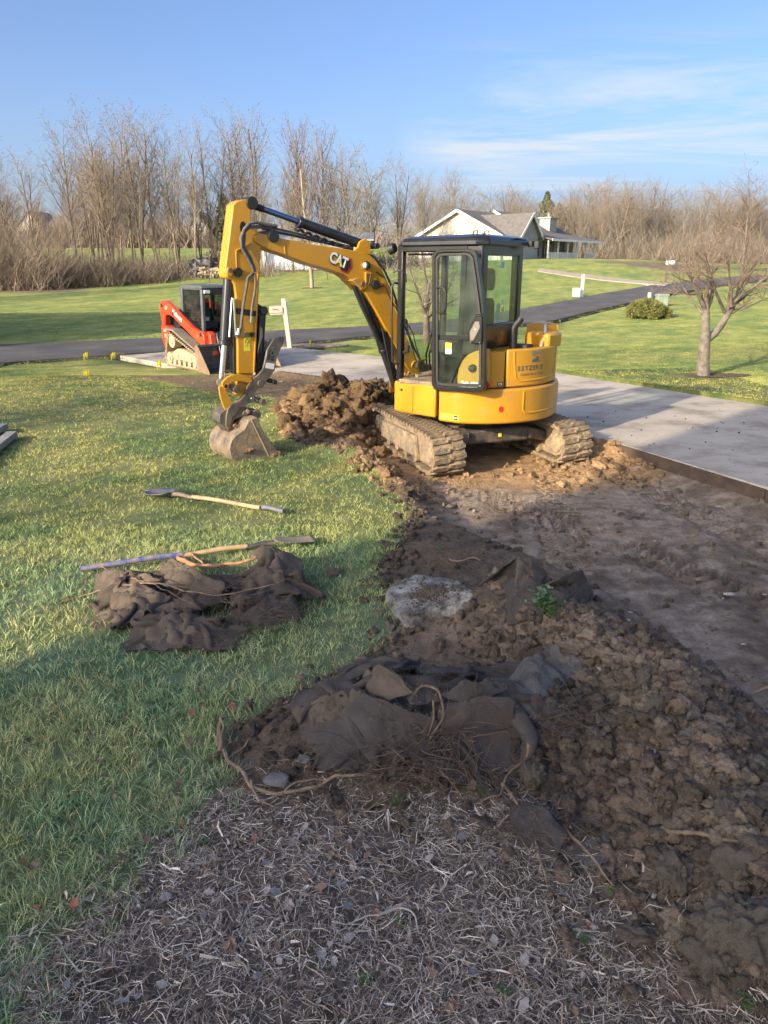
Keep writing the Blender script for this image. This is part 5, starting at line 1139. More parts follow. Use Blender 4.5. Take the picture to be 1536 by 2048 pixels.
boss(c2(216, 600), .045, -.11, .115, M_BLKM); pinat(c2(216, 585), .022, .11, .125)
plate('cylinder_lug', [c2(196, 575), c2(216, 562), c2(236, 575), c2(238, 625), c2(216, 642), c2(198, 630)], M_YEL, .11, .02, .006)
boss(c2(372, 1055), .022, .08, .11, M_BLKM)
# bucket cylinder and rod on the outer face
ca, cb = B(c2(208, 640), 0), B(c2(178, 1135), 0); cr = B(c2(155, 1400), 0)
m_ = MB(); m_.cyl(ca, cb, .052, sides=24); m_.cyl(ca+(cb-ca)*.93, cb, .058, sides=24); m_.build('bucket_cylinder', M_CYL, ex, bevel=.006)
m_ = MB(); m_.cyl(cb, cr, .030, sides=20); m_.build('cylinder_rod', M_CHR, ex)
m_ = MB(); m_.cyl(B(c2(152, 1408), -.06), B(c2(152, 1408), .07), .045, sides=18); m_.build('rod_eye', M_STEEL, ex, bevel=.005)
# black side plate between cylinder and arm, thumb cylinder on the inner face
plate('guard_plate', [c2(212, 655), c2(250, 690), c2(262, 760), c2(272, 960), c2(276, 1340), c2(250, 1345), c2(240, 1000), c2(225, 800)], M_BLKM, .05, .10, .006)
m_ = MB(); m_.cyl(B(c2(235, 790), .08), B(c2(215, 1075), .08), .010, sides=8); m_.cyl(B(c2(246, 790), .09), B(c2(262, 1060), .09), .012, sides=8); m_.build('grease_line', M_CHR, ex)
ta, tb = B(c2(450, 880), .02), B(c2(432, 1190), .02)
m_ = MB(); m_.cyl(ta, tb, .050, sides=20); m_.cyl(ta+(tb-ta)*.0+BN*-.05, ta+BN*.07, .045, sides=16); m_.build('thumb_cylinder', M_CYL, ex, bevel=.005)
m_ = MB(); m_.cyl(tb, B(c2(418, 1400), .02), .026, sides=16); m_.build('cylinder_rod', M_STEEL, ex)
plate('thumb_lug', [c2(425, 830), c2(460, 855), c2(485, 880), c2(480, 910), c2(430, 920)], M_BLKM, .07, .12, .006)
for k in range(5):
    m_ = MB(); m_.tube([B(c2(430+4*k, 900+20*k), .08), B(c2(452+2*k, 980+20*k), .10), B(c2(440-4*k, 1080+25*k), .09), B(c2(425, 1180+20*k), .07)], .011, 6); m_.build('hydraulic_hose', M_BLKM, ex)
plate('arm_foot', [c2(395, 1060), c2(470, 1120), c2(465, 1300), c2(390, 1345), c2(385, 1200)], M_BLKM, .06, .10, .01)
# linkage
link_p = [c2(165, 1440), c2(160, 1410), c2(178, 1390), c2(205, 1365), c2(250, 1348), c2(300, 1348), c2(345, 1360), c2(378, 1378), c2(385, 1400), c2(368, 1415), c2(330, 1405), c2(280, 1398), c2(240, 1408), c2(212, 1425), c2(212, 1450), c2(190, 1460)]
for o_ in (.125, -.095): plate('curved_link', link_p, M_YEL, o_, .03, .006)
boss(c2(188, 1435), .036, -.14, .14); boss(c2(362, 1392), .034, -.14, .14); pinat(c2(188, 1435), .02, .138, .15, M_BLKM)
for o_ in (.10, -.07): plate('straight_link', [c2(138, 1440), c2(160, 1425), c2(185, 1440), c2(215, 1510), c2(240, 1550), c2(215, 1600), c2(195, 1622), c2(175, 1590), c2(150, 1520)], M_YELD, o_, .03, .006)
plate('arm_nose', [c2(280, 1345), c2(388, 1345), c2(372, 1420), c2(350, 1480), c2(315, 1520), c2(275, 1500), c2(262, 1440)], M_YELD, .07, .14, .01)
# black thumb and quick coupler plates
thumb_p = [c2(540, 1090), c2(575, 1074), c2(612, 1072), c2(622, 1092), c2(608, 1130), c2(580, 1185), c2(560, 1240), c2(548, 1320), c2(510, 1370), c2(480, 1410), c2(462, 1440), c2(420, 1455), c2(402, 1490), c2(402, 1530), c2(390, 1555), c2(350, 1560), c2(335, 1585), c2(290, 1600), c2(262, 1640), c2(240, 1660), c2(230, 1700), c2(222, 1740), c2(208, 1760), c2(190, 1720), c2(192, 1660), c2(205, 1600), c2(240, 1560), c2(290, 1540), c2(330, 1500), c2(345, 1440), c2(375, 1390), c2(430, 1350), c2(460, 1310), c2(478, 1240), c2(490, 1170)]
for o_ in (.12, -.09): plate('thumb_plate' if o_ > 0 else 'thumb_plate', thumb_p, M_STEEL, o_, .03, .005)
plate('thumb_web', [c2(480, 1230), c2(495, 1170), c2(560, 1100), c2(600, 1100), c2(560, 1200), c2(540, 1310), c2(480, 1350), c2(450, 1340)], M_STEEL, .09, .16, .005)
plate('white_label', [c2(484, 1262), c2(545, 1270), c2(540, 1312), c2(478, 1302)], M_WHITE, .1215, .002, 0)
ofn = B(c2(505, 1250), .122); dn = (B(c2(545, 1110), .122)-ofn).normalized(); rn = BN.cross(dn)
plate('name_plate', [c2(492, 1240), c2(510, 1170), c2(548, 1165), c2(540, 1250)], M_DKD, .1215, .003, 0)
text_mesh('TCH', .07, flat_fn(B(c2(540, 1245), .1255), (B(c2(548, 1165), 0)-B(c2(540, 1250), 0)), BD), mat('worn grey letters', (.16, .16, .16), .5), ex, bold=.002)
boss(c2(380, 1525), .034, -.14, .145); pinat(c2(380, 1525), .018, .143, .155, M_CHR)
boss(c2(472, 1385), .026, -.13, .128, M_DKD); boss(c2(255, 1607), .03, -.14, .135); boss(c2(345, 1618), .05, -.12, .12, M_STEEL); pinat(c2(345, 1618), .022, .118, .14, M_MUDM)
plate('coupler_plate', [c2(145, 1640), c2(180, 1610), c2(240, 1590), c2(345, 1590), c2(375, 1610), c2(372, 1655), c2(345, 1665), c2(300, 1660), c2(255, 1680), c2(238, 1710), c2(250, 1760), c2(238, 1785), c2(205, 1770), c2(170, 1730), c2(140, 1700)], M_STEEL, .10, .20, .006)
# bucket
bw0, bw1 = .27, -.27
side_p = [c2(375, 1672), c2(420, 1660), c2(436, 1685), c2(448, 1735), c2(500, 1820), c2(560, 1890), c2(590, 1925), c2(600, 1942), c2(560, 1960), c2(480, 1975), c2(380, 1992), c2(300, 2004), c2(262, 1996), c2(236, 1975), c2(220, 1940), c2(214, 1900), c2(218, 1860), c2(232, 1826), c2(256, 1796), c2(290, 1772), c2(322, 1748), c2(342, 1712), c2(356, 1684)]
bucket = plate('bucket', side_p, M_BUCK, bw0, bw0-bw1, .012)
plate('bucket_side_plate', [c2(378, 1678), c2(418, 1664), c2(434, 1688), c2(446, 1738), c2(498, 1823), c2(558, 1893), c2(592, 1932), c2(510, 1968), c2(455, 1850), c2(400, 1720)], M_BUCK, bw0+.014, .016, .004, root=bucket)
plate('weld_seam', [c2(372, 1680), c2(378, 1680), c2(425, 1772), c2(478, 1880), c2(516, 1970), c2(509, 1970), c2(470, 1884), c2(418, 1778)], mat('bright scratched edge', (.46, .36, .22), .5), bw0+.018, .006, .001, root=bucket)
me = bpy.data.meshes.new('mud_lump'); V, F = ico(2, 77, .5, .9)
for k, (x_, y_, r_) in enumerate([(345, 1905, .03), (365, 1898, .028), (330, 1912, .022), (383, 1903, .02), (352, 1918, .018), (560, 1925, .035), (540, 1935, .03), (580, 1945, .03), (520, 1948, .025)]):
    p_ = B(c2(x_, y_), bw0+.012); mb = MB(); mb.add(V*r_+np.array(p_), [F]); mb.build('mud_lump', M_CLODR, bucket)
for k in range(4):
    o_ = bw0-.06-(bw0-bw1-.12)*k/3; mb = MB(); a_ = B(c2(560, 1945), o_); mb.prism([a_+BN*.03, a_+BN*-.03, a_-BD*.20+BN*-.018+Vector((0, 0, -.02)), a_-BD*.20+BN*.018+Vector((0, 0, -.02))], (0, 0, .03)); mb.build('bucket_tooth', M_STEEL, bucket, bevel=.004)
for o_ in (.10, -.04):
    plate('bucket_ear', [c2(238, 1720), c2(262, 1712), c2(278, 1740), c2(300, 1730), c2(345, 1690), c2(372, 1690), c2(360, 1760), c2(300, 1800), c2(240, 1850), c2(215, 1850), c2(235, 1790)], M_BUCK, o_, .03, .005, root=bucket)
boss(c2(255, 1722), .042, -.13, .13, M_STEEL); pinat(c2(255, 1722), .024, .128, .148, mat('worn copper pin', (.32, .17, .09), .5, metal=.5))
# boom cylinder under the boom, two stages, from its pin to the swing post
qa, qb = B(c2(1180, 700), 0), Vector(onp(792, 775, BF, BN)); ql = qb-qa
m_ = MB(); m_.cyl(qa+ql*.03, qa+ql*.62, .052, sides=22); m_.cyl(qa+ql*.60, qa+ql*.63, .06, sides=22); m_.build('boom_cylinder', M_CYL, ex, bevel=.006)
m_ = MB(); m_.cyl(qa+ql*.62, qb, .045, sides=18); m_.build('boom_cylinder', M_BLKM, ex)
plate('cylinder_guard', [c2(1118, 690), c2(1150, 705), c2(1220, 870), c2(1320, 1090), c2(1300, 1095), c2(1180, 840)], M_BLKM, .10, .05, .005)
m_ = MB(); m_.para(qa+ql*.55+BN*.06-BD*.05, ql*.12, BN*.025, BD*.03); m_.build('valve_block', M_BLKM, ex, bevel=.006)
for k in range(3):
    m_ = MB(); m_.tube([B(c1(190+12*k, 640+20*k), .1), B(c1(215+15*k, 760+15*k), .12), B(c1(235+12*k, 850), .10), B(c1(262+10*k, 960), .04)], .013, 7); m_.build('hydraulic_hose', M_BLKM, ex)
for P in ([c1(345, 620), c1(372, 670), c1(388, 740), c1(408, 800), c1(412, 860)], [c1(335, 600), c1(350, 700), c1(375, 780), c1(395, 850)]):
    m_ = MB(); m_.tube([B(p_, .14) for p_ in P], .007, 6); m_.build('lamp_cable', M_BLKM, ex)
m_ = MB(); lc = B(c1(332, 600), .15); m_.cyl(lc, lc+BD*.04, .032, .045, 16); m_.build('boom_lamp', M_BLKM, ex)
# ------------------------------------------------------------------ bare trees
def grow_tree(seed, Hh, r0, maxlev=4, first=.25, wig=.10, up=.05, ang=(35, 30, 35, 40), ratio=(.55, .55, .5, .45), dens=(1.0, 1.0, 1.0, 1.0), seglen=(.7, .5, .4, .3), forks=0, limit=9000, limbs=None, minr=.006, len0=1.0):
    rg = random.Random(seed); S = []
    def rv(): return Vector((rg.gauss(0, 1), rg.gauss(0, 1), rg.gauss(0, 1)))
    def grow(p, d, L, r, lev):
        if len(S) > limit: return
        n = max(2, int(L/seglen[min(lev, 3)])); st = L/n; az = rg.random()*6.28
        for i in range(n):
            t = (i+1)/n; d = (d+rv()*wig*(.6+.5*lev)+Vector((0, 0, up*(1 if lev < 3 else .6)))).normalized(); q = p+d*st; r2 = max(minr*.6, r*(1-.75/n)) if lev else r*(1-.8/n)
            S.append((p, q, r, r2, lev)); p = q; r = r2
            if lev < maxlev and (t > first if lev == 0 else t > .15):
                k = dens[min(lev, 3)]; c = int(k)+(rg.random() < k-int(k))
                for _ in range(c):
                    az += 2.4+rg.uniform(-.5, .5); a = R(ang[min(lev, 3)]*rg.uniform(.65, 1.3)); o = d.orthogonal().normalized(); o = Matrix.Rotation(az, 3, d) @ o
                    nd = (d*math.cos(a)+o*math.sin(a)).normalized(); cl = L*ratio[min(lev, 3)]*(1.1-.45*(t-first)/(1-first) if lev == 0 else 1.1-.6*t)*rg.uniform(.65, 1.15)
                    grow(p, nd, max(.15, cl), max(minr, r*rg.uniform(.45, .68)), lev+1)
    if limbs:
        for P, ra, rb_, lev in limbs:
            P = [Vector(q) for q in P]; n = len(P)-1
            for i in range(n):
                a = ra+(rb_-ra)*i/n; b = ra+(rb_-ra)*(i+1)/n; S.append((P[i], P[i+1], a, b, 0)); d = (P[i+1]-P[i]).normalized()
                if lev and i >= n-lev:
                    for _ in range(3):
                        az = rg.random()*6.28; a_ = R(rg.uniform(25, 60)); o = Matrix.Rotation(az, 3, d) @ d.orthogonal().normalized(); nd = d*math.cos(a_)+o*math.sin(a_)
                        grow(P[i+1], nd.normalized(), len0*rg.uniform(.6, 1.1), b*.6, 1)
            grow(P[-1], (P[-1]-P[-2]).normalized(), len0, rb_*.9, 1)
    else:
        if forks:
            p = Vector((0, 0, 0)); h0 = Hh*rg.uniform(.02, .12); S.append((p, Vector((0, 0, h0)), r0*1.25, r0, 0))
            for k in range(forks):
                a = 6.28*k/forks+rg.random(); grow(Vector((0, 0, h0*.8)), Vector((math.cos(a)*.12, math.sin(a)*.12, 1)).normalized(), Hh*rg.uniform(.55, .72), r0*.72, 0)
        else: grow(Vector((0, 0, 0)), Vector((0, 0, 1)), Hh*.82, r0, 0)
    return S
def tree_meshes(S, nm='tree', fine=3):
    arr = np.array([(*a, *b, r, q, l) for a, b, r, q, l in S]); out = []
    zmax = arr[:, 5].max()
    for part in (0, 1):
        VV = []; QQ = []; off = 0
        for lev, sides in ((0, 8), (1, 5), (2, 3), (3, 0), (4, 0)):
            if (lev == 0) != (part == 0): continue
            A = arr[arr[:, 8] == lev]
            if not len(A): continue
            p, q, r, s = A[:, :3], A[:, 3:6], A[:, 6:7], A[:, 7:8]; d = q-p; d = d/np.linalg.norm(d, axis=1, keepdims=True)
            ref = np.where(np.abs(d[:, 2:3]) > .9, np.array([[1., 0, 0]]), np.array([[0, 0, 1.]])); a = np.cross(d, ref); a /= np.linalg.norm(a, axis=1, keepdims=True); b = np.cross(d, a); n = len(A)
            sd_ = sides if sides and lev < fine else 0
            if sd_:
                V = np.zeros((n, 2*sd_, 3))
                for k in range(sd_):
                    t = 2*math.pi*k/sd_; o = a*math.cos(t)+b*math.sin(t); V[:, k] = p+o*r-d*r*.3; V[:, sd_+k] = q+o*s
                base = (np.arange(n)*2*sd_)[:, None]+off
                for k in range(sd_): QQ.append(np.concatenate([base+k, base+(k+1) % sd_, base+sd_+(k+1) % sd_, base+sd_+k], 1))
                VV.append(V.reshape(-1, 3)); off += n*2*sd_
            else:
                t = np.random.RandomState(lev).rand(n, 1)*3.14; o = a*np.cos(t)+b*np.sin(t)
                V = np.stack([p-o*r, p+o*r, q+o*s, q-o*s], 1).reshape(-1, 3); base = (np.arange(n)*4)[:, None]+off; QQ.append(np.concatenate([base, base+1, base+2, base+3], 1)); VV.append(V); off += n*4
        out.append(np_mesh('trunk' if part == 0 else 'crown', np.concatenate(VV), [np.concatenate(QQ)], part == 0) if VV else None)
    return out, zmax
TREES = {}
def variants():
    spec = {'tall': [dict(seed=i, Hh=14, r0=.125, first=.32, wig=.038, up=.06, ang=(34, 36, 42, 45), ratio=(.37, .55, .52, .5), dens=(1.35, 1.35, 1.25, 1), seglen=(.5, .42, .36, .26), limit=20000, minr=.012) for i in (1, 2, 3)],
            'fork': [dict(seed=i, Hh=14, r0=.145, first=.28, wig=.045, up=.05, ang=(35, 38, 42, 45), ratio=(.34, .55, .52, .5), dens=(1.3, 1.25, 1.2, 1), seglen=(.55, .42, .36, .26), forks=f, limit=20000, minr=.012) for i, f in ((11, 2), (12, 3))],
            'red': [dict(seed=i, Hh=13, r0=.12, first=.2, wig=.035, up=.09, ang=(28, 30, 36, 38), ratio=(.36, .54, .5, .5), dens=(1.7, 1.4, 1.2, 1), seglen=(.5, .42, .36, .28), limit=18000, minr=.011) for i in (21,)],
            'broad': [dict(seed=i, Hh=12, r0=.17, first=.18, wig=.08, up=.035, ang=(50, 44, 45, 45), ratio=(.55, .55, .5, .5), dens=(1.5, 1.3, 1.2, 1), seglen=(.55, .45, .38, .28), limit=20000, minr=.012) for i in (31, 32)],
            'small': [dict(seed=i, Hh=8, r0=.06, first=.25, wig=.09, up=.06, ang=(35, 38, 40, 40), ratio=(.45, .5, .5, .5), dens=(1.0, .9, 1, 1), seglen=(.5, .4, .3, .25), limit=3500, minr=.011) for i in (41, 42)]}
    for k, L in spec.items():
        TREES[k] = []
        for d in L:
            (t, c), zm = tree_meshes(grow_tree(**d))
            t.materials.append({'tall': M_BARK, 'fork': M_BARK2, 'red': M_BARK, 'broad': M_BARK, 'small': M_BARK2}[k]); c.materials.append({'tall': M_TWIG, 'fork': M_TWIG2, 'red': M_TWIGR, 'broad': M_TWIG, 'small': M_TWIG2}[k])
            TREES[k].append((t, c, zm))
variants()
_tr = random.Random(99)
def place_tree(kind, vi, x, y, height, label, group=None, rz=None, name='bare_tree', lean=(0, 0)):
    t, c, zm = TREES[kind][vi % len(TREES[kind])]
    r_ = thing(name, label, 'tree', (x, y, lz(x, y)-.05), rz if rz is not None else _tr.random()*6.28, group)
    k = height/zm; r_.scale = (k*_tr.uniform(.9, 1.05), k*_tr.uniform(.9, 1.05), k); r_.rotation_euler[0] = lean[0]; r_.rotation_euler[1] = lean[1]
    for nm, me in (('trunk', t), ('crown', c)):
        o = bpy.data.objects.new(nm, me); COL.objects.link(o); o.parent = r_
    return r_
def tree_at(kind, vi, u, top, Y, label, group=None, **k):
    p = atY(u, 500, Y); tp = atY(u, top, Y); base = lz(p.x, Y); return place_tree(kind, vi, p.x, Y, tp.z-base, label, group, **k)
named = [('tall', 0, 14, 236, 56, 'tall bare tree at the far left edge of the picture'), ('fork', 0, 68, 285, 54, 'wide forked bare tree second from the left edge above the thicket'),
  ('tall', 1, 152, 218, 60, 'slender leaning bare tree with a spindly top left of the tallest clump'), ('tall', 2, 205, 190, 57, 'tall bare tree at the left of the tallest clump'),
  ('fork', 1, 222, 262, 55, 'dark twin trunk tree rising from the lawn edge left of the tall clump'), ('tall', 0, 262, 180, 59, 'tallest bare tree of the left clump, pale fanning crown'),
  ('fork', 2, 283, 196, 56, 'many stemmed bare tree in the middle of the tallest clump'), ('tall', 1, 312, 205, 58, 'tall straight tree right of the tallest clump centre'), ('tall', 2, 352, 215, 57, 'straight grey tree left of the excavator arm tip'),
  ('tall', 0, 388, 216, 56, 'straight grey tree standing behind the woodpile'), ('fork', 0, 428, 230, 60, 'forked tree directly above the woodpile'), ('tall', 1, 470, 208, 61, 'tall tree behind the excavator arm tip'),
  ('fork', 1, 508, 202, 60, 'tall round topped tree behind the arm cylinder'), ('red', 0, 596, 222, 63, 'reddish budding tree above the middle of the boom'), ('red', 1, 650, 240, 66, 'reddish budding tree right above the boom cylinder'),
  ('broad', 0, 700, 262, 60, 'dark spreading tree above the boom clevis'), ('broad', 1, 742, 288, 64, 'dark many limbed tree left of the cab roof'), ('fork', 2, 798, 300, 68, 'forked tree above the front of the cab roof'),
  ('tall', 2, 845, 335, 74, 'slim tree at the left corner of the white house gable'), ('broad', 2, 908, 330, 96, 'round crowned tree right behind the white house gable'),
  ('broad', 0, 1165, 350, 112, 'wide crowned tree above the porch roof'), ('fork', 1, 1290, 345, 108, 'big tree on the skyline above the round bush'), ('broad', 1, 1440, 348, 104, 'tallest tree on the right skyline above the small lawn tree')]
for k, vi, u, top, Y, lab in named: tree_at(k, vi, u, top, Y, lab)
pt = thing('young_tree', 'slim young tree with mulch ring on the lawn behind the boom', 'tree', (T2B.x, T2B.y, T2B.z-.03))
(t_, c_), zm = tree_meshes(grow_tree(seed=51, Hh=9.5, r0=.115, first=.24, wig=.05, up=.11, ang=(28, 28, 32, 35), ratio=(.42, .5, .5, .5), dens=(1.6, 1.1, 1, 1), seglen=(.5, .45, .35, .3), limit=6500, minr=.011)); t_.materials.append(mat('tan young bark', (.34, .27, .19), .8, (.24, .19, .14), 5)); c_.materials.append(M_TWIGR)
for nm, me in (('trunk', t_), ('crown', c_)):
    o = bpy.data.objects.new(nm, me); COL.objects.link(o); o.parent = pt
pt.scale = (1, 1, (atY(624, 225, T2B.y).z-T2B.z)/zm)
rg = random.Random(12)
for i in range(72):                                   # fillers of the left wood
    u = rg.uniform(-140, 900); Y = rg.uniform(56, 82) if u < 800 else rg.uniform(88, 100); top = 250+rg.uniform(20, 150)+max(0, (u-500))*.12
    if u < 140: top += 50
    tree_at(['tall', 'fork', 'small', 'small', 'tall'][i % 5] if Y < 75 else 'tall', i, u, top, Y, 'bare grey tree among many others in the left wood', 'trees of the left wood')
for i in range(30):
    u = rg.uniform(-120, 760); Y = rg.uniform(50, 62); tree_at('small', i, u, rg.uniform(400, 470), Y if u > 200 else Y-2, 'thin sapling in the undergrowth of the left wood', 'saplings of the left wood', name='sapling')
for i in range(84):
    u = rg.uniform(930, 1680); Y = rg.uniform(97, 122); top = 350+rg.uniform(-10, 52)+(12 if u < 1120 else 0)
    tree_at(['broad', 'fork', 'broad', 'tall', 'broad'][i % 5], i, u, top, Y, 'bare tan tree among many others in the right wood', 'trees of the right wood')
for i in range(24):
    u = rg.uniform(1190, 1640); tree_at('small', i, u, rg.uniform(430, 490), rg.uniform(90, 97), 'thin sapling at the edge of the right wood', 'saplings of the right wood', name='sapling')
def evergreen(u, top, Y, w, lab):
    p = atY(u, 500, Y); z0 = lz(p.x, Y); Hh = atY(u, top, Y).z-z0; r_ = thing('evergreen_tree', lab, 'tree', (p.x, Y, z0)); rg = np.random.RandomState(int(u))
    m_ = MB(); m_.tube([(p.x, Y, z0), (p.x, Y, z0+Hh*.9)], [.16, .04], 7); m_.build('trunk', M_BARK2, r_)
    n = 2600; t = rg.rand(n)**.7; rr = w*(1-t)**.8*(.35+.65*rg.rand(n)**.5)*(1+.25*np.sin(t*40)); a = rg.rand(n)*6.28; z = z0+Hh*(.08+.92*t)-rr*.25
    c = np.stack([p.x+rr*np.cos(a), Y+rr*np.sin(a), z], -1); s = .10+.14*rg.rand(n)[:, None]; d1 = rg.randn(n, 3); d1 /= np.linalg.norm(d1, axis=1, keepdims=True); d2 = np.cross(d1, rg.randn(n, 3)); d2 /= np.linalg.norm(d2, axis=1, keepdims=True)
    V = np.stack([c-d1*s*1.4, c+d2*s*.4, c+d1*s*1.4, c-d2*s*.4], 1).reshape(-1, 3); link('crown', np_mesh('crown', V, [np.arange(4*n).reshape(-1, 4)]), M_EVG, r_)
evergreen(1088, 384, 108, 3.4, 'dark green evergreen tree behind the porch chimney'); evergreen(1112, 408, 114, 2.8, 'smaller evergreen right behind the chimney'); evergreen(452, 392, 68, 1.8, 'dull green evergreen behind the arm among bare trees')
# ------------------------------------------------------------------ undergrowth
def brush(name, n, spots, hh, wd, m, label, seed, segs=4, arch=.9):
    rg = np.random.RandomState(seed); k = rg.randint(0, len(spots), n); S_ = np.array(spots); u = S_[k, 0]+(S_[k, 1]-S_[k, 0])*rg.rand(n); Y = S_[k, 2]+(S_[k, 3]-S_[k, 2])*rg.rand(n); hs_ = S_[k, 4]
    x = (u-768)/FPX*(Y*.95); z = land(x, Y); P = np.stack([x, Y, z], -1); a = rg.rand(n)*6.28; el = rg.uniform(.7, 1.5, n); L = hh*hs_*(.3+.7*rg.rand(n))/segs
    VV = []; QQ = []; w = wd*(.5+rg.rand(n)); t = rg.rand(n)*3.14; o = np.stack([np.cos(t), np.sin(t), 0*t], -1)*w[:, None]; V = [P-o, P+o]
    for s in range(segs):
        a = a+rg.randn(n)*.45; el = el-arch*rg.rand(n)*.45; d = np.stack([np.cos(a)*np.cos(el), np.sin(a)*np.cos(el), np.sin(el)], -1); P = P+d*L[:, None]; q = o*(1-(s+1)/segs*.8); V += [P-q, P+q]
    V = np.stack(V, 1); n2 = V.shape[1]; base = (np.arange(n)*n2)[:, None]
    Q = np.concatenate([base+np.array([[2*s, 2*s+1, 2*s+3, 2*s+2]]) for s in range(segs)], 0)
    tag(link(name, np_mesh(name, V.reshape(-1, 3), [Q]), m), label, 'undergrowth', kind='stuff')
brush('thicket', 17000, [(-250, 130, 48, 58, 1.5), (-250, 80, 47, 53, 1.0), (0, 240, 50, 58, .8), (150, 330, 52, 60, .6)], 4.2, .018, M_TWIG2, 'dense grey brown thicket at the left under the bare trees', 3)
brush('undergrowth', 9000, [(230, 560, 54, 66, .5), (300, 800, 58, 76, .6), (450, 900, 64, 84, .6)], 3.2, .018, M_TWIG, 'thin tan undergrowth below the left wood', 4)
brush('undergrowth', 13000, [(930, 1700, 96, 122, 1.0), (1180, 1700, 92, 116, .8), (1300, 1700, 88, 100, .5)], 8.0, .028, M_TWIG, 'dense tan brush filling the right wood', 5, 4, .6)
brush('undergrowth', 9000, [(1180, 1700, 92, 110, .8), (1250, 1700, 89, 96, .4)], 3.5, .03, M_TWIG2, 'dark low brush at the foot of the right wood', 6)
brush('far_wood', 12000, [(-300, 900, 135, 160, 1.0), (-300, 420, 100, 107, .55)], 8.0, .06, M_TWIG2, 'far bare tree line on the horizon behind the left wood', 7, 4, .5)
# ------------------------------------------------------------------ white farmhouse with a porch
hz = 2.25; he1 = Vector((.6, .8, 0)); he2 = Vector((.8, -.6, 0))
def onX(u, Y): return (u-768)/FPX*(Y*.95-.9)
P1 = Vector((onX(1003, 73), 73, 0)); HW = 9.1; P0 = P1-he2*HW
hs_ = thing('farmhouse', 'cream white farmhouse with grey roof, stone chimney and railed porch', 'house', (P1.x, P1.y, hz))
def HH(a, b, z): return P1+he1*a-he2*b+Vector((0, 0, z+hz))      # a along the house, b from the porch side inwards
EV, RDG = 2.35, 4.55; LEN = 16.2
m_ = MB(); m_.prism([HH(0, 0, -.6), HH(0, HW, -.6), HH(0, HW, EV), HH(0, HW/2, RDG), HH(0, 0, EV)], he1*.25); m_.build('gable_wall', M_SIDE, hs_)
for k in range(26):                                    # siding boards of the gable
    z = .0+k*.2; half = HW/2 if z < EV else HW/2*(1-(z-EV)/(RDG-EV))
    if half < .3: break
    m_ = MB(); m_.prism([HH(-.012, HW/2-half+.05, z), HH(-.012, HW/2+half-.05, z), HH(-.004, HW/2+half-.05, z+.17), HH(-.004, HW/2-half+.05, z+.17)], he1*.01); m_.build('siding_board', M_SIDE, hs_)
m_ = MB(); m_.prism([HH(.25, .05, -.6), HH(LEN, .05, -.6), HH(LEN, .05, EV), HH(.25, .05, EV)], he2*-.2); m_.build('front_wall', M_SIDEB, hs_)  # greyer siding than the sunlit gable: shade of these sides put into colour
m_ = MB(); m_.prism([HH(LEN, 0, -.6), HH(LEN, HW, -.6), HH(LEN, HW, EV), HH(LEN, HW/2, RDG), HH(LEN, 0, EV)], he1*-.2); m_.build('gable_wall', M_SIDEB, hs_)
m_ = MB(); m_.prism([HH(.2, HW-.1, -.6), HH(LEN, HW-.1, -.6), HH(LEN, HW-.1, EV), HH(.2, HW-.1, EV)], he2*.2); m_.build('back_wall', M_SIDEB, hs_)
sl = (RDG-EV)/(HW/2)
for s_ in (0, 1):
    b0, b1 = (-.45, HW/2) if s_ == 0 else (HW+.45, HW/2)
    m_ = MB(); m_.prism([HH(-.45, b0, EV-.45*sl+.02), HH(LEN+.4, b0, EV-.45*sl+.02), HH(LEN+.4, b1, RDG+.02), HH(-.45, b1, RDG+.02)], (0, 0, .14)); m_.build('roof', M_ROOF, hs_)
    m_ = MB(); m_.bar(HH(-.47, b0, EV-.45*sl+.02), HH(-.47, b1, RDG+.04), .04, .26); m_.build('barge_board', M_TRIM, hs_)
# cross gable facing the camera's right
ga0, ga1, gz_ = .4, 4.3, 4.15; gm = (ga0+ga1)/2; gb = -1.6
m_ = MB(); m_.prism([HH(ga0, gb, -.6), HH(ga1, gb, -.6), HH(ga1, gb, EV), HH(gm, gb, gz_), HH(ga0, gb, EV)], he2*-.2); m_.build('gable_wall', mat('shade blue stone veneer', (.33, .34, .36), .9, (.24, .25, .28), 4), hs_)  # blue grey of this shaded gable face is put into the wall colour
m_ = MB(); m_.prism([HH(ga0, gb+.2, -.6), HH(ga0, -.02, -.6), HH(ga0, -.02, EV), HH(ga0, gb+.2, EV)], he1*.15); m_.build('side_wall', M_SIDE, hs_)
g_sl = (gz_-EV)/(gm-ga0)
for s_ in (-1, 1):
    e_ = gm+s_*(gm-ga0+.4); m_ = MB(); m_.prism([HH(e_, gb-.4, EV-.4*g_sl), HH(gm, gb-.4, gz_), HH(gm, HW/2-.6, gz_), HH(e_, 3.2, EV-.4*g_sl)], (0, 0, .13)); m_.build('roof', M_ROOF, hs_)
    m_ = MB(); m_.bar(HH(e_, gb-.42, EV-.4*g_sl+.03), HH(gm, gb-.42, gz_+.04), .04, .24); m_.build('barge_board', M_TRIM, hs_)
# second ridge step
m_ = MB(); m_.prism([HH(6.5, -.1, EV+.02), HH(6.5, HW/2, RDG+.25), HH(LEN+.4, HW/2, RDG+.25), HH(LEN+.4, -.1, EV+.02)], (0, 0, .13)); m_.build('roof', M_ROOF, hs_)
m_ = MB(); m_.bar(HH(6.48, -.1, EV+.1), HH(6.48, HW/2, RDG+.35), .05, .22); m_.build('barge_board', M_TRIM, hs_)
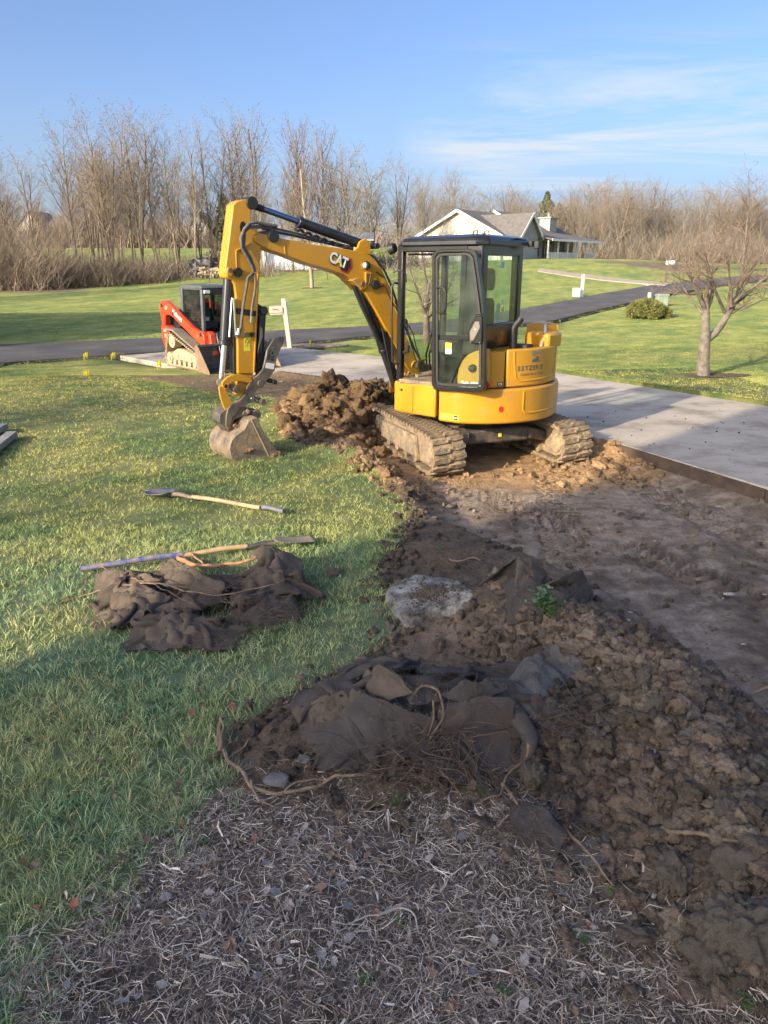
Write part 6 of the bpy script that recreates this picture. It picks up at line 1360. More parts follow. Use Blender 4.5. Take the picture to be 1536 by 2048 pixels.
# porch
pb = -2.6; pa0, pa1 = 4.6, LEN-.2
m_ = MB(); m_.prism([HH(pa0, 0, -.55), HH(pa1, 0, -.55), HH(pa1, pb, -.55), HH(pa0, pb, -.55)], (0, 0, .55)); m_.build('porch_floor', mat('grey porch boards', (.30, .29, .28), .8), hs_)
m_ = MB(); m_.prism([HH(pa0-.3, .3, EV+.35), HH(pa1+1.4, .3, EV+.35), HH(pa1+1.4, pb-.45, EV-.40), HH(pa0-.3, pb-.45, EV-.40)], (0, 0, .12)); m_.build('porch_roof', M_ROOF, hs_)
m_ = MB(); m_.bar(HH(pa0-.3, pb-.47, EV-.36), HH(pa1+1.4, pb-.47, EV-.36), .05, .2); m_.build('fascia_board', M_TRIM, hs_)
npst = 6
for k in range(npst):
    a_ = pa0+.1+(pa1-pa0-.2)*k/(npst-1); m_ = MB(); m_.bar(HH(a_, pb+.1, 0), HH(a_, pb+.1, EV-.35), .13, .13, up=he1); m_.build('porch_post', M_TRIM, hs_)
for k in range(npst-1):
    if k == 3: continue
    a0_ = pa0+.1+(pa1-pa0-.2)*k/(npst-1)+.07; a1_ = pa0+.1+(pa1-pa0-.2)*(k+1)/(npst-1)-.07
    for z in (.12, .88):
        m_ = MB(); m_.bar(HH(a0_, pb+.1, z), HH(a1_, pb+.1, z), .06, .06); m_.build('railing_rail', M_TRIM, hs_)
    m_ = MB(); nb = 13
    for q in range(nb):
        a_ = a0_+(a1_-a0_)*(q+.5)/nb; m_.bar(HH(a_, pb+.1, .15), HH(a_, pb+.1, .85), .045, .045, up=he1)
    tag(m_.build('balusters', M_TRIM, hs_), kind='stuff')
def hwin(a0_, a1_, z0, z1, b=-.0):
    m_ = MB(); m_.prism([HH(a0_-.1, b, z0-.1), HH(a1_+.1, b, z0-.1), HH(a1_+.1, b, z1+.1), HH(a0_-.1, b, z1+.1)], he2*.05); f_ = m_.build('window', M_TRIM, hs_)
    m_ = MB(); 
    for q in range(2):
        c0 = a0_+(a1_-a0_)*q/2+.03; c1_ = a0_+(a1_-a0_)*(q+1)/2-.03; m_ = MB(); m_.prism([HH(c0, b-.06, z0), HH(c1_, b-.06, z0), HH(c1_, b-.06, z1), HH(c0, b-.06, z1)], he2*.01); m_.build('pane', M_WIN, f_)
    for s_ in (a0_-.42, a1_+.14):
        m_ = MB(); m_.prism([HH(s_, b-.05, z0-.05), HH(s_+.28, b-.05, z0-.05), HH(s_+.28, b-.05, z1+.05), HH(s_, b-.05, z1+.05)], he2*.03); m_.build('shutter', M_LGREY, f_)
hwin(9.2, 10.8, .35, 2.0); hwin(14.0, 15.6, .35, 2.0); hwin(6.4, 7.4, .6, 1.9)
m_ = MB(); m_.prism([HH(12.2, -.0, 0), HH(13.2, -.0, 0), HH(13.2, -.0, 2.1), HH(12.2, -.0, 2.1)], he2*.05); m_.build('door', M_LGREY, hs_)
m_ = MB(); m_.prism([HH(12.2, 1.0, 2.6), HH(13.9, 1.0, 2.6), HH(13.9, 2.2, 2.6), HH(12.2, 2.2, 2.6)], (0, 0, 1.75)); ch = m_.build('chimney', M_CHIM, hs_, bevel=.04)
m_ = MB(); m_.prism([HH(12.05, .85, 4.35), HH(14.05, .85, 4.35), HH(14.05, 2.35, 4.35), HH(12.05, 2.35, 4.35)], (0, 0, .12)); m_.build('chimney_cap', M_CHIM, ch)
m_ = MB(); q0 = HH(13.1, 1.6, 4.47); m_.cyl(q0, q0+Vector((0, 0, .4)), .12, sides=10); m_.build('flue', M_CHIM, ch)
m_ = MB(); m_.prism([HH(4.4, pb-1.2, -.55), HH(LEN, pb-1.2, -.5), HH(LEN, pb, -.5), HH(4.4, pb, -.55)], (0, 0, .25)); m_.build('planting_bed', mat('dark bed mulch', (.05, .035, .028), .95), hs_)
m_ = MB(); m_.prism([HH(-.05, 1.2, -.6), HH(-.05, 4.2, -.6), HH(-.05, 4.2, 1.9), HH(-.05, 1.2, 1.9)], he1*.04); m_.build('garage_door', M_TRIM, hs_)
m_ = MB(); m_.prism([HH(-.05, 5.4, -.6), HH(-.05, 8.6, -.6), HH(-.05, 8.6, 1.9), HH(-.05, 5.4, 1.9)], he1*.04); m_.build('garage_door', M_TRIM, hs_)
# ------------------------------------------------------------------ white outbuilding behind the boom
sY = 61; sx0, sx1 = onX(516, sY), onX(742, sY); s0 = lz((sx0+sx1)/2, sY)-.2
sh = thing('white_outbuilding', 'long low white metal outbuilding behind the arm and boom', 'outbuilding', (sx0, sY, s0))
m_ = MB(); m_.box(sx0, sx1, sY, sY+.1, s0-.2, s0+2.35); m_.build('front_wall', mat('white metal cladding', (.62, .64, .68), .5, (.55, .57, .62), 2), sh)
n = 30
for k in range(n):
    x_ = sx0+.05+(sx1-sx0-.1)*k/(n-1); m_ = MB(); m_.box(x_-.03, x_+.03, sY-.03, sY+.01, s0-.2, s0+2.33); m_.build('cladding_rib', MATS['white metal cladding'], sh)
m_ = MB(); m_.box(sx0, sx0+.1, sY+.1, sY+6, s0-.2, s0+2.35); m_.build('side_wall', MATS['white metal cladding'], sh)
m_ = MB(); m_.box(sx1-.1, sx1, sY+.1, sY+6, s0-.2, s0+2.35); m_.build('side_wall', MATS['white metal cladding'], sh)
m_ = MB(); m_.prism([(sx0-.2, sY-.3, s0+2.3), (sx0-.2, sY+3.1, s0+2.95), (sx0-.2, sY+6.4, s0+2.3), (sx0-.2, sY+6.4, s0+2.38), (sx0-.2, sY+3.1, s0+3.05), (sx0-.2, sY-.3, s0+2.38)], (sx1-sx0+.4, 0, 0)); m_.build('roof', mat('pale metal roof', (.42, .43, .45), .5), sh)
# far houses seen through the left wood
def far_house(u0, u1, Y, ze, zr, wm_, label, wins=3, gable=False):
    x0, x1 = onX(u0, Y), onX(u1, Y); z0 = lz((x0+x1)/2, Y)-.2; r_ = thing('far_house', label, 'house', (x0, Y, z0)); D_ = 7
    m_ = MB(); m_.box(x0, x1, Y, Y+D_, z0, z0+ze); m_.build('walls', wm_, r_)
    m_ = MB()
    if gable:
        m_.prism([(x0, Y, z0+ze), (x1, Y, z0+ze), ((x0+x1)/2, Y, z0+zr)], (0, D_, 0)); m_.build('gable', wm_, r_)
        for a_, b_ in (((x0-.3, z0+ze-.2), ((x0+x1)/2, z0+zr+.05)), ((x1+.3, z0+ze-.2), ((x0+x1)/2, z0+zr+.05))):
            m_ = MB(); m_.prism([(a_[0], Y-.3, a_[1]), (b_[0], Y-.3, b_[1]), (b_[0], Y-.3, b_[1]+.25), (a_[0], Y-.3, a_[1]+.25)], (0, D_+.6, 0)); m_.build('roof', M_TRIM if wm_ is M_BRICKF else M_ROOF, r_)
    else:
        m_.prism([(x0-.3, Y-.4, z0+ze), (x0-.3, Y+D_/2, z0+zr), (x0-.3, Y+D_+.4, z0+ze)], (x1-x0+.6, 0, 0)); m_.build('roof', M_ROOF, r_)
    for k in range(wins):
        c = x0+(x1-x0)*(k+.5)/wins; m_ = MB(); m_.box(c-.5, c+.5, Y-.06, Y, z0+.9, z0+2.1); f_ = m_.build('window', M_TRIM, r_); m_ = MB(); m_.box(c-.4, c+.4, Y-.09, Y-.05, z0+1.0, z0+2.0); m_.build('pane', M_WIN, f_)
far_house(40, 88, 112, 2.4, 4.4, M_SIDE, 'pale gabled house farthest left behind the wood', 2, True)
far_house(98, 158, 108, 2.2, 4.0, M_TRIM, 'low white house with windows seen between the left trunks', 5)
far_house(176, 216, 112, 2.6, 4.8, M_BRICKF, 'orange brick house with white gable trim behind the twin trunk tree', 2, True)
far_house(238, 290, 118, 2.4, 4.2, M_SIDEB, 'grey house behind the tallest clump of trees', 3)
far_house(384, 414, 116, 2.4, 4.3, M_SIDEB, 'small grey gabled house above the woodpile', 1, True)
# woodpile with black tarp
wp = atY(420, 541, 56); wz = lz(wp.x, 56); wt = thing('woodpile', 'pile of pale split logs half covered by a black tarp at the wood edge', 'woodpile', (wp.x, 56, wz)); rg = random.Random(6)
V, F = ico(4, 401, .5, .65); m_ = MB(); m_.add(V*np.array([1.35, .8, 1.15])+np.array([wp.x, 56.2, wz+.55]), [F]); m_.build('tarp', mat('black tarp', (.02, .02, .028), .5, bump_=1, bscale=6), wt, sharp=60)
for k in range(46):
    x_ = wp.x+rg.uniform(-.5, 1.2); y_ = 55.1+rg.uniform(-.3, .5); z_ = wz+rg.uniform(.08, .62); a_ = rg.random()*6.28; d_ = Vector((math.cos(a_), math.sin(a_), rg.uniform(-.3, .3)))*.2
    m_ = MB(); m_.cyl(Vector((x_, y_, z_))-d_, Vector((x_, y_, z_))+d_, rg.uniform(.06, .10), sides=7); m_.build('log', mat('pale split wood', (.50, .40, .27), .8, (.3, .25, .19), 6), wt)
# ------------------------------------------------------------------ round juniper bush and the small things on the right lawn
def bush(u, v, w, h, lab, n, m, name='round_bush', ball=26):
    p = G0(u, v); r_ = thing(name, lab, 'bush', tuple(p)); rg = np.random.RandomState(int(u)); cs = []
    for k in range(ball): a = rg.rand()*6.28; q = rg.rand()**.5; cs.append((p.x+w*q*.8*math.cos(a), p.y+w*.7*q*math.sin(a), p.z+h*(.25+.55*(1-q*q)), .16+.13*rg.rand()))
    cs = np.array(cs); k = rg.randint(0, len(cs), n); d = rg.randn(n, 3); d /= np.linalg.norm(d, axis=1, keepdims=True); c = cs[k, :3]+d*cs[k, 3:]*(.75+.35*rg.rand(n, 1))*np.array([1, 1, .8]); c[:, 2] = np.maximum(c[:, 2], p.z+.02)
    s = .018+.03*rg.rand(n, 1); d1 = d+rg.randn(n, 3)*.6; d1 /= np.linalg.norm(d1, axis=1, keepdims=True); d2 = np.cross(d1, rg.randn(n, 3)); d2 /= np.linalg.norm(d2, axis=1, keepdims=True)
    V = np.stack([c-d2*s*.4, c+d1*s*.8-d2*s*.3, c+d1*s*2.2, c+d2*s*.5], 1).reshape(-1, 3); link('foliage', np_mesh('foliage', V, [np.arange(4*n).reshape(-1, 4)]), m, r_)
    m_ = MB()
    for k in range(12): c_ = cs[k % len(cs)]; m_.tube([tuple(p), (p.x+(c_[0]-p.x)*.5, p.y+(c_[1]-p.y)*.5, p.z+.15), (c_[0], c_[1], c_[2])], [.02, .015, .008], 5)
    m_.build('stems', M_BARK2, r_)
bush(1293, 637, .78, .62, 'low round olive green juniper bush on the sunny lawn beyond the driveway', 15000, M_JUN)
g = G0(1322, 612); gb_ = thing('utility_box', 'green grey utility box standing behind the round bush', 'utility box', tuple(g))
m_ = MB(); m_.box(g.x-.22, g.x+.22, g.y-.2, g.y+.2, g.z-.05, g.z+.42); m_.build('cabinet', M_GREENB, gb_, bevel=.02)
m_ = MB(); m_.prism([(g.x-.25, g.y-.23, g.z+.42), (g.x-.25, g.y+.23, g.z+.42), (g.x-.25, g.y+.15, g.z+.5), (g.x-.25, g.y-.15, g.z+.5)], (.5, 0, 0)); m_.build('lid', M_GREENB, gb_, bevel=.01)
g = G0(1298, 604); o = MB(); o.cyl((g.x, g.y, g.z), (g.x, g.y, g.z+.42), .10, .085, 12); o.build('pedestal', mat('pale green plastic', (.42, .46, .38), .6), bevel=.02, label='pale green pedestal beside the utility box', cat='utility pedestal')
g = G0(1153, 593); wb = thing('marker_post', 'white marker post and squat beige box beside the road', 'marker post', tuple(g))
m_ = MB(); m_.box(g.x-.2, g.x+.16, g.y-.15, g.y+.15, g.z-.05, g.z+.42); m_.build('box', mat('beige plastic', (.62, .58, .48), .6), wb, bevel=.03)
m_ = MB(); m_.box(g.x+.22, g.x+.36, g.y+.1, g.y+.18, g.z-.05, g.z+1.05); m_.build('post', M_TRIM, wb, bevel=.01)
g = G0(1331, 566); rb = thing('roadside_mailbox', 'dark post with a small white mailbox where the gravel path meets the road', 'mailbox', tuple(g))
m_ = MB(); m_.box(g.x-.05, g.x+.05, g.y-.05, g.y+.05, g.z-.1, g.z+1.05); m_.build('post', M_BARK2, rb)
m_ = MB(); m_.box(g.x-.1, g.x+.42, g.y-.12, g.y+.12, g.z+1.05, g.z+1.3); m_.build('box', M_TRIM, rb, bevel=.06)
# small spreading tree at the right, low forked trunk
tb = G0(1408, 752)
def T(u, v, dy=0): q = atY(u, v, tb.y+dy); return (q.x-tb.x, q.y-tb.y, q.z-tb.z)
limbs = [([(0, 0, -.05), T(1406, 735), T(1408, 705), T(1410, 680), T(1411, 660), T(1411, 640), T(1412, 622)], .135, .075, 0),
         ([T(1412, 680), T(1428, 668, .05), T(1444, 648, .1), T(1456, 628, .1), T(1466, 608, .15), T(1476, 585, .2)], .085, .045, 3),
         ([T(1412, 622), T(1404, 606, -.05), T(1396, 588, -.1), T(1386, 566, -.2)], .05, .022, 2), ([T(1412, 622), T(1420, 604, .1), T(1425, 582, .2), T(1420, 556, .3), T(1412, 530, .3)], .05, .022, 2),
         ([T(1450, 625, .1), T(1440, 604, 0), T(1430, 580, -.2), T(1424, 556, -.3)], .035, .018, 2), ([T(1462, 612), T(1462, 580, -.1), T(1458, 545, -.2)], .035, .016, 2),
         ([T(1476, 585, .2), T(1484, 550, .2), T(1488, 510, .3), T(1492, 470, .3), T(1497, 420, .3)], .04, .014, 3), ([T(1468, 604), T(1490, 584, 0), T(1510, 572, -.1), T(1535, 552, -.2), T(1560, 535, -.2)], .035, .016, 3),
         ([T(1480, 620, .1), T(1500, 612, .1), T(1525, 600, .2), T(1550, 592, .2)], .022, .010, 2), ([T(1405, 628), T(1392, 610, .2), T(1376, 590, .3), T(1362, 566, .3)], .03, .013, 2)]
S_ = grow_tree(seed=77, Hh=2.7, r0=.1, maxlev=4, wig=.10, up=.035, ang=(40, 42, 45, 45), ratio=(.6, .58, .55, .5), dens=(1, 1.15, 1.1, .8), seglen=(.14, .11, .09, .08), limbs=limbs, limit=15000, minr=.0032, len0=.66)
(t_, c_), zm = tree_meshes(S_, fine=4); t_.materials.append(M_LBARK); c_.materials.append(mat('budding twig bark', (.15, .105, .08), .9, (.23, .17, .13), 6))
lt = thing('small_spreading_tree', 'small bare spreading tree with a low forked lichen trunk beside the driveway', 'tree', tuple(tb))
for nm, me in (('trunk', t_), ('crown', c_)):
    o = bpy.data.objects.new(nm, me); COL.objects.link(o); o.parent = lt
def mulch_ring(p, w, h, lab, n=500, m=None):
    rg = np.random.RandomState(int(p.x*100) % 1000); V, F = ico(1, 9); VV = []; FF = []; off = 0
    for i in range(n):
        a = rg.rand()*6.28; q = rg.rand()**.5; x = p.x+w*q*math.cos(a); y = p.y+h*q*math.sin(a); k = .012+.03*rg.rand(); VV.append(V*[k*1.5, k, k*.7]+[x, y, lz(x, y)+.01]); FF.append(F+off); off += len(V)
    tag(link('mulch_ring', np_mesh('mulch_ring', np.concatenate(VV), [np.concatenate(FF)], True), m or mat('dark mulch chips', (.045, .035, .03), .95, (.09, .065, .05), 12)), lab, 'mulch', kind='stuff')
mulch_ring(Vector((tb.x+.25, tb.y-.02, 0)), .62, .28, 'dark mulch ring round the small spreading tree'); mulch_ring(T2B, .6, .5, 'brown mulch ring of the slim young tree behind the boom', 500, mat('brown mulch', (.12, .08, .05), .95))
mulch_ring(Vector((MAILBED.x+.35, MAILBED.y, 0)), 1.15, .45, 'grey mulch bed round the leaning mailbox post', 1300, mat('grey mulch', (.12, .10, .085), .95, (.2, .17, .14), 8))
ab = G0(853, 688)
def A_(u, v, dy=0): q = atY(u, v, ab.y+dy); return (q.x-ab.x, q.y-ab.y, q.z-ab.z)
limbs = [([(0, 0, -.05), A_(853, 670), A_(853, 650), A_(852, 632)], .11, .085, 0), ([A_(852, 632), A_(846, 612, -.1), A_(838, 590, -.2), A_(826, 560, -.3)], .05, .02, 3), ([A_(852, 632), A_(858, 608, .2), A_(856, 580, .3), A_(850, 545, .3), A_(845, 510, .3)], .055, .018, 3),
         ([A_(853, 640), A_(870, 620, .1), A_(890, 595, .1), A_(905, 560, .2)], .05, .018, 3), ([A_(858, 630), A_(880, 615, -.2), A_(910, 600, -.2), A_(935, 580, -.2)], .045, .015, 3), ([A_(852, 625), A_(868, 590), A_(875, 555), A_(880, 510)], .04, .015, 3)]
S_ = grow_tree(seed=78, Hh=3, r0=.1, maxlev=4, wig=.13, up=.03, ang=(40, 45, 48, 45), ratio=(.6, .58, .55, .5), dens=(1, 1.1, 1.1, .8), seglen=(.17, .14, .12, .10), limbs=limbs, limit=16000, minr=.006, len0=.92)
(t_, c_), zm = tree_meshes(S_, fine=4); t_.materials.append(M_BARK2); c_.materials.append(mat('grey apple twigs', (.17, .14, .11), .9, (.25, .21, .17), 6))
lt = thing('garden_tree', 'dense twiggy garden tree seen through the open cab door', 'tree', tuple(ab))
for nm, me in (('trunk', t_), ('crown', c_)):
    o = bpy.data.objects.new(nm, me); COL.objects.link(o); o.parent = lt
# ------------------------------------------------------------------ mailbox
mb0 = G0(580, 696); mY = mb0.y; pz = lambda u, v: atY(u, v, mY)
mx = thing('mailbox', 'leaning cream post with curved bracket carrying a faded pink mailbox', 'mailbox', tuple(mb0))
m_ = MB(); m_.bar(pz(580, 698), pz(567, 597), .12, .12, up=(0, 1, 0)); m_.build('post', M_WPOST, mx, bevel=.008)
m_ = MB(); P = [pz(574, 648), pz(571.5, 637), pz(567, 630), pz(560, 626), pz(549, 626)]; m_.tube(P, .03, 6); m_.build('bracket', M_WPOST, mx)
m_ = MB(); a_ = pz(568, 627.5); b_ = pz(541, 628); m_.bar(a_, b_, .16, .025); m_.build('shelf', M_WPOST, mx)
c_ = pz(540, 627); ln = (pz(567, 626)-c_); prof = [(-.1, 0), (.1, 0), (.1, .12)]+[(.1*math.cos(R(t)), .12+.07*math.sin(R(t))) for t in range(20, 180, 20)]+[(-.1, .12)]
m_ = MB(); m_.prism([c_+Vector((0, a, b+.012)) for a, b in prof], ln*.97); bx_ = m_.build('box', M_PINK, mx, bevel=.004)
m_ = MB(); m_.para(c_+ln*.42+Vector((0, -.104, .11)), ln*.17, (0, .004, 0), (0, 0, .014)); m_.para(c_+ln*.62+Vector((0, -.104, .085)), ln*.02, (0, .004, 0), (0, 0, .02)); m_.build('flag', mat('dark red flag', (.25, .05, .04), .6), bx_)
# ------------------------------------------------------------------ survey flags
for u, v, h, lab, tl in [(173, 722, .20, 'left yellow survey flag of the pair at the edge of the road', 0), (226, 722, .20, 'right yellow survey flag of the pair at the edge of the road', .1), (172, 751, .10, 'low yellow survey flag sunk in the grass in front of the pair', .2),
                     (322, 742, .22, 'yellow survey flag next to the loader track', -.1), (621, 705, .34, 'narrow yellow survey flag on a tall wire in front of the mailbox bed', 0)]:
    p = G0(u, v); f_ = thing('survey_flag', lab, 'flag', tuple(p)); t_ = Vector((p.x+tl*h, p.y, p.z+h+.03)); w_ = .075 if u != 621 else .035
    m_ = MB(); m_.tube([tuple(p), tuple(t_)], .004, 6); m_.build('wire', M_WIRE, f_)
    n = 5; A1 = [t_+Vector((w_*.8*(k/n-.1), -.02*math.sin(k*1.3), -.01-.04*abs(k/n-.5))) for k in range(-n+1, n+1)]; A2 = [a+Vector((0, -.01, -.11-.05*math.cos(k))) for k, a in enumerate(A1)]
    m_ = MB(); m_.strip(A1, A2); m_.build('cloth', M_FLAG, f_)
# ------------------------------------------------------------------ grey timbers at the left edge
for k, (u0, v0, u1, v1, lab) in enumerate([(26, 878, -60, 948, 'weathered grey timber at the left edge, the nearer of two'), (8, 862, -80, 912, 'weathered grey timber at the left edge, the farther of two')]):
    a_, b_ = G0(u0, v0), G0(u1, v1); m_ = MB(); m_.bar(a_+Vector((0, 0, .06)), b_+Vector((0, 0, .06)), .12, .07); m_.build('timber', M_WGREY, bevel=.008, label=lab, cat='timber')
# ------------------------------------------------------------------ off to the side and behind: what throws the long shadows
bh = thing('tall_house', 'unseen tall pale house behind the viewer, sized so its shadow covers the foreground', 'house', (1.2-20*SH.x, 6.6-20*SH.y, 0), math.atan2(-SH.x, SH.y))  # unseen house read off the shadow edge, narrowed to let in sky light
hx0, hx1, hy0, hy1 = 0, 6.6, -7, 0
m_ = MB(); m_.box(hx0, hx1, hy0, hy1, -.3, 10.2); m_.build('walls', M_SIDE, bh, world=False)
m_ = MB(); m_.prism([(hx0, hy1+.1, 10.2), (hx0, (hy0+hy1)/2, 11.6), (hx0, hy0-.1, 10.2)], (hx1-hx0, 0, 0)); m_.build('roof', M_ROOF, bh, world=False)
for k in range(5):
    for z_ in (1.0, 4.2):
        x_ = .9+k*1.2; m_ = MB(); m_.box(x_-.45, x_+.45, hy1, hy1+.05, z_, z_+1.5); f_ = m_.build('window', M_TRIM, bh, world=False); m_ = MB(); m_.box(x_-.38, x_+.38, hy1+.05, hy1+.06, z_+.08, z_+1.42); m_.build('pane', M_WIN, f_, world=False)
nh = thing('neighbour_house', 'grey neighbour house beyond the left edge of the view', 'house', (-21, 21, 0)); m_ = MB(); m_.box(-26, -15.8, 17, 25, -.8, 4.2); m_.build('walls', M_SIDEB, nh)
m_ = MB(); m_.prism([(-26.3, 16.6, 4.1), (-26.3, 21, 6.4), (-26.3, 25.4, 4.1)], (10.7, 0, 0)); m_.build('roof', M_ROOF, nh)
for i, (x, y, h, k) in enumerate([(-13.5, 1.6, 9, 'fork'), (-16.5, -.5, 10, 'tall'), (-19, 6.5, 9.5, 'broad'), (-12.5, -3.5, 8.5, 'tall'), (-30, 30, 11, 'broad'), (-26, 36, 11, 'fork'), (-9.5, 9.5, 0, '')]):
    if h: place_tree(k, i, x, y, h, 'bare tree beyond the left edge of the view', 'trees beyond the left edge')
# ------------------------------------------------------------------ compact track loader; local frame x right, y forwards, z up
lo = atY(424, 700, 18.0); LRZ = math.atan2(.82, .57)-math.pi/2   # placeholder, set below
hd = Vector((.67, -.742, 0)).normalized(); LX = Vector((hd.y, -hd.x, 0)); LO = Vector((lo.x, 18.0, lz(lo.x, 18.0)+.02))
tl = thing('track_loader', 'orange red compact track loader with black cab and lowered bucket behind the arm', 'loader', tuple(LO))
LS = .87
def Lp(x, y, z): return LO+LX*x*LS+hd*y*LS+Vector((0, 0, z*LS))
def hull(P):
    P = sorted(set((round(a, 4), round(b, 4)) for a, b in P)); 
    def half(Q):
        H_ = []
        for p in Q:
            while len(H_) > 1 and (H_[-1][0]-H_[-2][0])*(p[1]-H_[-2][1])-(H_[-1][1]-H_[-2][1])*(p[0]-H_[-2][0]) <= 0: H_.pop()
            H_.append(p)
        return H_
    a = half(P); b = half(P[::-1]); return a[:-1]+b[:-1]
tp = hull([(cx+r*math.cos(t), cz+r*math.sin(t)) for cx, cz, r in ((-.86, .19, .18), (.72, .20, .19), (-.66, .64, .20)) for t in np.linspace(0, 6.28, 26)])
def lpr(name, poly, x0, x1, m, bevel=.01, root=tl): mb = MB(); mb.prism([Lp(x0, y, z) for y, z in poly], LX*(x1-x0)*LS); return mb.build(name, m, root, bevel=bevel)
M_LT = mat('mud coated loader track', (.38, .29, .18), .9, (.50, .39, .25), 5, bump_=1, bscale=30)
for s in (1, -1):
    build_track(tl, lambda a, b, z: Lp(b, a, z), s*.70, .32, 0, 0, 0, 0, path=tp[::-1], lugn=.105, matt=M_LT, lugm=M_RUB, lugh=.03)
    x0 = s*.70-.13
    for nm, cy, cz, r in (('idler_wheel', -.86, .19, .14), ('idler_wheel', .72, .20, .15), ('sprocket', -.66, .64, .15)):
        mb = MB(); mb.cyl(Lp(x0, cy, cz), Lp(x0+.26, cy, cz), r, sides=22); mb.cyl(Lp(x0-.02, cy, cz), Lp(x0+.28, cy, cz), r*.45, sides=14); mb.build(nm, M_LT, tl, bevel=.01)
    for k in range(5): mb = MB(); mb.cyl(Lp(x0, -.58+k*.27, .10), Lp(x0+.26, -.58+k*.27, .10), .07, sides=14); mb.build('roller', M_LT, tl)
    lpr('track_frame', [(-.8, .16), (.7, .16), (.62, .33), (-.1, .46), (-.45, .46), (-.75, .34)], s*.70-.10, s*.70+.10, M_LT, .02)
    for k in range(3): lpr('frame_gusset', [(-.45+.35*k, .2), (-.35+.35*k, .2), (-.40+.35*k, .36), (-.46+.35*k, .36)], s*.70-.12, s*.70+.12, M_LT, .008)
    lpr('fender', [(-1.0, .98), (-.55, .97), (.1, .72), (.72, .50), (.78, .44), (.72, .46), (.1, .68), (-.55, .92), (-1.0, .93)], s*.54, s*.86, mat('dusty grey fender', (.13, .12, .105), .8, (.25, .21, .16), 5), .008)
    # lift arm
    arm_ = [(-1.30, 1.02), (-1.38, 1.42), (-1.36, 1.58), (-1.24, 1.68), (-1.02, 1.68), (-.80, 1.60), (-.30, 1.34), (.30, 1.06), (.62, .98), (.86, .98), (.94, .88), (.96, .36), (.78, .34), (.72, .66), (.50, .74), (-.10, 1.02), (-.62, 1.26), (-.86, 1.32), (-1.08, 1.30), (-1.14, 1.02)]
    a_ = lpr('lift_arm', arm_, s*.60, s*.74, M_ORG, .014)
    lpr('arm_knee', [(.90, .99), (1.06, .92), (1.12, .40), (1.0, .32), (.95, .36), (.95, .86)], s*.46, s*.62, M_ORG, .012)
    for (y, z) in ((-1.22, 1.55), (.80, .90), (-.62, 1.36)): mb = MB(); mb.cyl(Lp(s*.56, y, z), Lp(s*.76, y, z), .045, sides=16); mb.build('pin', M_LBLK, tl)
    mb = MB(); mb.cyl(Lp(s*.57, -.95, .90), Lp(s*.57, -.35, 1.12), .045, sides=16); mb.build('lift_cylinder', M_LBLK, tl)
    mb = MB(); mb.cyl(Lp(s*.40, 1.02, .92), Lp(s*.40, 1.22, .30), .04, sides=14); mb.build('tilt_cylinder', M_CYL, tl)
    lpr('rear_side_panel', [(-1.42, .62), (-1.42, 1.02), (-1.30, 1.08), (-.98, .98), (-.98, .84), (-1.02, .45), (-1.30, .45)], s*.50, s*.72, M_ORG, .015)
body = MB(); body.prism([Lp(-.5, y, z) for y, z in [(-1.30, .32), (.75, .28), (.80, .62), (.45, .80), (-1.30, .90)]], LX*1.0*LS); body.build('chassis', M_LBLK, tl, bevel=.02)
mb = MB(); mb.prism([Lp(-.48, y, z) for y, z in [(-1.40, .6), (-.58, .8), (-.58, 1.46), (-1.10, 1.44), (-1.42, 1.25)]], LX*.96*LS); mb.build('engine_hood', M_LBLK, tl, bevel=.03)
mb = MB(); mb.prism([Lp(-.46, y, z) for y, z in [(.70, .40), (1.00, .42), (.98, .70), (.72, .78)]], LX*.92*LS); mb.build('cross_tube', M_ORG, tl, bevel=.02)
mb = MB(); mb.prism([Lp(-.42, y, z) for y, z in [(.50, .55), (.72, .55), (.72, .92), (.50, .92)]], LX*.84*LS); mb.build('cab_step', M_LBLK, tl, bevel=.01)
# cab
for s in (1, -1):
    x1 = s*.45
    cab = MB(); cab.bar(Lp(x1, .45, .82), Lp(x1, .50, 2.0), .07, .09, up=hd); cab.build('cab_post', M_LGREY, tl, bevel=.012)
    cab = MB(); cab.bar(Lp(x1, -.58, 1.30), Lp(x1, -.56, 2.0), .07, .10, up=hd); cab.build('cab_post', M_LGREY, tl, bevel=.012)
    lpr('side_rail', [(-.60, 1.98), (.50, 1.98), (.46, 2.05), (-.56, 2.05)], s*.42, s*.49, M_LGREY)
    lpr('side_sill', [(-.60, 1.26), (-.55, 1.36), (.40, .92), (.50, .86), (.50, .78), (.40, .80)], s*.43, s*.48, M_LGREY)
    sc = MB(); nn_ = 15
    for k in range(nn_):
        y = -.54+1.0*k/(nn_-1); zb = 1.34-(y+.54)*.46; sc.bar(Lp(x1, y, zb), Lp(x1, y, 1.99), .006, .006, up=hd)
    for k in range(16):
        z = .92+1.06*k/15; ys = max(-.54, min(.45, -.54+(1.34-z)/.46)) if z < 1.34 else -.54; sc.bar(Lp(x1, ys, z), Lp(x1, .45, z), .006, .006)
    tag(sc.build('mesh_screen', M_LBLK, tl), kind='stuff')
    lpr('side_glass', [(-.54, 1.36), (.44, .92), (.44, 1.98), (-.54, 1.98)], s*.435, s*.437, M_GLASSD, 0)
mb = MB(); mb.prism([Lp(-.50, y, z) for y, z in [(-.62, 2.0), (.52, 2.0), (.56, 2.04), (.50, 2.09), (-.50, 2.10), (-.64, 2.06)]], LX*1.0*LS); mb.build('cab_roof', M_LGREY, tl, bevel=.02)
mb = MB(); mb.prism([Lp(-.44, y, z) for y, z in [(.50, 1.86), (.56, 1.86), (.57, 2.0), (.50, 2.0)]], LX*.88*LS); mb.build('front_header', M_LBLK, tl, bevel=.01)
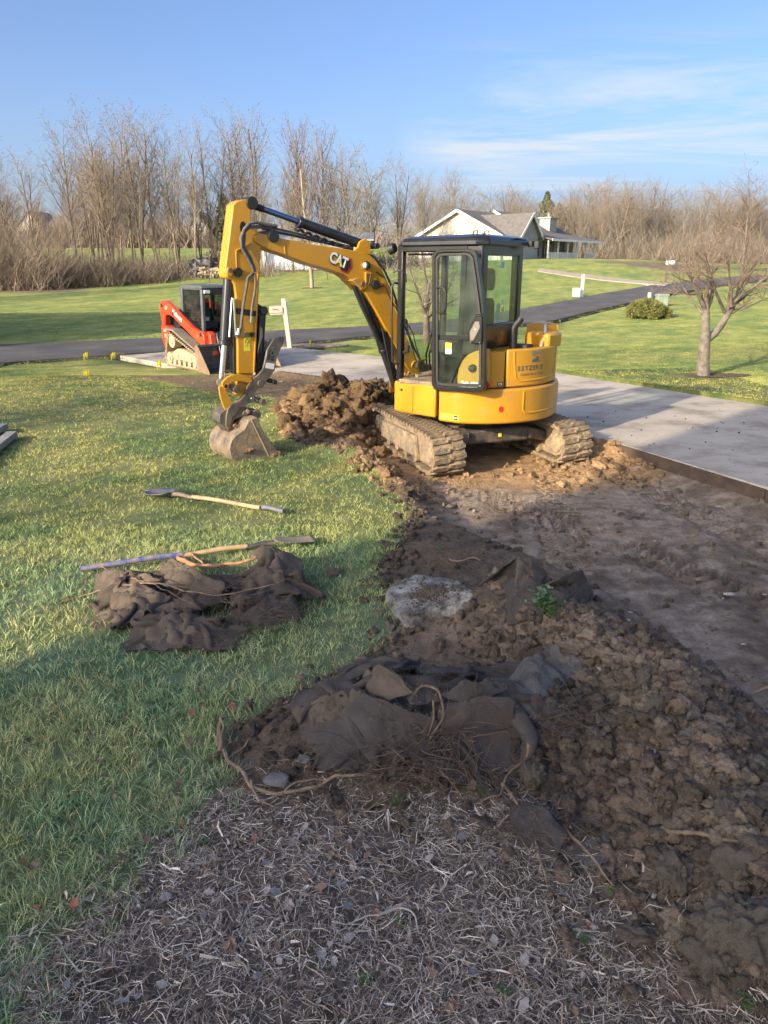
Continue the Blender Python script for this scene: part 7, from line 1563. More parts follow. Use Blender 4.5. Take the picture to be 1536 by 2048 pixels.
for s in (1, -1):
    mb = MB(); mb.para(Lp(s*.36, .585, 1.94), LX*.075, hd*.015, (0, 0, .035)); mb.build('headlight', mat('lamp glass', (.7, .72, .72), .2), tl, bevel=.008)
mb = MB(); mb.para(Lp(0, -.58, 1.7), LX*.4, hd*.01, (0, 0, .28)); mb.build('rear_glass', M_GLASSD, tl)
mb = MB(); mb.prism([Lp(-.42, y, z) for y, z in [(-.55, .85), (.45, .80), (.45, .86), (-.55, .95)]], LX*.84*LS); mb.build('cab_floor', M_LBLK, tl)
mb = MB(); mb.prism([Lp(-.24, y, z) for y, z in [(-.45, .95), (.05, .95), (.05, 1.15), (-.30, 1.15), (-.40, 1.72), (-.52, 1.72)]], LX*.48*LS); mb.build('seat', M_LBLK, tl, bevel=.03)
mb = MB(); mb.prism([Lp(-.22, y, z) for y, z in [(-.42, 1.62), (-.36, 1.62), (-.37, 1.72), (-.43, 1.74)]], LX*.44*LS); mb.build('seat_belt_housing', M_ORG, tl, bevel=.01)
for s in (1, -1):
    mb = MB(); mb.prism([Lp(s*.36-.07, y, z) for y, z in [(-.3, .95), (.25, .95), (.28, 1.20), (-.3, 1.28)]], LX*.14*LS); mb.build('console', M_LBLK, tl, bevel=.015)
    mb = MB(); mb.tube([Lp(s*.34, .18, 1.2), Lp(s*.34, .22, 1.38)], [.02, .03], 8); mb.build('joystick', M_LGREY, tl)
mb = MB(); mb.para(Lp(.30, .34, 1.25), LX*.07, hd*.02, (0, 0, .04)); mb.build('display', mat('display grey', (.3, .31, .31), .4), tl)
# bucket, cutting edge towards the viewer
bp_ = [(1.02, .62), (1.05, .16), (1.16, .03), (1.70, .01), (1.72, .03), (1.22, .08), (1.13, .18), (1.10, .62)]
mb = MB(); mb.prism([Lp(-1.05, y, z) for y, z in bp_], LX*2.10*LS); mb.build('bucket', mat('worn dark bucket', (.05, .045, .042), .5, (.10, .08, .065), 4, metal=.4, mud=.4, mudcol=(.16, .10, .065)), tl)
for s in (1, -1): lpr('bucket_side', [(1.04, .66), (1.05, .16), (1.16, .02), (1.72, .0), (1.68, .08), (1.24, .62), (1.16, .68)], s*1.05, s*1.08, mat('rusty bucket side', (.27, .165, .10), .6, (.20, .15, .11), 5, metal=.3, mud=.45, mudcol=(.30, .22, .15)), .005)
mb = MB(); mb.bar(Lp(-1.05, 1.10, .66), Lp(1.05, 1.10, .66), .08, .06, up=(0, 0, 1)); mb.build('bucket_lip', M_STEEL, tl, bevel=.01)
# lettering on the near lift arm and rear panel
sn = Vector((0, 0, 1)); ad = (hd*.62-sn*.285).normalized(); au = LX.cross(ad)
if au.z < 0: au = -au
text_mesh('Kubota', .15, flat_fn(Lp(.7415, -.66, 1.385), ad, au), M_WHITE, tl, bold=.004, xs=1.05)
text_mesh('SVL', .087, flat_fn(Lp(.7215, -1.28, .86), hd, sn), M_WHITE, tl, bold=.002); text_mesh('75', .12, flat_fn(Lp(.7215, -1.27, .70), hd, sn), M_WHITE, tl, bold=.003)
mb = MB(); mb.tube([Lp(.748, -.98+.05*math.cos(t), 1.50+.05*math.sin(t)) for t in np.linspace(0, 6.28, 16)], .006, 5); mb.build('round_emblem', M_WHITE, tl)
# ------------------------------------------------------------------ crumpled landscape fabric: small position based cloth solver
def cloth(name, cx, cy, w, h, ang, n, m, seed, comp=.68, amp=.22, pins=(), cut=.90, root=None, mat_=None, steps=170, cell=None, lift=.10, hole=0):
    rg = np.random.RandomState(seed); hx = w/(n-1); hy = h/(m-1); I, J = np.meshgrid(np.arange(n), np.arange(m), indexing='ij')
    s = (I/(n-1)-.5)*w*comp; t = (J/(m-1)-.5)*h*comp; ca, sa = math.cos(ang), math.sin(ang)
    px_ = cx+s*ca-t*sa; py_ = cy+s*sa+t*ca
    gx0, gy0 = px_.min()-.4, py_.min()-.4; gs = .03; gn = int((px_.max()+.4-gx0)/gs)+2; gm_ = int((py_.max()+.4-gy0)/gs)+2
    GX, GY = np.meshgrid(gx0+np.arange(gn)*gs, gy0+np.arange(gm_)*gs, indexing='ij'); HG = macro(GX.ravel(), GY.ravel()).reshape(GX.shape)+.006+.03*np.maximum(0, fbm(GX*5, GY*5, 3, seed)-.45)
    if cell is not None: HG = HG+cell(GX, GY)
    def hg(x, y):
        a = np.clip((x-gx0)/gs, 0, gn-1.001); b = np.clip((y-gy0)/gs, 0, gm_-1.001); i = a.astype(int); j = b.astype(int); u = a-i; v = b-j
        return (HG[i, j]*(1-u)+HG[i+1, j]*u)*(1-v)+(HG[i, j+1]*(1-u)+HG[i+1, j+1]*u)*v
    z = hg(px_, py_)+lift+amp*((fbm(I*3.2/n*2, J*3.2/m*2, 3, seed+1)-.5)*1.6+.5*(fbm(I*9/n, J*9/m, 2, seed+2)-.5))
    P = np.stack([px_+.06*(fbm(I*6/n, J*6/m, 2, seed+3)-.5), py_+.06*(fbm(I*6/n, J*6/m, 2, seed+4)-.5), np.maximum(z, hg(px_, py_))], -1); V = np.zeros_like(P); dt = 1/60
    pin = [(int(a*(n-1)), int(b*(m-1)), np.array(q)) for a, b, q in pins]
    dg_ = math.hypot(hx, hy)
    C = [((slice(0, -1), slice(None)), (slice(1, None), slice(None)), hx, .9), ((slice(None), slice(0, -1)), (slice(None), slice(1, None)), hy, .9),
         ((slice(0, -1), slice(0, -1)), (slice(1, None), slice(1, None)), dg_, .5), ((slice(1, None), slice(0, -1)), (slice(0, -1), slice(1, None)), dg_, .5),
         ((slice(0, -2), slice(None)), (slice(2, None), slice(None)), 2*hx, .22), ((slice(None), slice(0, -2)), (slice(None), slice(2, None)), 2*hy, .22),
         ((slice(0, -4), slice(None)), (slice(4, None), slice(None)), 4*hx, .03), ((slice(None), slice(0, -4)), (slice(None), slice(4, None)), 4*hy, .03)]
    for st in range(steps):
        V[..., 2] -= 9.8*dt; V *= .965; Q = P+V*dt*.6
        for it in range(5):
            for a, b, L, k in C:
                d = Q[b]-Q[a]; l = np.linalg.norm(d, axis=-1, keepdims=True)+1e-9; c = d*(k*.42*(l-L)/l); Q[a] += c; Q[b] -= c
            g_ = hg(Q[..., 0], Q[..., 1]); low = Q[..., 2] < g_; Q[..., 2] = np.where(low, g_, Q[..., 2])
            Q[..., :2] = np.where(low[..., None], P[..., :2]+(Q[..., :2]-P[..., :2])*.35, Q[..., :2])
            for i, j, q in pin:
                sl_ = (slice(max(0, i-2), i+3), slice(max(0, j-2), j+3)); mv = (q-Q[i, j])*min(1, st/60); Q[sl_] = Q[sl_]+mv*.8; Q[i, j] = Q[i, j]+mv*.2
        V = (Q-P)/dt*.6; P = Q
    u_ = I/(n-1)*2-1; v_ = J/(m-1)*2-1; th_ = np.arctan2(v_, u_); rad = np.maximum(np.abs(u_), np.abs(v_))*.6+np.hypot(u_, v_)*.4; lim = cut+.22*(fbm(th_*2+9, th_*0+seed, 3, seed)-.35)
    ok = rad < lim
    if hole: ok &= fbm(I*8/n, J*8/m, 3, seed+8) > hole
    idx = np.arange(n*m).reshape(n, m); q = np.stack([idx[:-1, :-1], idx[1:, :-1], idx[1:, 1:], idx[:-1, 1:]], -1).reshape(-1, 4); okf = ok.ravel()[q].all(1); q = q[okf]
    uu, inv = np.unique(q.ravel(), return_inverse=True); me = np_mesh(name, P.reshape(-1, 3)[uu], [inv.reshape(-1, 4)], True)
    o = link(name, me, mat_ or M_FAB, root); sb_ = o.modifiers.new('smooth', 'SUBSURF'); sb_.levels = 1; sb_.render_levels = 1
    so = o.modifiers.new('thick', 'SOLIDIFY'); so.thickness = .006; so.offset = 1
    # frayed edge fibres
    E = {}
    for f in q:
        for k in range(4): e = (min(f[k], f[(k+1) % 4]), max(f[k], f[(k+1) % 4])); E[e] = E.get(e, 0)+1
    bd = np.array([e for e, c in E.items() if c == 1]); PP = P.reshape(-1, 3); k = rg.randint(0, len(bd), 700); a = PP[bd[k, 0]]+(PP[bd[k, 1]]-PP[bd[k, 0]])*rg.rand(700, 1); d = rg.randn(700, 3)*.010; d[:, 2] = np.abs(d[:, 2])-.006; w_ = rg.randn(700, 3)*.0007
    Vf = np.stack([a-w_, a+w_, a+d*.5+w_+rg.randn(700, 3)*.002, a+d], 1).reshape(-1, 3)
    f_ = link('frayed_edge', np_mesh('frayed_edge', Vf, [np.arange(2800).reshape(-1, 4)]), M_FABB, o, world=False)
    w0 = wloc(o); 
    if w0.length > 1e-6: f_.data.transform(Matrix.Translation(-w0))
    tag(f_, kind='stuff'); return o, P
def XY(u, v): q = GM(u, v); return q.x, q.y, q.z
def above(u, v, lift):                                 # point lifted over the ground that shows at pixel (u, v)
    fn = lambda x, y: macro(x, y)+lift
    q = _hit(u, v, fn); return (q.x, q.y, q.z)
def lumps(L):
    Q = [(*XY(u, v)[:2], r, h) for u, v, r, h in L]
    return lambda X, Y: sum(h*np.exp(-((X-x)**2+(Y-y)**2)/(r*r)) for x, y, r, h in Q)
LH1 = lumps([(250, 1190, .16, .13), (340, 1150, .2, .17), (430, 1200, .16, .10), (545, 1140, .22, .22), (560, 1210, .18, .12), (380, 1270, .2, .07), (300, 1250, .14, .08)])
LH3 = lumps([(760, 1390, .22, .13), (900, 1400, .2, .12), (1000, 1420, .16, .10), (840, 1460, .2, .06), (1090, 1370, .16, .06), (680, 1420, .2, .07)])
q = GM(400, 1220); f1 = thing('fabric_heap', 'sunlit edged heap of crumpled brown landscape fabric tangled with roots on the lawn', 'landscape fabric', tuple(q))
x, y, z = XY(320, 1215); cloth('fabric_sheet', x, y, 1.15, .95, .1, 64, 54, 1, .66, .30, root=f1, cell=LH1, pins=[(.1, .8, above(235, 1160, .16)), (.55, .85, above(345, 1125, .20))])
x, y, z = XY(545, 1190); cloth('fabric_sheet', x, y, .95, 1.0, .5, 56, 58, 2, .50, .34, root=f1, cell=LH1, pins=[(.5, .9, above(540, 1100, .24)), (.85, .6, above(595, 1140, .20)), (.3, .3, above(480, 1190, .16))])
x, y, z = XY(375, 1275); cloth('fabric_sheet', x, y, .80, .50, .05, 50, 34, 3, .80, .20, root=f1, cell=LH1, pins=[(.3, .85, above(330, 1238, .10)), (.7, .85, above(430, 1240, .10))])
x, y, z = XY(400, 1180); cloth('fabric_sheet', x, y, .85, .55, -.1, 50, 36, 4, .72, .26, root=f1, cell=LH1, pins=[(.5, .8, above(370, 1135, .20))], mat_=M_FAB)
q = GM(1070, 1200); f2 = thing('fabric_scrap', 'dark brown fabric scrap with two upturned corners right of the concrete chunk', 'landscape fabric', tuple(q))
x, y, z = XY(1000, 1180); cloth('fabric_sheet', x, y, .60, .45, .5, 44, 34, 5, .66, .16, root=f2, pins=[(.75, .85, above(1035, 1112, .16)), (.1, .5, above(948, 1178, .03))])
x, y, z = XY(1095, 1195); cloth('fabric_sheet', x, y, .75, .42, .25, 50, 32, 6, .72, .18, root=f2, pins=[(0.97, .9, above(1164, 1142, .14)), (.97, .3, above(1180, 1185, .03)), (.3, .8, above(1035, 1160, .12)), (.1, .2, above(1020, 1240, .02))])
q = GM(860, 1440); f3 = thing('fabric_heap', 'large dark grey fabric heap over soil and roots in the middle foreground', 'landscape fabric', tuple(q))
M_FAB3 = mat('damp grey fabric', (.045, .039, .037), .9, (.085, .075, .070), 7, bump_=.5, bscale=200, mud=.47, mudcol=(.085, .062, .046), mudscale=5)  # darker grey than the other fabric
x, y, z = XY(830, 1440); cloth('fabric_sheet', x, y, 1.40, .80, -.05, 84, 50, 7, .70, .26, root=f3, cell=LH3, mat_=M_FAB3, pins=[(.95, .55, above(1025, 1400, .12)), (.5, .10, above(800, 1500, .06)), (.3, .9, above(750, 1350, .16))], cut=.92)
x, y, z = XY(760, 1370); cloth('fabric_sheet', x, y, .60, .38, .2, 44, 30, 8, .70, .22, root=f3, cell=LH3, mat_=M_FAB3)
x, y, z = XY(950, 1372); cloth('fabric_sheet', x, y, .70, .30, .1, 50, 24, 9, .82, .12, root=f3, cell=LH3, mat_=M_FAB3)
x, y, z = XY(1085, 1365); cloth('matted_fabric', x, y, .38, .42, .3, 34, 36, 10, .82, .12, root=f3, cell=LH3, mat_=M_FABB, pins=[(.5, .95, above(1075, 1312, .08))], lift=.05)
x, y, z = XY(1100, 1430); cloth('matted_fabric', x, y, .40, .22, -.3, 36, 22, 14, .80, .12, root=f3, cell=LH3, mat_=M_FABB, lift=.06)
x, y, z = XY(690, 1385); cloth('matted_fabric', x, y, .42, .14, .55, 38, 16, 11, .85, .10, root=f3, cell=LH3, mat_=M_FABB, lift=.05)
q = GM(1120, 1660); f4 = thing('fabric_scrap', 'half buried rooty fabric scrap between the straw bed and the spoil ridge', 'landscape fabric', tuple(q))
x, y, z = XY(1080, 1645); cloth('fabric_sheet', x, y, .34, .20, -.7, 34, 22, 12, .85, .08, root=f4, mat_=M_FAB3, lift=.04)
x, y, z = XY(1160, 1690); cloth('matted_fabric', x, y, .26, .20, -.7, 28, 22, 13, .85, .08, root=f4, mat_=M_FABB, lift=.04)
def patch(name, pts, root, m, dome=.03, crump=.028, seed=0, nr=18, nb=80, fs=9):
    from mathutils import noise
    B3 = [Vector(above(u, v, l)) for u, v, l in pts]; per = sum((B3[i]-B3[(i+1) % len(B3)]).length for i in range(len(B3))); B_ = [q_[0] for q_ in resample(B3, per/nb)]; n = len(B_)
    c = sum(B_, Vector())/n; vs = []
    for k in range(1, nr+1):
        t = k/nr
        for i in range(n):
            b_ = B_[i]; j_ = noise.noise(b_*20+Vector((seed, 0, 0)))*.012*(t > .95); p = c+(b_-c)*(t+j_/max(.05, (b_-c).length))
            q_ = p*fs+Vector((seed*3.1, seed*1.7, 0)); w_ = min(1, (1-t)*4+.35)
            cr = (abs(noise.noise(q_))*2-.45)*crump+noise.noise(q_*2.7)*crump*.45+noise.noise(q_*6.5)*crump*.14
            vs.append(p+Vector((noise.noise(q_*1.3)*.3*crump, 0, dome*(1-t*t)+cr*w_)))
    vs.append(c+Vector((0, 0, dome))); C_ = len(vs)-1
    f = [(C_, (i+1) % n, i) for i in range(n)]+[(k*n+i, k*n+(i+1) % n, (k+1)*n+(i+1) % n, (k+1)*n+i) for k in range(nr-1) for i in range(n)]
    mb = MB(); mb.add([tuple(v) for v in vs], [x_[::-1] for x_ in f]); o = mb.build(name, m, root, sharp=75); so = o.modifiers.new('thick', 'SOLIDIFY'); so.thickness = .006; so.offset = -1
    rg = np.random.RandomState(seed); V_ = []; w0 = wloc(root)
    for _ in range(260):
        i = rg.randint(0, n); a = B_[i].lerp(B_[(i+1) % n], rg.rand()); d = Vector(rg.randn(3))*.011; w_ = Vector(rg.randn(3))*.0007; V_ += [a-w_-w0, a+w_-w0, a+d*.5+w_-w0, a+d-w0]
    tv = [Vector(v) for v in vs]; Vc, Fc = ico(1, seed+3, .5); VV_ = []; FF_ = []
    for k_ in range(170):
        p_ = tv[rg.randint(0, len(tv))]; r_ = .0015+.007*rg.rand()**4; FF_.append(Fc+len(VV_)*len(Vc)); VV_.append(Vc*r_*(.6+.8*rg.rand(3))+np.array(p_-w0)+np.array([0, 0, .006]))
    tag(link('soil_crumbs', np_mesh('soil_crumbs', np.concatenate(VV_), [np.concatenate(FF_)]), mat('crumbs on fabric', (.14, .105, .078), .95, (.07, .052, .04), 30), o, world=False), kind='stuff')
    tag(link('frayed_edge', np_mesh('frayed_edge', [tuple(v) for v in V_], [np.arange(len(V_)).reshape(-1, 4)]), M_FABB, o, world=False), kind='stuff')
    return o
M_FABL = mat('brown faced fabric', (.095, .072, .054), .95, (.150, .118, .09), 9, bump_=.5, bscale=240, mud=.40, mudcol=(.09, .063, .045), mudscale=5)
FP = lambda L, r, m, **k: patch('fabric_fold', L, r, m, **k)
FP([(218, 1174, .08), (275, 1167, .14), (347, 1197, .10), (279, 1238, .04), (226, 1253, .01)], f1, M_FABL, dome=.04, seed=1)
FP([(320, 1129, .12), (347, 1119, .22), (452, 1170, .16), (441, 1189, .10), (331, 1172, .12)], f1, M_FABL, dome=.03, seed=2)
FP([(192, 1151, .05), (222, 1136, .12), (324, 1160, .16), (271, 1176, .10), (192, 1184, .02)], f1, M_FABL, dome=.04, seed=3)
FP([(279, 1258, .05), (347, 1228, .10), (407, 1236, .09), (465, 1265, .02), (418, 1291, .01), (331, 1304, .01), (282, 1280, .02)], f1, M_FABL, dome=.05, seed=4)
FP([(286, 1227, .09), (380, 1190, .13), (405, 1219, .08), (301, 1244, .05)], f1, M_FABL, dome=.03, seed=5)
FP([(498, 1106, .14), (539, 1090, .26), (603, 1121, .14), (608, 1167, .06), (588, 1197, .04), (560, 1151, .14)], f1, M_FABL, dome=.05, seed=6)
FP([(482, 1170, .10), (516, 1133, .20), (566, 1140, .20), (572, 1170, .12), (498, 1192, .07)], f1, M_FAB, dome=.02, seed=7)
FP([(455, 1237, .02), (516, 1182, .12), (592, 1198, .08), (600, 1240, .01), (513, 1256, .01)], f1, M_FAB3, dome=.04, seed=8)
FP([(940, 1182, .01), (985, 1150, .12), (1035, 1112, .24), (1060, 1165, .12), (1000, 1200, .03)], f2, M_FAB3, dome=.03, seed=9)
FP([(1035, 1112, .24), (1060, 1118, .20), (1095, 1148, .10), (1075, 1180, .08), (1030, 1172, .14)], f2, M_FABL, dome=.02, seed=10)
FP([(1085, 1170, .10), (1120, 1155, .16), (1163, 1138, .22), (1172, 1160, .12), (1186, 1190, .02), (1120, 1215, .02)], f2, M_FABL, dome=.02, seed=11)
FP([(1010, 1168, .12), (1050, 1150, .16), (1090, 1175, .10), (1085, 1235, .01), (1015, 1252, .01)], f2, M_FAB3, dome=.02, seed=12)
FP([(881, 1406, .15), (980, 1392, .19), (1032, 1408, .17), (1025, 1450, .08), (947, 1484, .03), (887, 1506, .02), (872, 1460, .08)], f3, M_FAB3, dome=.05, seed=13)
FP([(664, 1446, .04), (728, 1385, .18), (794, 1412, .17), (876, 1440, .13), (884, 1504, .03), (805, 1528, .02), (739, 1508, .01), (684, 1476, .01)], f3, M_FAB3, dome=.05, seed=14)
FP([(728, 1351, .14), (761, 1333, .22), (790, 1345, .24), (832, 1384, .20), (777, 1398, .14), (739, 1388, .12)], f3, M_FABL, dome=.03, seed=15)
FP([(880, 1388, .18), (996, 1359, .18), (1012, 1380, .16), (930, 1408, .16)], f3, M_FAB3, dome=.03, seed=16)
FP([(800, 1352, .16), (870, 1362, .16), (890, 1400, .17), (820, 1412, .16)], f3, M_FAB3, dome=.03, seed=17)
patch('root_mat', [(586, 1428, .03), (641, 1396, .10), (728, 1385, .17), (680, 1440, .06), (619, 1470, .02)], f3, M_FAB, dome=.03, crump=.03, seed=18, fs=18)
patch('matted_fabric', [(1018, 1362, .06), (1052, 1316, .14), (1084, 1316, .14), (1130, 1362, .06), (1115, 1406, .03), (1045, 1404, .06)], f3, M_FABB, dome=.05, crump=.02, seed=19)
patch('root_mat', [(1050, 1402, .07), (1120, 1405, .05), (1166, 1432, .03), (1160, 1458, .01), (1084, 1446, .03)], f3, M_FAB3, dome=.04, crump=.03, seed=20, fs=18)
FP([(1018, 1600, .04), (1080, 1622, .07), (1140, 1670, .06), (1110, 1720, .01), (1030, 1680, .01)], f4, M_FAB3, dome=.03, seed=21)
q = GM(1405, 1460); f5 = thing('fabric_scrap', 'small upright grey fabric scrap poking out of the spoil ridge', 'landscape fabric', tuple(q))
x, y, z = XY(1395, 1465); cloth('fabric_sheet', x, y, .16, .26, .3, 20, 30, 15, .75, .08, root=f5, mat_=M_FABB, lift=.03, pins=[(.6, .97, above(1388, 1412, .10)), (.9, .1, above(1420, 1490, .02))])
# ------------------------------------------------------------------ broken concrete chunk
def chunk():
    from mathutils import noise
    P = [(770, 1186), (778, 1168), (800, 1158), (835, 1146), (880, 1150), (915, 1158), (948, 1180), (940, 1200), (905, 1212), (860, 1225), (822, 1240), (798, 1226)]
    top = [Vector(above(u, v+3, .055)) for u, v in P]; top = [q_[0] for q_ in resample(top, sum((top[i]-top[(i+1) % len(top)]).length for i in range(len(top)))/90)]
    n = len(top); c = sum(top, Vector())/n; rings = []; nz_ = lambda p, k=1: noise.noise(p*9*k)*.012+noise.noise(p*26*k)*.007+noise.noise(p*60*k)*.003
    for sc, dz, am in ((.96, -.15, .5), (1.0, -.10, 1), (1.015, -.06, 1.2), (1.0, -.015, 1.0), (.965, .002, .8), (.90, .004, .8), (.72, .006, 1.1), (.5, .006, 1.1), (.25, .0, 1)):
        rings.append([c+(p-c)*(sc+nz_(p+Vector((0, 0, dz*3)))*am*2.2)+Vector((0, 0, dz+nz_(p*sc*1.3)*am)) for p in top])
    v = [p for r_ in rings for p in r_]+[c]; m_ = len(rings); f = [(i*n+k, i*n+(k+1) % n, (i+1)*n+(k+1) % n, (i+1)*n+k) for i in range(m_-1) for k in range(n)]+[((m_-1)*n+k, (m_-1)*n+(k+1) % n, m_*n) for k in range(n)]
    mb = MB(); mb.add(v, f); o = mb.build('concrete_chunk', M_SLAB, sharp=32, label='pale broken concrete chunk lying at the lawn edge, soil scattered on top', cat='concrete chunk')
    rg = np.random.RandomState(3); V, F = ico(1, 5); VV = []; FF = []; off = 0
    for i in range(1500):
        q_ = rg.randn(2)*.42; t = rg.randint(0, n); p = c+(top[t]-c)*min(.85, abs(q_[0])+.02); k = .002+.008*rg.rand()**3; VV.append(V*k+[p.x, p.y, p.z+.006+k*.3]); FF.append(F+off); off += len(V)
    tag(link('soil_on_chunk', np_mesh('soil_on_chunk', np.concatenate(VV), [np.concatenate(FF)], True), mat('dark crumbs', (.10, .075, .055), .95)), 'dark soil crumbs on the concrete chunk', 'soil', kind='stuff')
chunk()
# ------------------------------------------------------------------ roots and branches
def rootline(pts, r0, r1, seed=0, wob_=.012, sub=7):
    from mathutils import noise
    P = [Vector(above(u, v, l)) for u, v, l in pts]; out = []
    for i in range(len(P)-1):
        a = P[max(0, i-1)]; b = P[i]; c = P[i+1]; d = P[min(len(P)-1, i+2)]
        for k in range(sub):
            t = k/sub; out.append(.5*((2*b)+(c-a)*t+(2*a-5*b+4*c-d)*t*t+(3*b-a-3*c+d)*t**3))
    out.append(P[-1]); out = [p+Vector((noise.noise(p*14+Vector((seed, 0, 0))), noise.noise(p*14+Vector((0, seed, 5))), noise.noise(p*14+Vector((9, 0, seed)))))*wob_ for p in out]
    n = len(out); return out, [max(.0008, (r0+(r1-r0)*i/(n-1))*(1+.18*math.sin(i*2.3+seed))) for i in range(n)]
def root_thing(name, lab, lines, cat='root', m=None):
    p = Vector(above(*lines[0][0][0])); r_ = thing(name, lab, cat, tuple(p)) if len(lines) > 1 else None
    for k, (pts, r0, r1) in enumerate(lines):
        a, b = rootline(pts, r0, r1, k+len(pts)); mb = MB(); mb.tube(a, b, 7)
        o = mb.build(name if r_ is None else ('main_root' if k == 0 else 'side_root'), m or M_ROOT, r_, sharp=80)
        if r_ is None: tag(o, lab, cat)
root_thing('curved_root', 'thick curved root running left from the centre fabric heap to the lawn edge', [
    ([(443, 1435, .06), (436, 1475, .04), (450, 1515, .03), (485, 1545, .03), (510, 1575, .03), (565, 1588, .03), (620, 1575, .04), (680, 1552, .05), (760, 1550, .05)], .010, .006),
    ([(455, 1518, .03), (480, 1500, .03), (500, 1478, .04)], .005, .003), ([(440, 1500, .05), (446, 1460, .06), (442, 1430, .07)], .009, .005), ([(500, 1560, .04), (520, 1600, .03), (560, 1620, .02)], .005, .002), ([(560, 1590, .03), (600, 1560, .05), (660, 1562, .05)], .005, .002)])
root_thing('branch', 'gnarled branch draped over the centre fabric heap', [
    ([(826, 1390, .18), (852, 1374, .20), (878, 1386, .19), (886, 1418, .16), (876, 1450, .13), (862, 1480, .10), (850, 1520, .05), (848, 1545, .03)], .0055, .0035),
    ([(865, 1400, .2), (862, 1440, .16), (855, 1470, .11), (830, 1495, .08)], .004, .002), ([(880, 1420, .16), (900, 1460, .10), (880, 1510, .05)], .004, .002), ([(850, 1500, .06), (800, 1560, .05), (760, 1600, .03), (700, 1640, .01)], .004, .002),
    ([(860, 1490, .08), (880, 1540, .05), (920, 1585, .03)], .005, .002)], 'branch')
root_thing('long_root', 'long thin root lying across the top of the fabric heap on the lawn', [
    ([(120, 1205, .01), (170, 1190, .03), (235, 1175, .10), (300, 1165, .17), (370, 1180, .20), (430, 1190, .20), (500, 1180, .20), (545, 1170, .22), (580, 1155, .22)], .006, .003),
    ([(200, 1130, .04), (180, 1150, .02), (165, 1190, .01), (175, 1215, .01)], .005, .003), ([(200, 1130, .04), (240, 1150, .12), (300, 1165, .18)], .005, .003), ([(300, 1165, .17), (350, 1190, .18), (400, 1215, .14)], .003, .001)], 'root')
root_thing('ochre_root', 'rusty brown root between the digging spade and the fabric heap', [([(352, 1112, .05), (385, 1128, .06), (430, 1132, .07), (480, 1125, .10), (520, 1112, .15)], .018, .009), ([(352, 1112, .05), (380, 1108, .06), (410, 1130, .06)], .009, .006)], 'root', mat('raw orange root', (.42, .22, .11), .8, (.25, .14, .08), 20))
root_thing('root', 'tan root lying half buried on the lower right spoil ridge', [([(1325, 1655, .02), (1360, 1668, .045), (1420, 1672, .045), (1470, 1682, .04), (1530, 1698, .03)], .008, .006)])
root_thing('root', 'orange tipped root stub at the right edge of the tracked soil', [([(1470, 1392, .03), (1495, 1390, .045), (1540, 1375, .05), (1570, 1370, .04)], .006, .008)], 'root', mat('tan root', (.30, .2, .13), .8))
root_thing('branch', 'forked grey branch reaching down beside the half buried fabric scrap', [
    ([(1060, 1485, .08), (1050, 1520, .06), (1012, 1555, .05), (1000, 1590, .04), (960, 1600, .02)], .006, .003), ([(1005, 1570, .05), (1045, 1620, .05), (1070, 1660, .04), (1075, 1710, .03), (1100, 1770, .02), (1130, 1830, .01)], .007, .003),
    ([(1045, 1460, .08), (1060, 1490, .08), (1075, 1500, .06)], .005, .003)], 'branch')
root_thing('stick', 'straight brown stick across the half buried fabric scrap', [([(1130, 1655, .05), (1170, 1700, .05), (1205, 1740, .04), (1238, 1775, .02)], .006, .003)], 'stick')
root_thing('stick', 'pale forked stick lying in the straw bed', [([(755, 1830, .03), (800, 1812, .035), (830, 1830, .03), (838, 1862, .02)], .004, .003), ([(800, 1812, .035), (690, 1850, .02)], .0035, .002)], 'stick', mat('pale stick', (.36, .31, .27), .8))
root_thing('root', 'thin pale root on the dark mound behind the concrete chunk', [([(900, 1118, .03), (915, 1122, .035), (940, 1116, .035), (962, 1120, .03)], .006, .004)], 'root', mat('tan root', (.30, .2, .13), .8))
root_thing('stick', 'long thin twig on the tracked soil towards the driveway', [([(1270, 1058, .01), (1320, 1066, .012), (1370, 1075, .01), (1400, 1085, .01)], .004, .003)], 'stick')
def fine_roots():
    rg = np.random.RandomState(9); mb = MB()
    def hair(u, v, l, n, L, r):
        for i in range(n):
            p = Vector(above(u+rg.randn()*L*.5, v+rg.randn()*L*.22, max(0, l*(.4+rg.rand()*.8)))); d = Vector((rg.randn(), rg.randn()*.7, rg.randn()*.3)).normalized(); P = [p]
            for k in range(7):
                d = (d+Vector((rg.randn(), rg.randn(), rg.randn()*.6-.12))*.33).normalized(); q_ = P[-1]+d*.028*(.6+rg.rand()); g_ = mz(q_.x, q_.y)+.006
                if q_.z < g_: q_.z = g_; d.z = abs(d.z)*.3
                P.append(q_)
            mb.tube(P, [r*1.3*(1-.1*k) for k in range(8)], 4, False)
    hair(800, 1520, .08, 110, 120, .0016); hair(870, 1480, .15, 70, 90, .0018); hair(1100, 1430, .06, 80, 70, .0014); hair(640, 1500, .03, 50, 110, .0016); hair(450, 1180, .20, 60, 90, .0013); hair(540, 1230, .12, 70, 80, .0012)
    hair(1090, 1660, .05, 60, 70, .0015); hair(950, 1540, .04, 60, 90, .0016); hair(430, 1270, .08, 30, 70, .0012); hair(1230, 1420, .02, 30, 130, .0013); hair(200, 1220, .03, 24, 60, .0014); hair(900, 1100, .02, 25, 80, .0015)
    tag(mb.build('fine_roots', M_ROOTD, sharp=80), 'tangle of hair thin dark roots on and around the fabric heaps', 'roots', kind='stuff')
fine_roots()
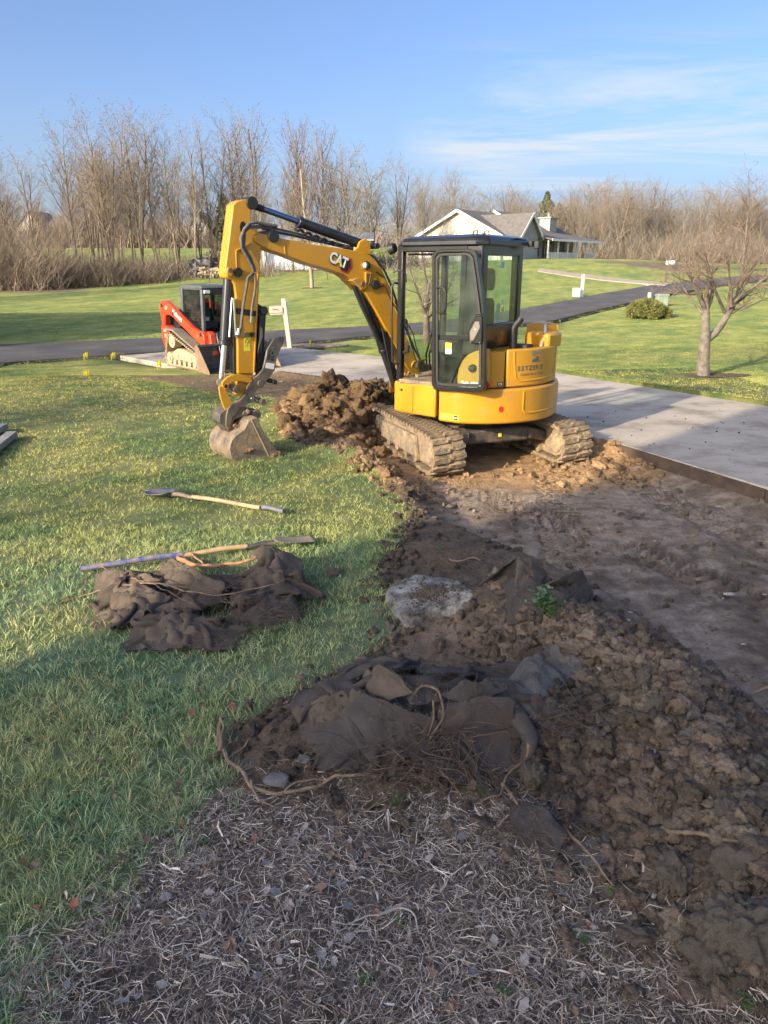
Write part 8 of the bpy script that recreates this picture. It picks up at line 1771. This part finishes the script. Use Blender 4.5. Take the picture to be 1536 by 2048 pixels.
# ------------------------------------------------------------------ weeds
def weed(u, v, l, n, L, lab, seed, m=M_WEED):
    rg = np.random.RandomState(seed); p = Vector(above(u, v, l)); r_ = thing('weed', lab, 'weed', tuple(p)); st = MB(); lf = MB()
    for i in range(n):
        a = rg.rand()*6.28; el = rg.uniform(.4, 1.4); d = Vector((math.cos(a)*math.cos(el), math.sin(a)*math.cos(el), math.sin(el))); q_ = p+d*L*(.4+.6*rg.rand()); st.tube([p, p+d*L*.3, q_], [.0015, .0013, .001], 4, False)
        for k in range(3):
            b = rg.rand()*6.28; o = Vector((math.cos(b), math.sin(b), rg.uniform(-.2, .5))).normalized(); w_ = o.cross(Vector((0, 0, 1))).normalized(); s_ = L*rg.uniform(.16, .30); up_ = Vector((0, 0, s_*.12))
            lf.add([q_, q_+o*s_*.35+w_*s_*.26+up_, q_+o*s_*.75+w_*s_*.22+up_, q_+o*s_, q_+o*s_*.75-w_*s_*.22+up_, q_+o*s_*.35-w_*s_*.26+up_], [(0, 1, 2, 3), (0, 3, 4, 5)])
    st.build('stems', M_WEED, r_); lf.build('leaves', m, r_, sharp=80)
weed(1083, 1215, .07, 26, .12, 'leafy green weed on the upturned fabric scrap', 1, mat('pale weed leaf', (.14, .26, .12), .55, (.24, .36, .2), 30, transl=.3)); weed(1105, 1232, .04, 24, .11, 'second leafy weed just below right of the first', 2)
weed(793, 1612, .02, 14, .05, 'small weed under the roots of the centre fabric heap', 3); weed(968, 1588, .02, 14, .035, 'bright small weed right of the hanging roots', 4)
weed(1165, 1888, .01, 22, .035, 'feathery green weed patch in the straw near the large clods', 5); weed(730, 1965, .01, 14, .03, 'tiny weed low in the straw bed', 6); weed(1480, 2010, .01, 14, .05, 'purple green weed in the bottom right corner', 7)
weed(1010, 1990, .01, 14, .035, 'weed at the bottom edge right of centre', 8); weed(410, 1690, .01, 14, .035, 'weed seedlings at the grass edge of the straw bed', 9); weed(800, 1850, .01, 8, .03, 'tiny weed beside the pale forked stick', 10)
weed(880, 1100, .03, 9, .05, 'sprig of weed on the dark mound behind the concrete chunk', 11); weed(855, 1355, .15, 10, .035, 'green sprig on top of the centre fabric heap', 12); weed(1215, 1785, .02, 10, .03, 'mossy yellow tuft at the foot of the stick', 13, mat('moss yellow', (.24, .22, .04), .8))
# ------------------------------------------------------------------ shovel and spade
def handle(name, A, B_, r, m, root, s0=0, s1=1, lift=.0):
    mb = MB(); P = [A.lerp(B_, s0+(s1-s0)*k/10)+Vector((0, 0, .006*math.sin(k*.5))) for k in range(11)]; mb.tube(P, r, 12); return mb.build(name, m, root, sharp=60)
A = Vector(above(345, 988, .06)); Bq = Vector(above(567, 1021, .045)); s1_ = thing('round_point_shovel', 'round pointed shovel with wooden handle and blue tip lying on sunlit grass', 'shovel', tuple(A))
handle('socket', A, Bq, .021, M_STEEL, s1_, 0.0, .20); handle('handle', A, Bq, .018, M_WOODH, s1_, .19, .80); handle('grip', A, Bq, .0185, mat('faded grey blue paint', (.10, .13, .22), .7, (.20, .18, .16), 14), s1_, .82, 1.0)
dv = (A-Bq).normalized(); sv = dv.cross(Vector((0, 0, 1))).normalized(); uv_ = sv.cross(dv)
def blade(L, Wf, root, A, dv, sv, uv_, dish, m, tilt=0):
    ns, nw = 12, 8; top = []; 
    for i in range(ns+1):
        t = i/ns; w_ = Wf(t)
        for j in range(nw+1):
            q_ = j/nw*2-1; top.append(A+dv*(L*t)+sv*(w_*q_)+uv_*(dish*(q_*q_-1)*math.sin(math.pi*min(1, t*.8+.1))+.03*(1-t)**2+tilt*t))
    f = [(i*(nw+1)+j, i*(nw+1)+j+1, (i+1)*(nw+1)+j+1, (i+1)*(nw+1)+j) for i in range(ns) for j in range(nw)]; mb = MB(); mb.add(top, f); o = mb.build('blade', m, root, sharp=70); so = o.modifiers.new('t', 'SOLIDIFY'); so.thickness = .003
blade(.29, lambda t: .105*min(1, (t+.02)*7)**.5*(1-max(0, (t-.55)/.45)**2.2)+.002, s1_, A, dv, sv, uv_, .035, mat('bright worn blade', (.34, .34, .34), .35, (.22, .20, .18), 9, metal=.7, mud=.42, mudcol=(.25, .18, .12)))
A = Vector(above(548, 1086, .06)); Bq = Vector(above(160, 1136, .06)); s2_ = thing('digging_spade', 'long narrow spade with chipped blue and muddy handle behind the lawn fabric heap', 'spade', tuple(A))
handle('socket', A, Bq, .019, M_STEEL, s2_, 0.0, .16); handle('handle', A, Bq, .018, M_WOODH, s2_, .15, .50); handle('grip', A, Bq, .019, M_BLUE, s2_, .49, 1.0)
dv = (A-Bq).normalized(); sv = dv.cross(Vector((0, 0, 1))).normalized(); uv_ = sv.cross(dv)
blade(.30, lambda t: .055*min(1, (t+.05)*5)**.5+.012*t, s2_, A, dv, sv, uv_, .012, mat('muddy narrow blade', (.26, .25, .23), .45, (.3, .24, .16), 9, metal=.5, mud=.5, mudcol=(.28, .20, .12)))
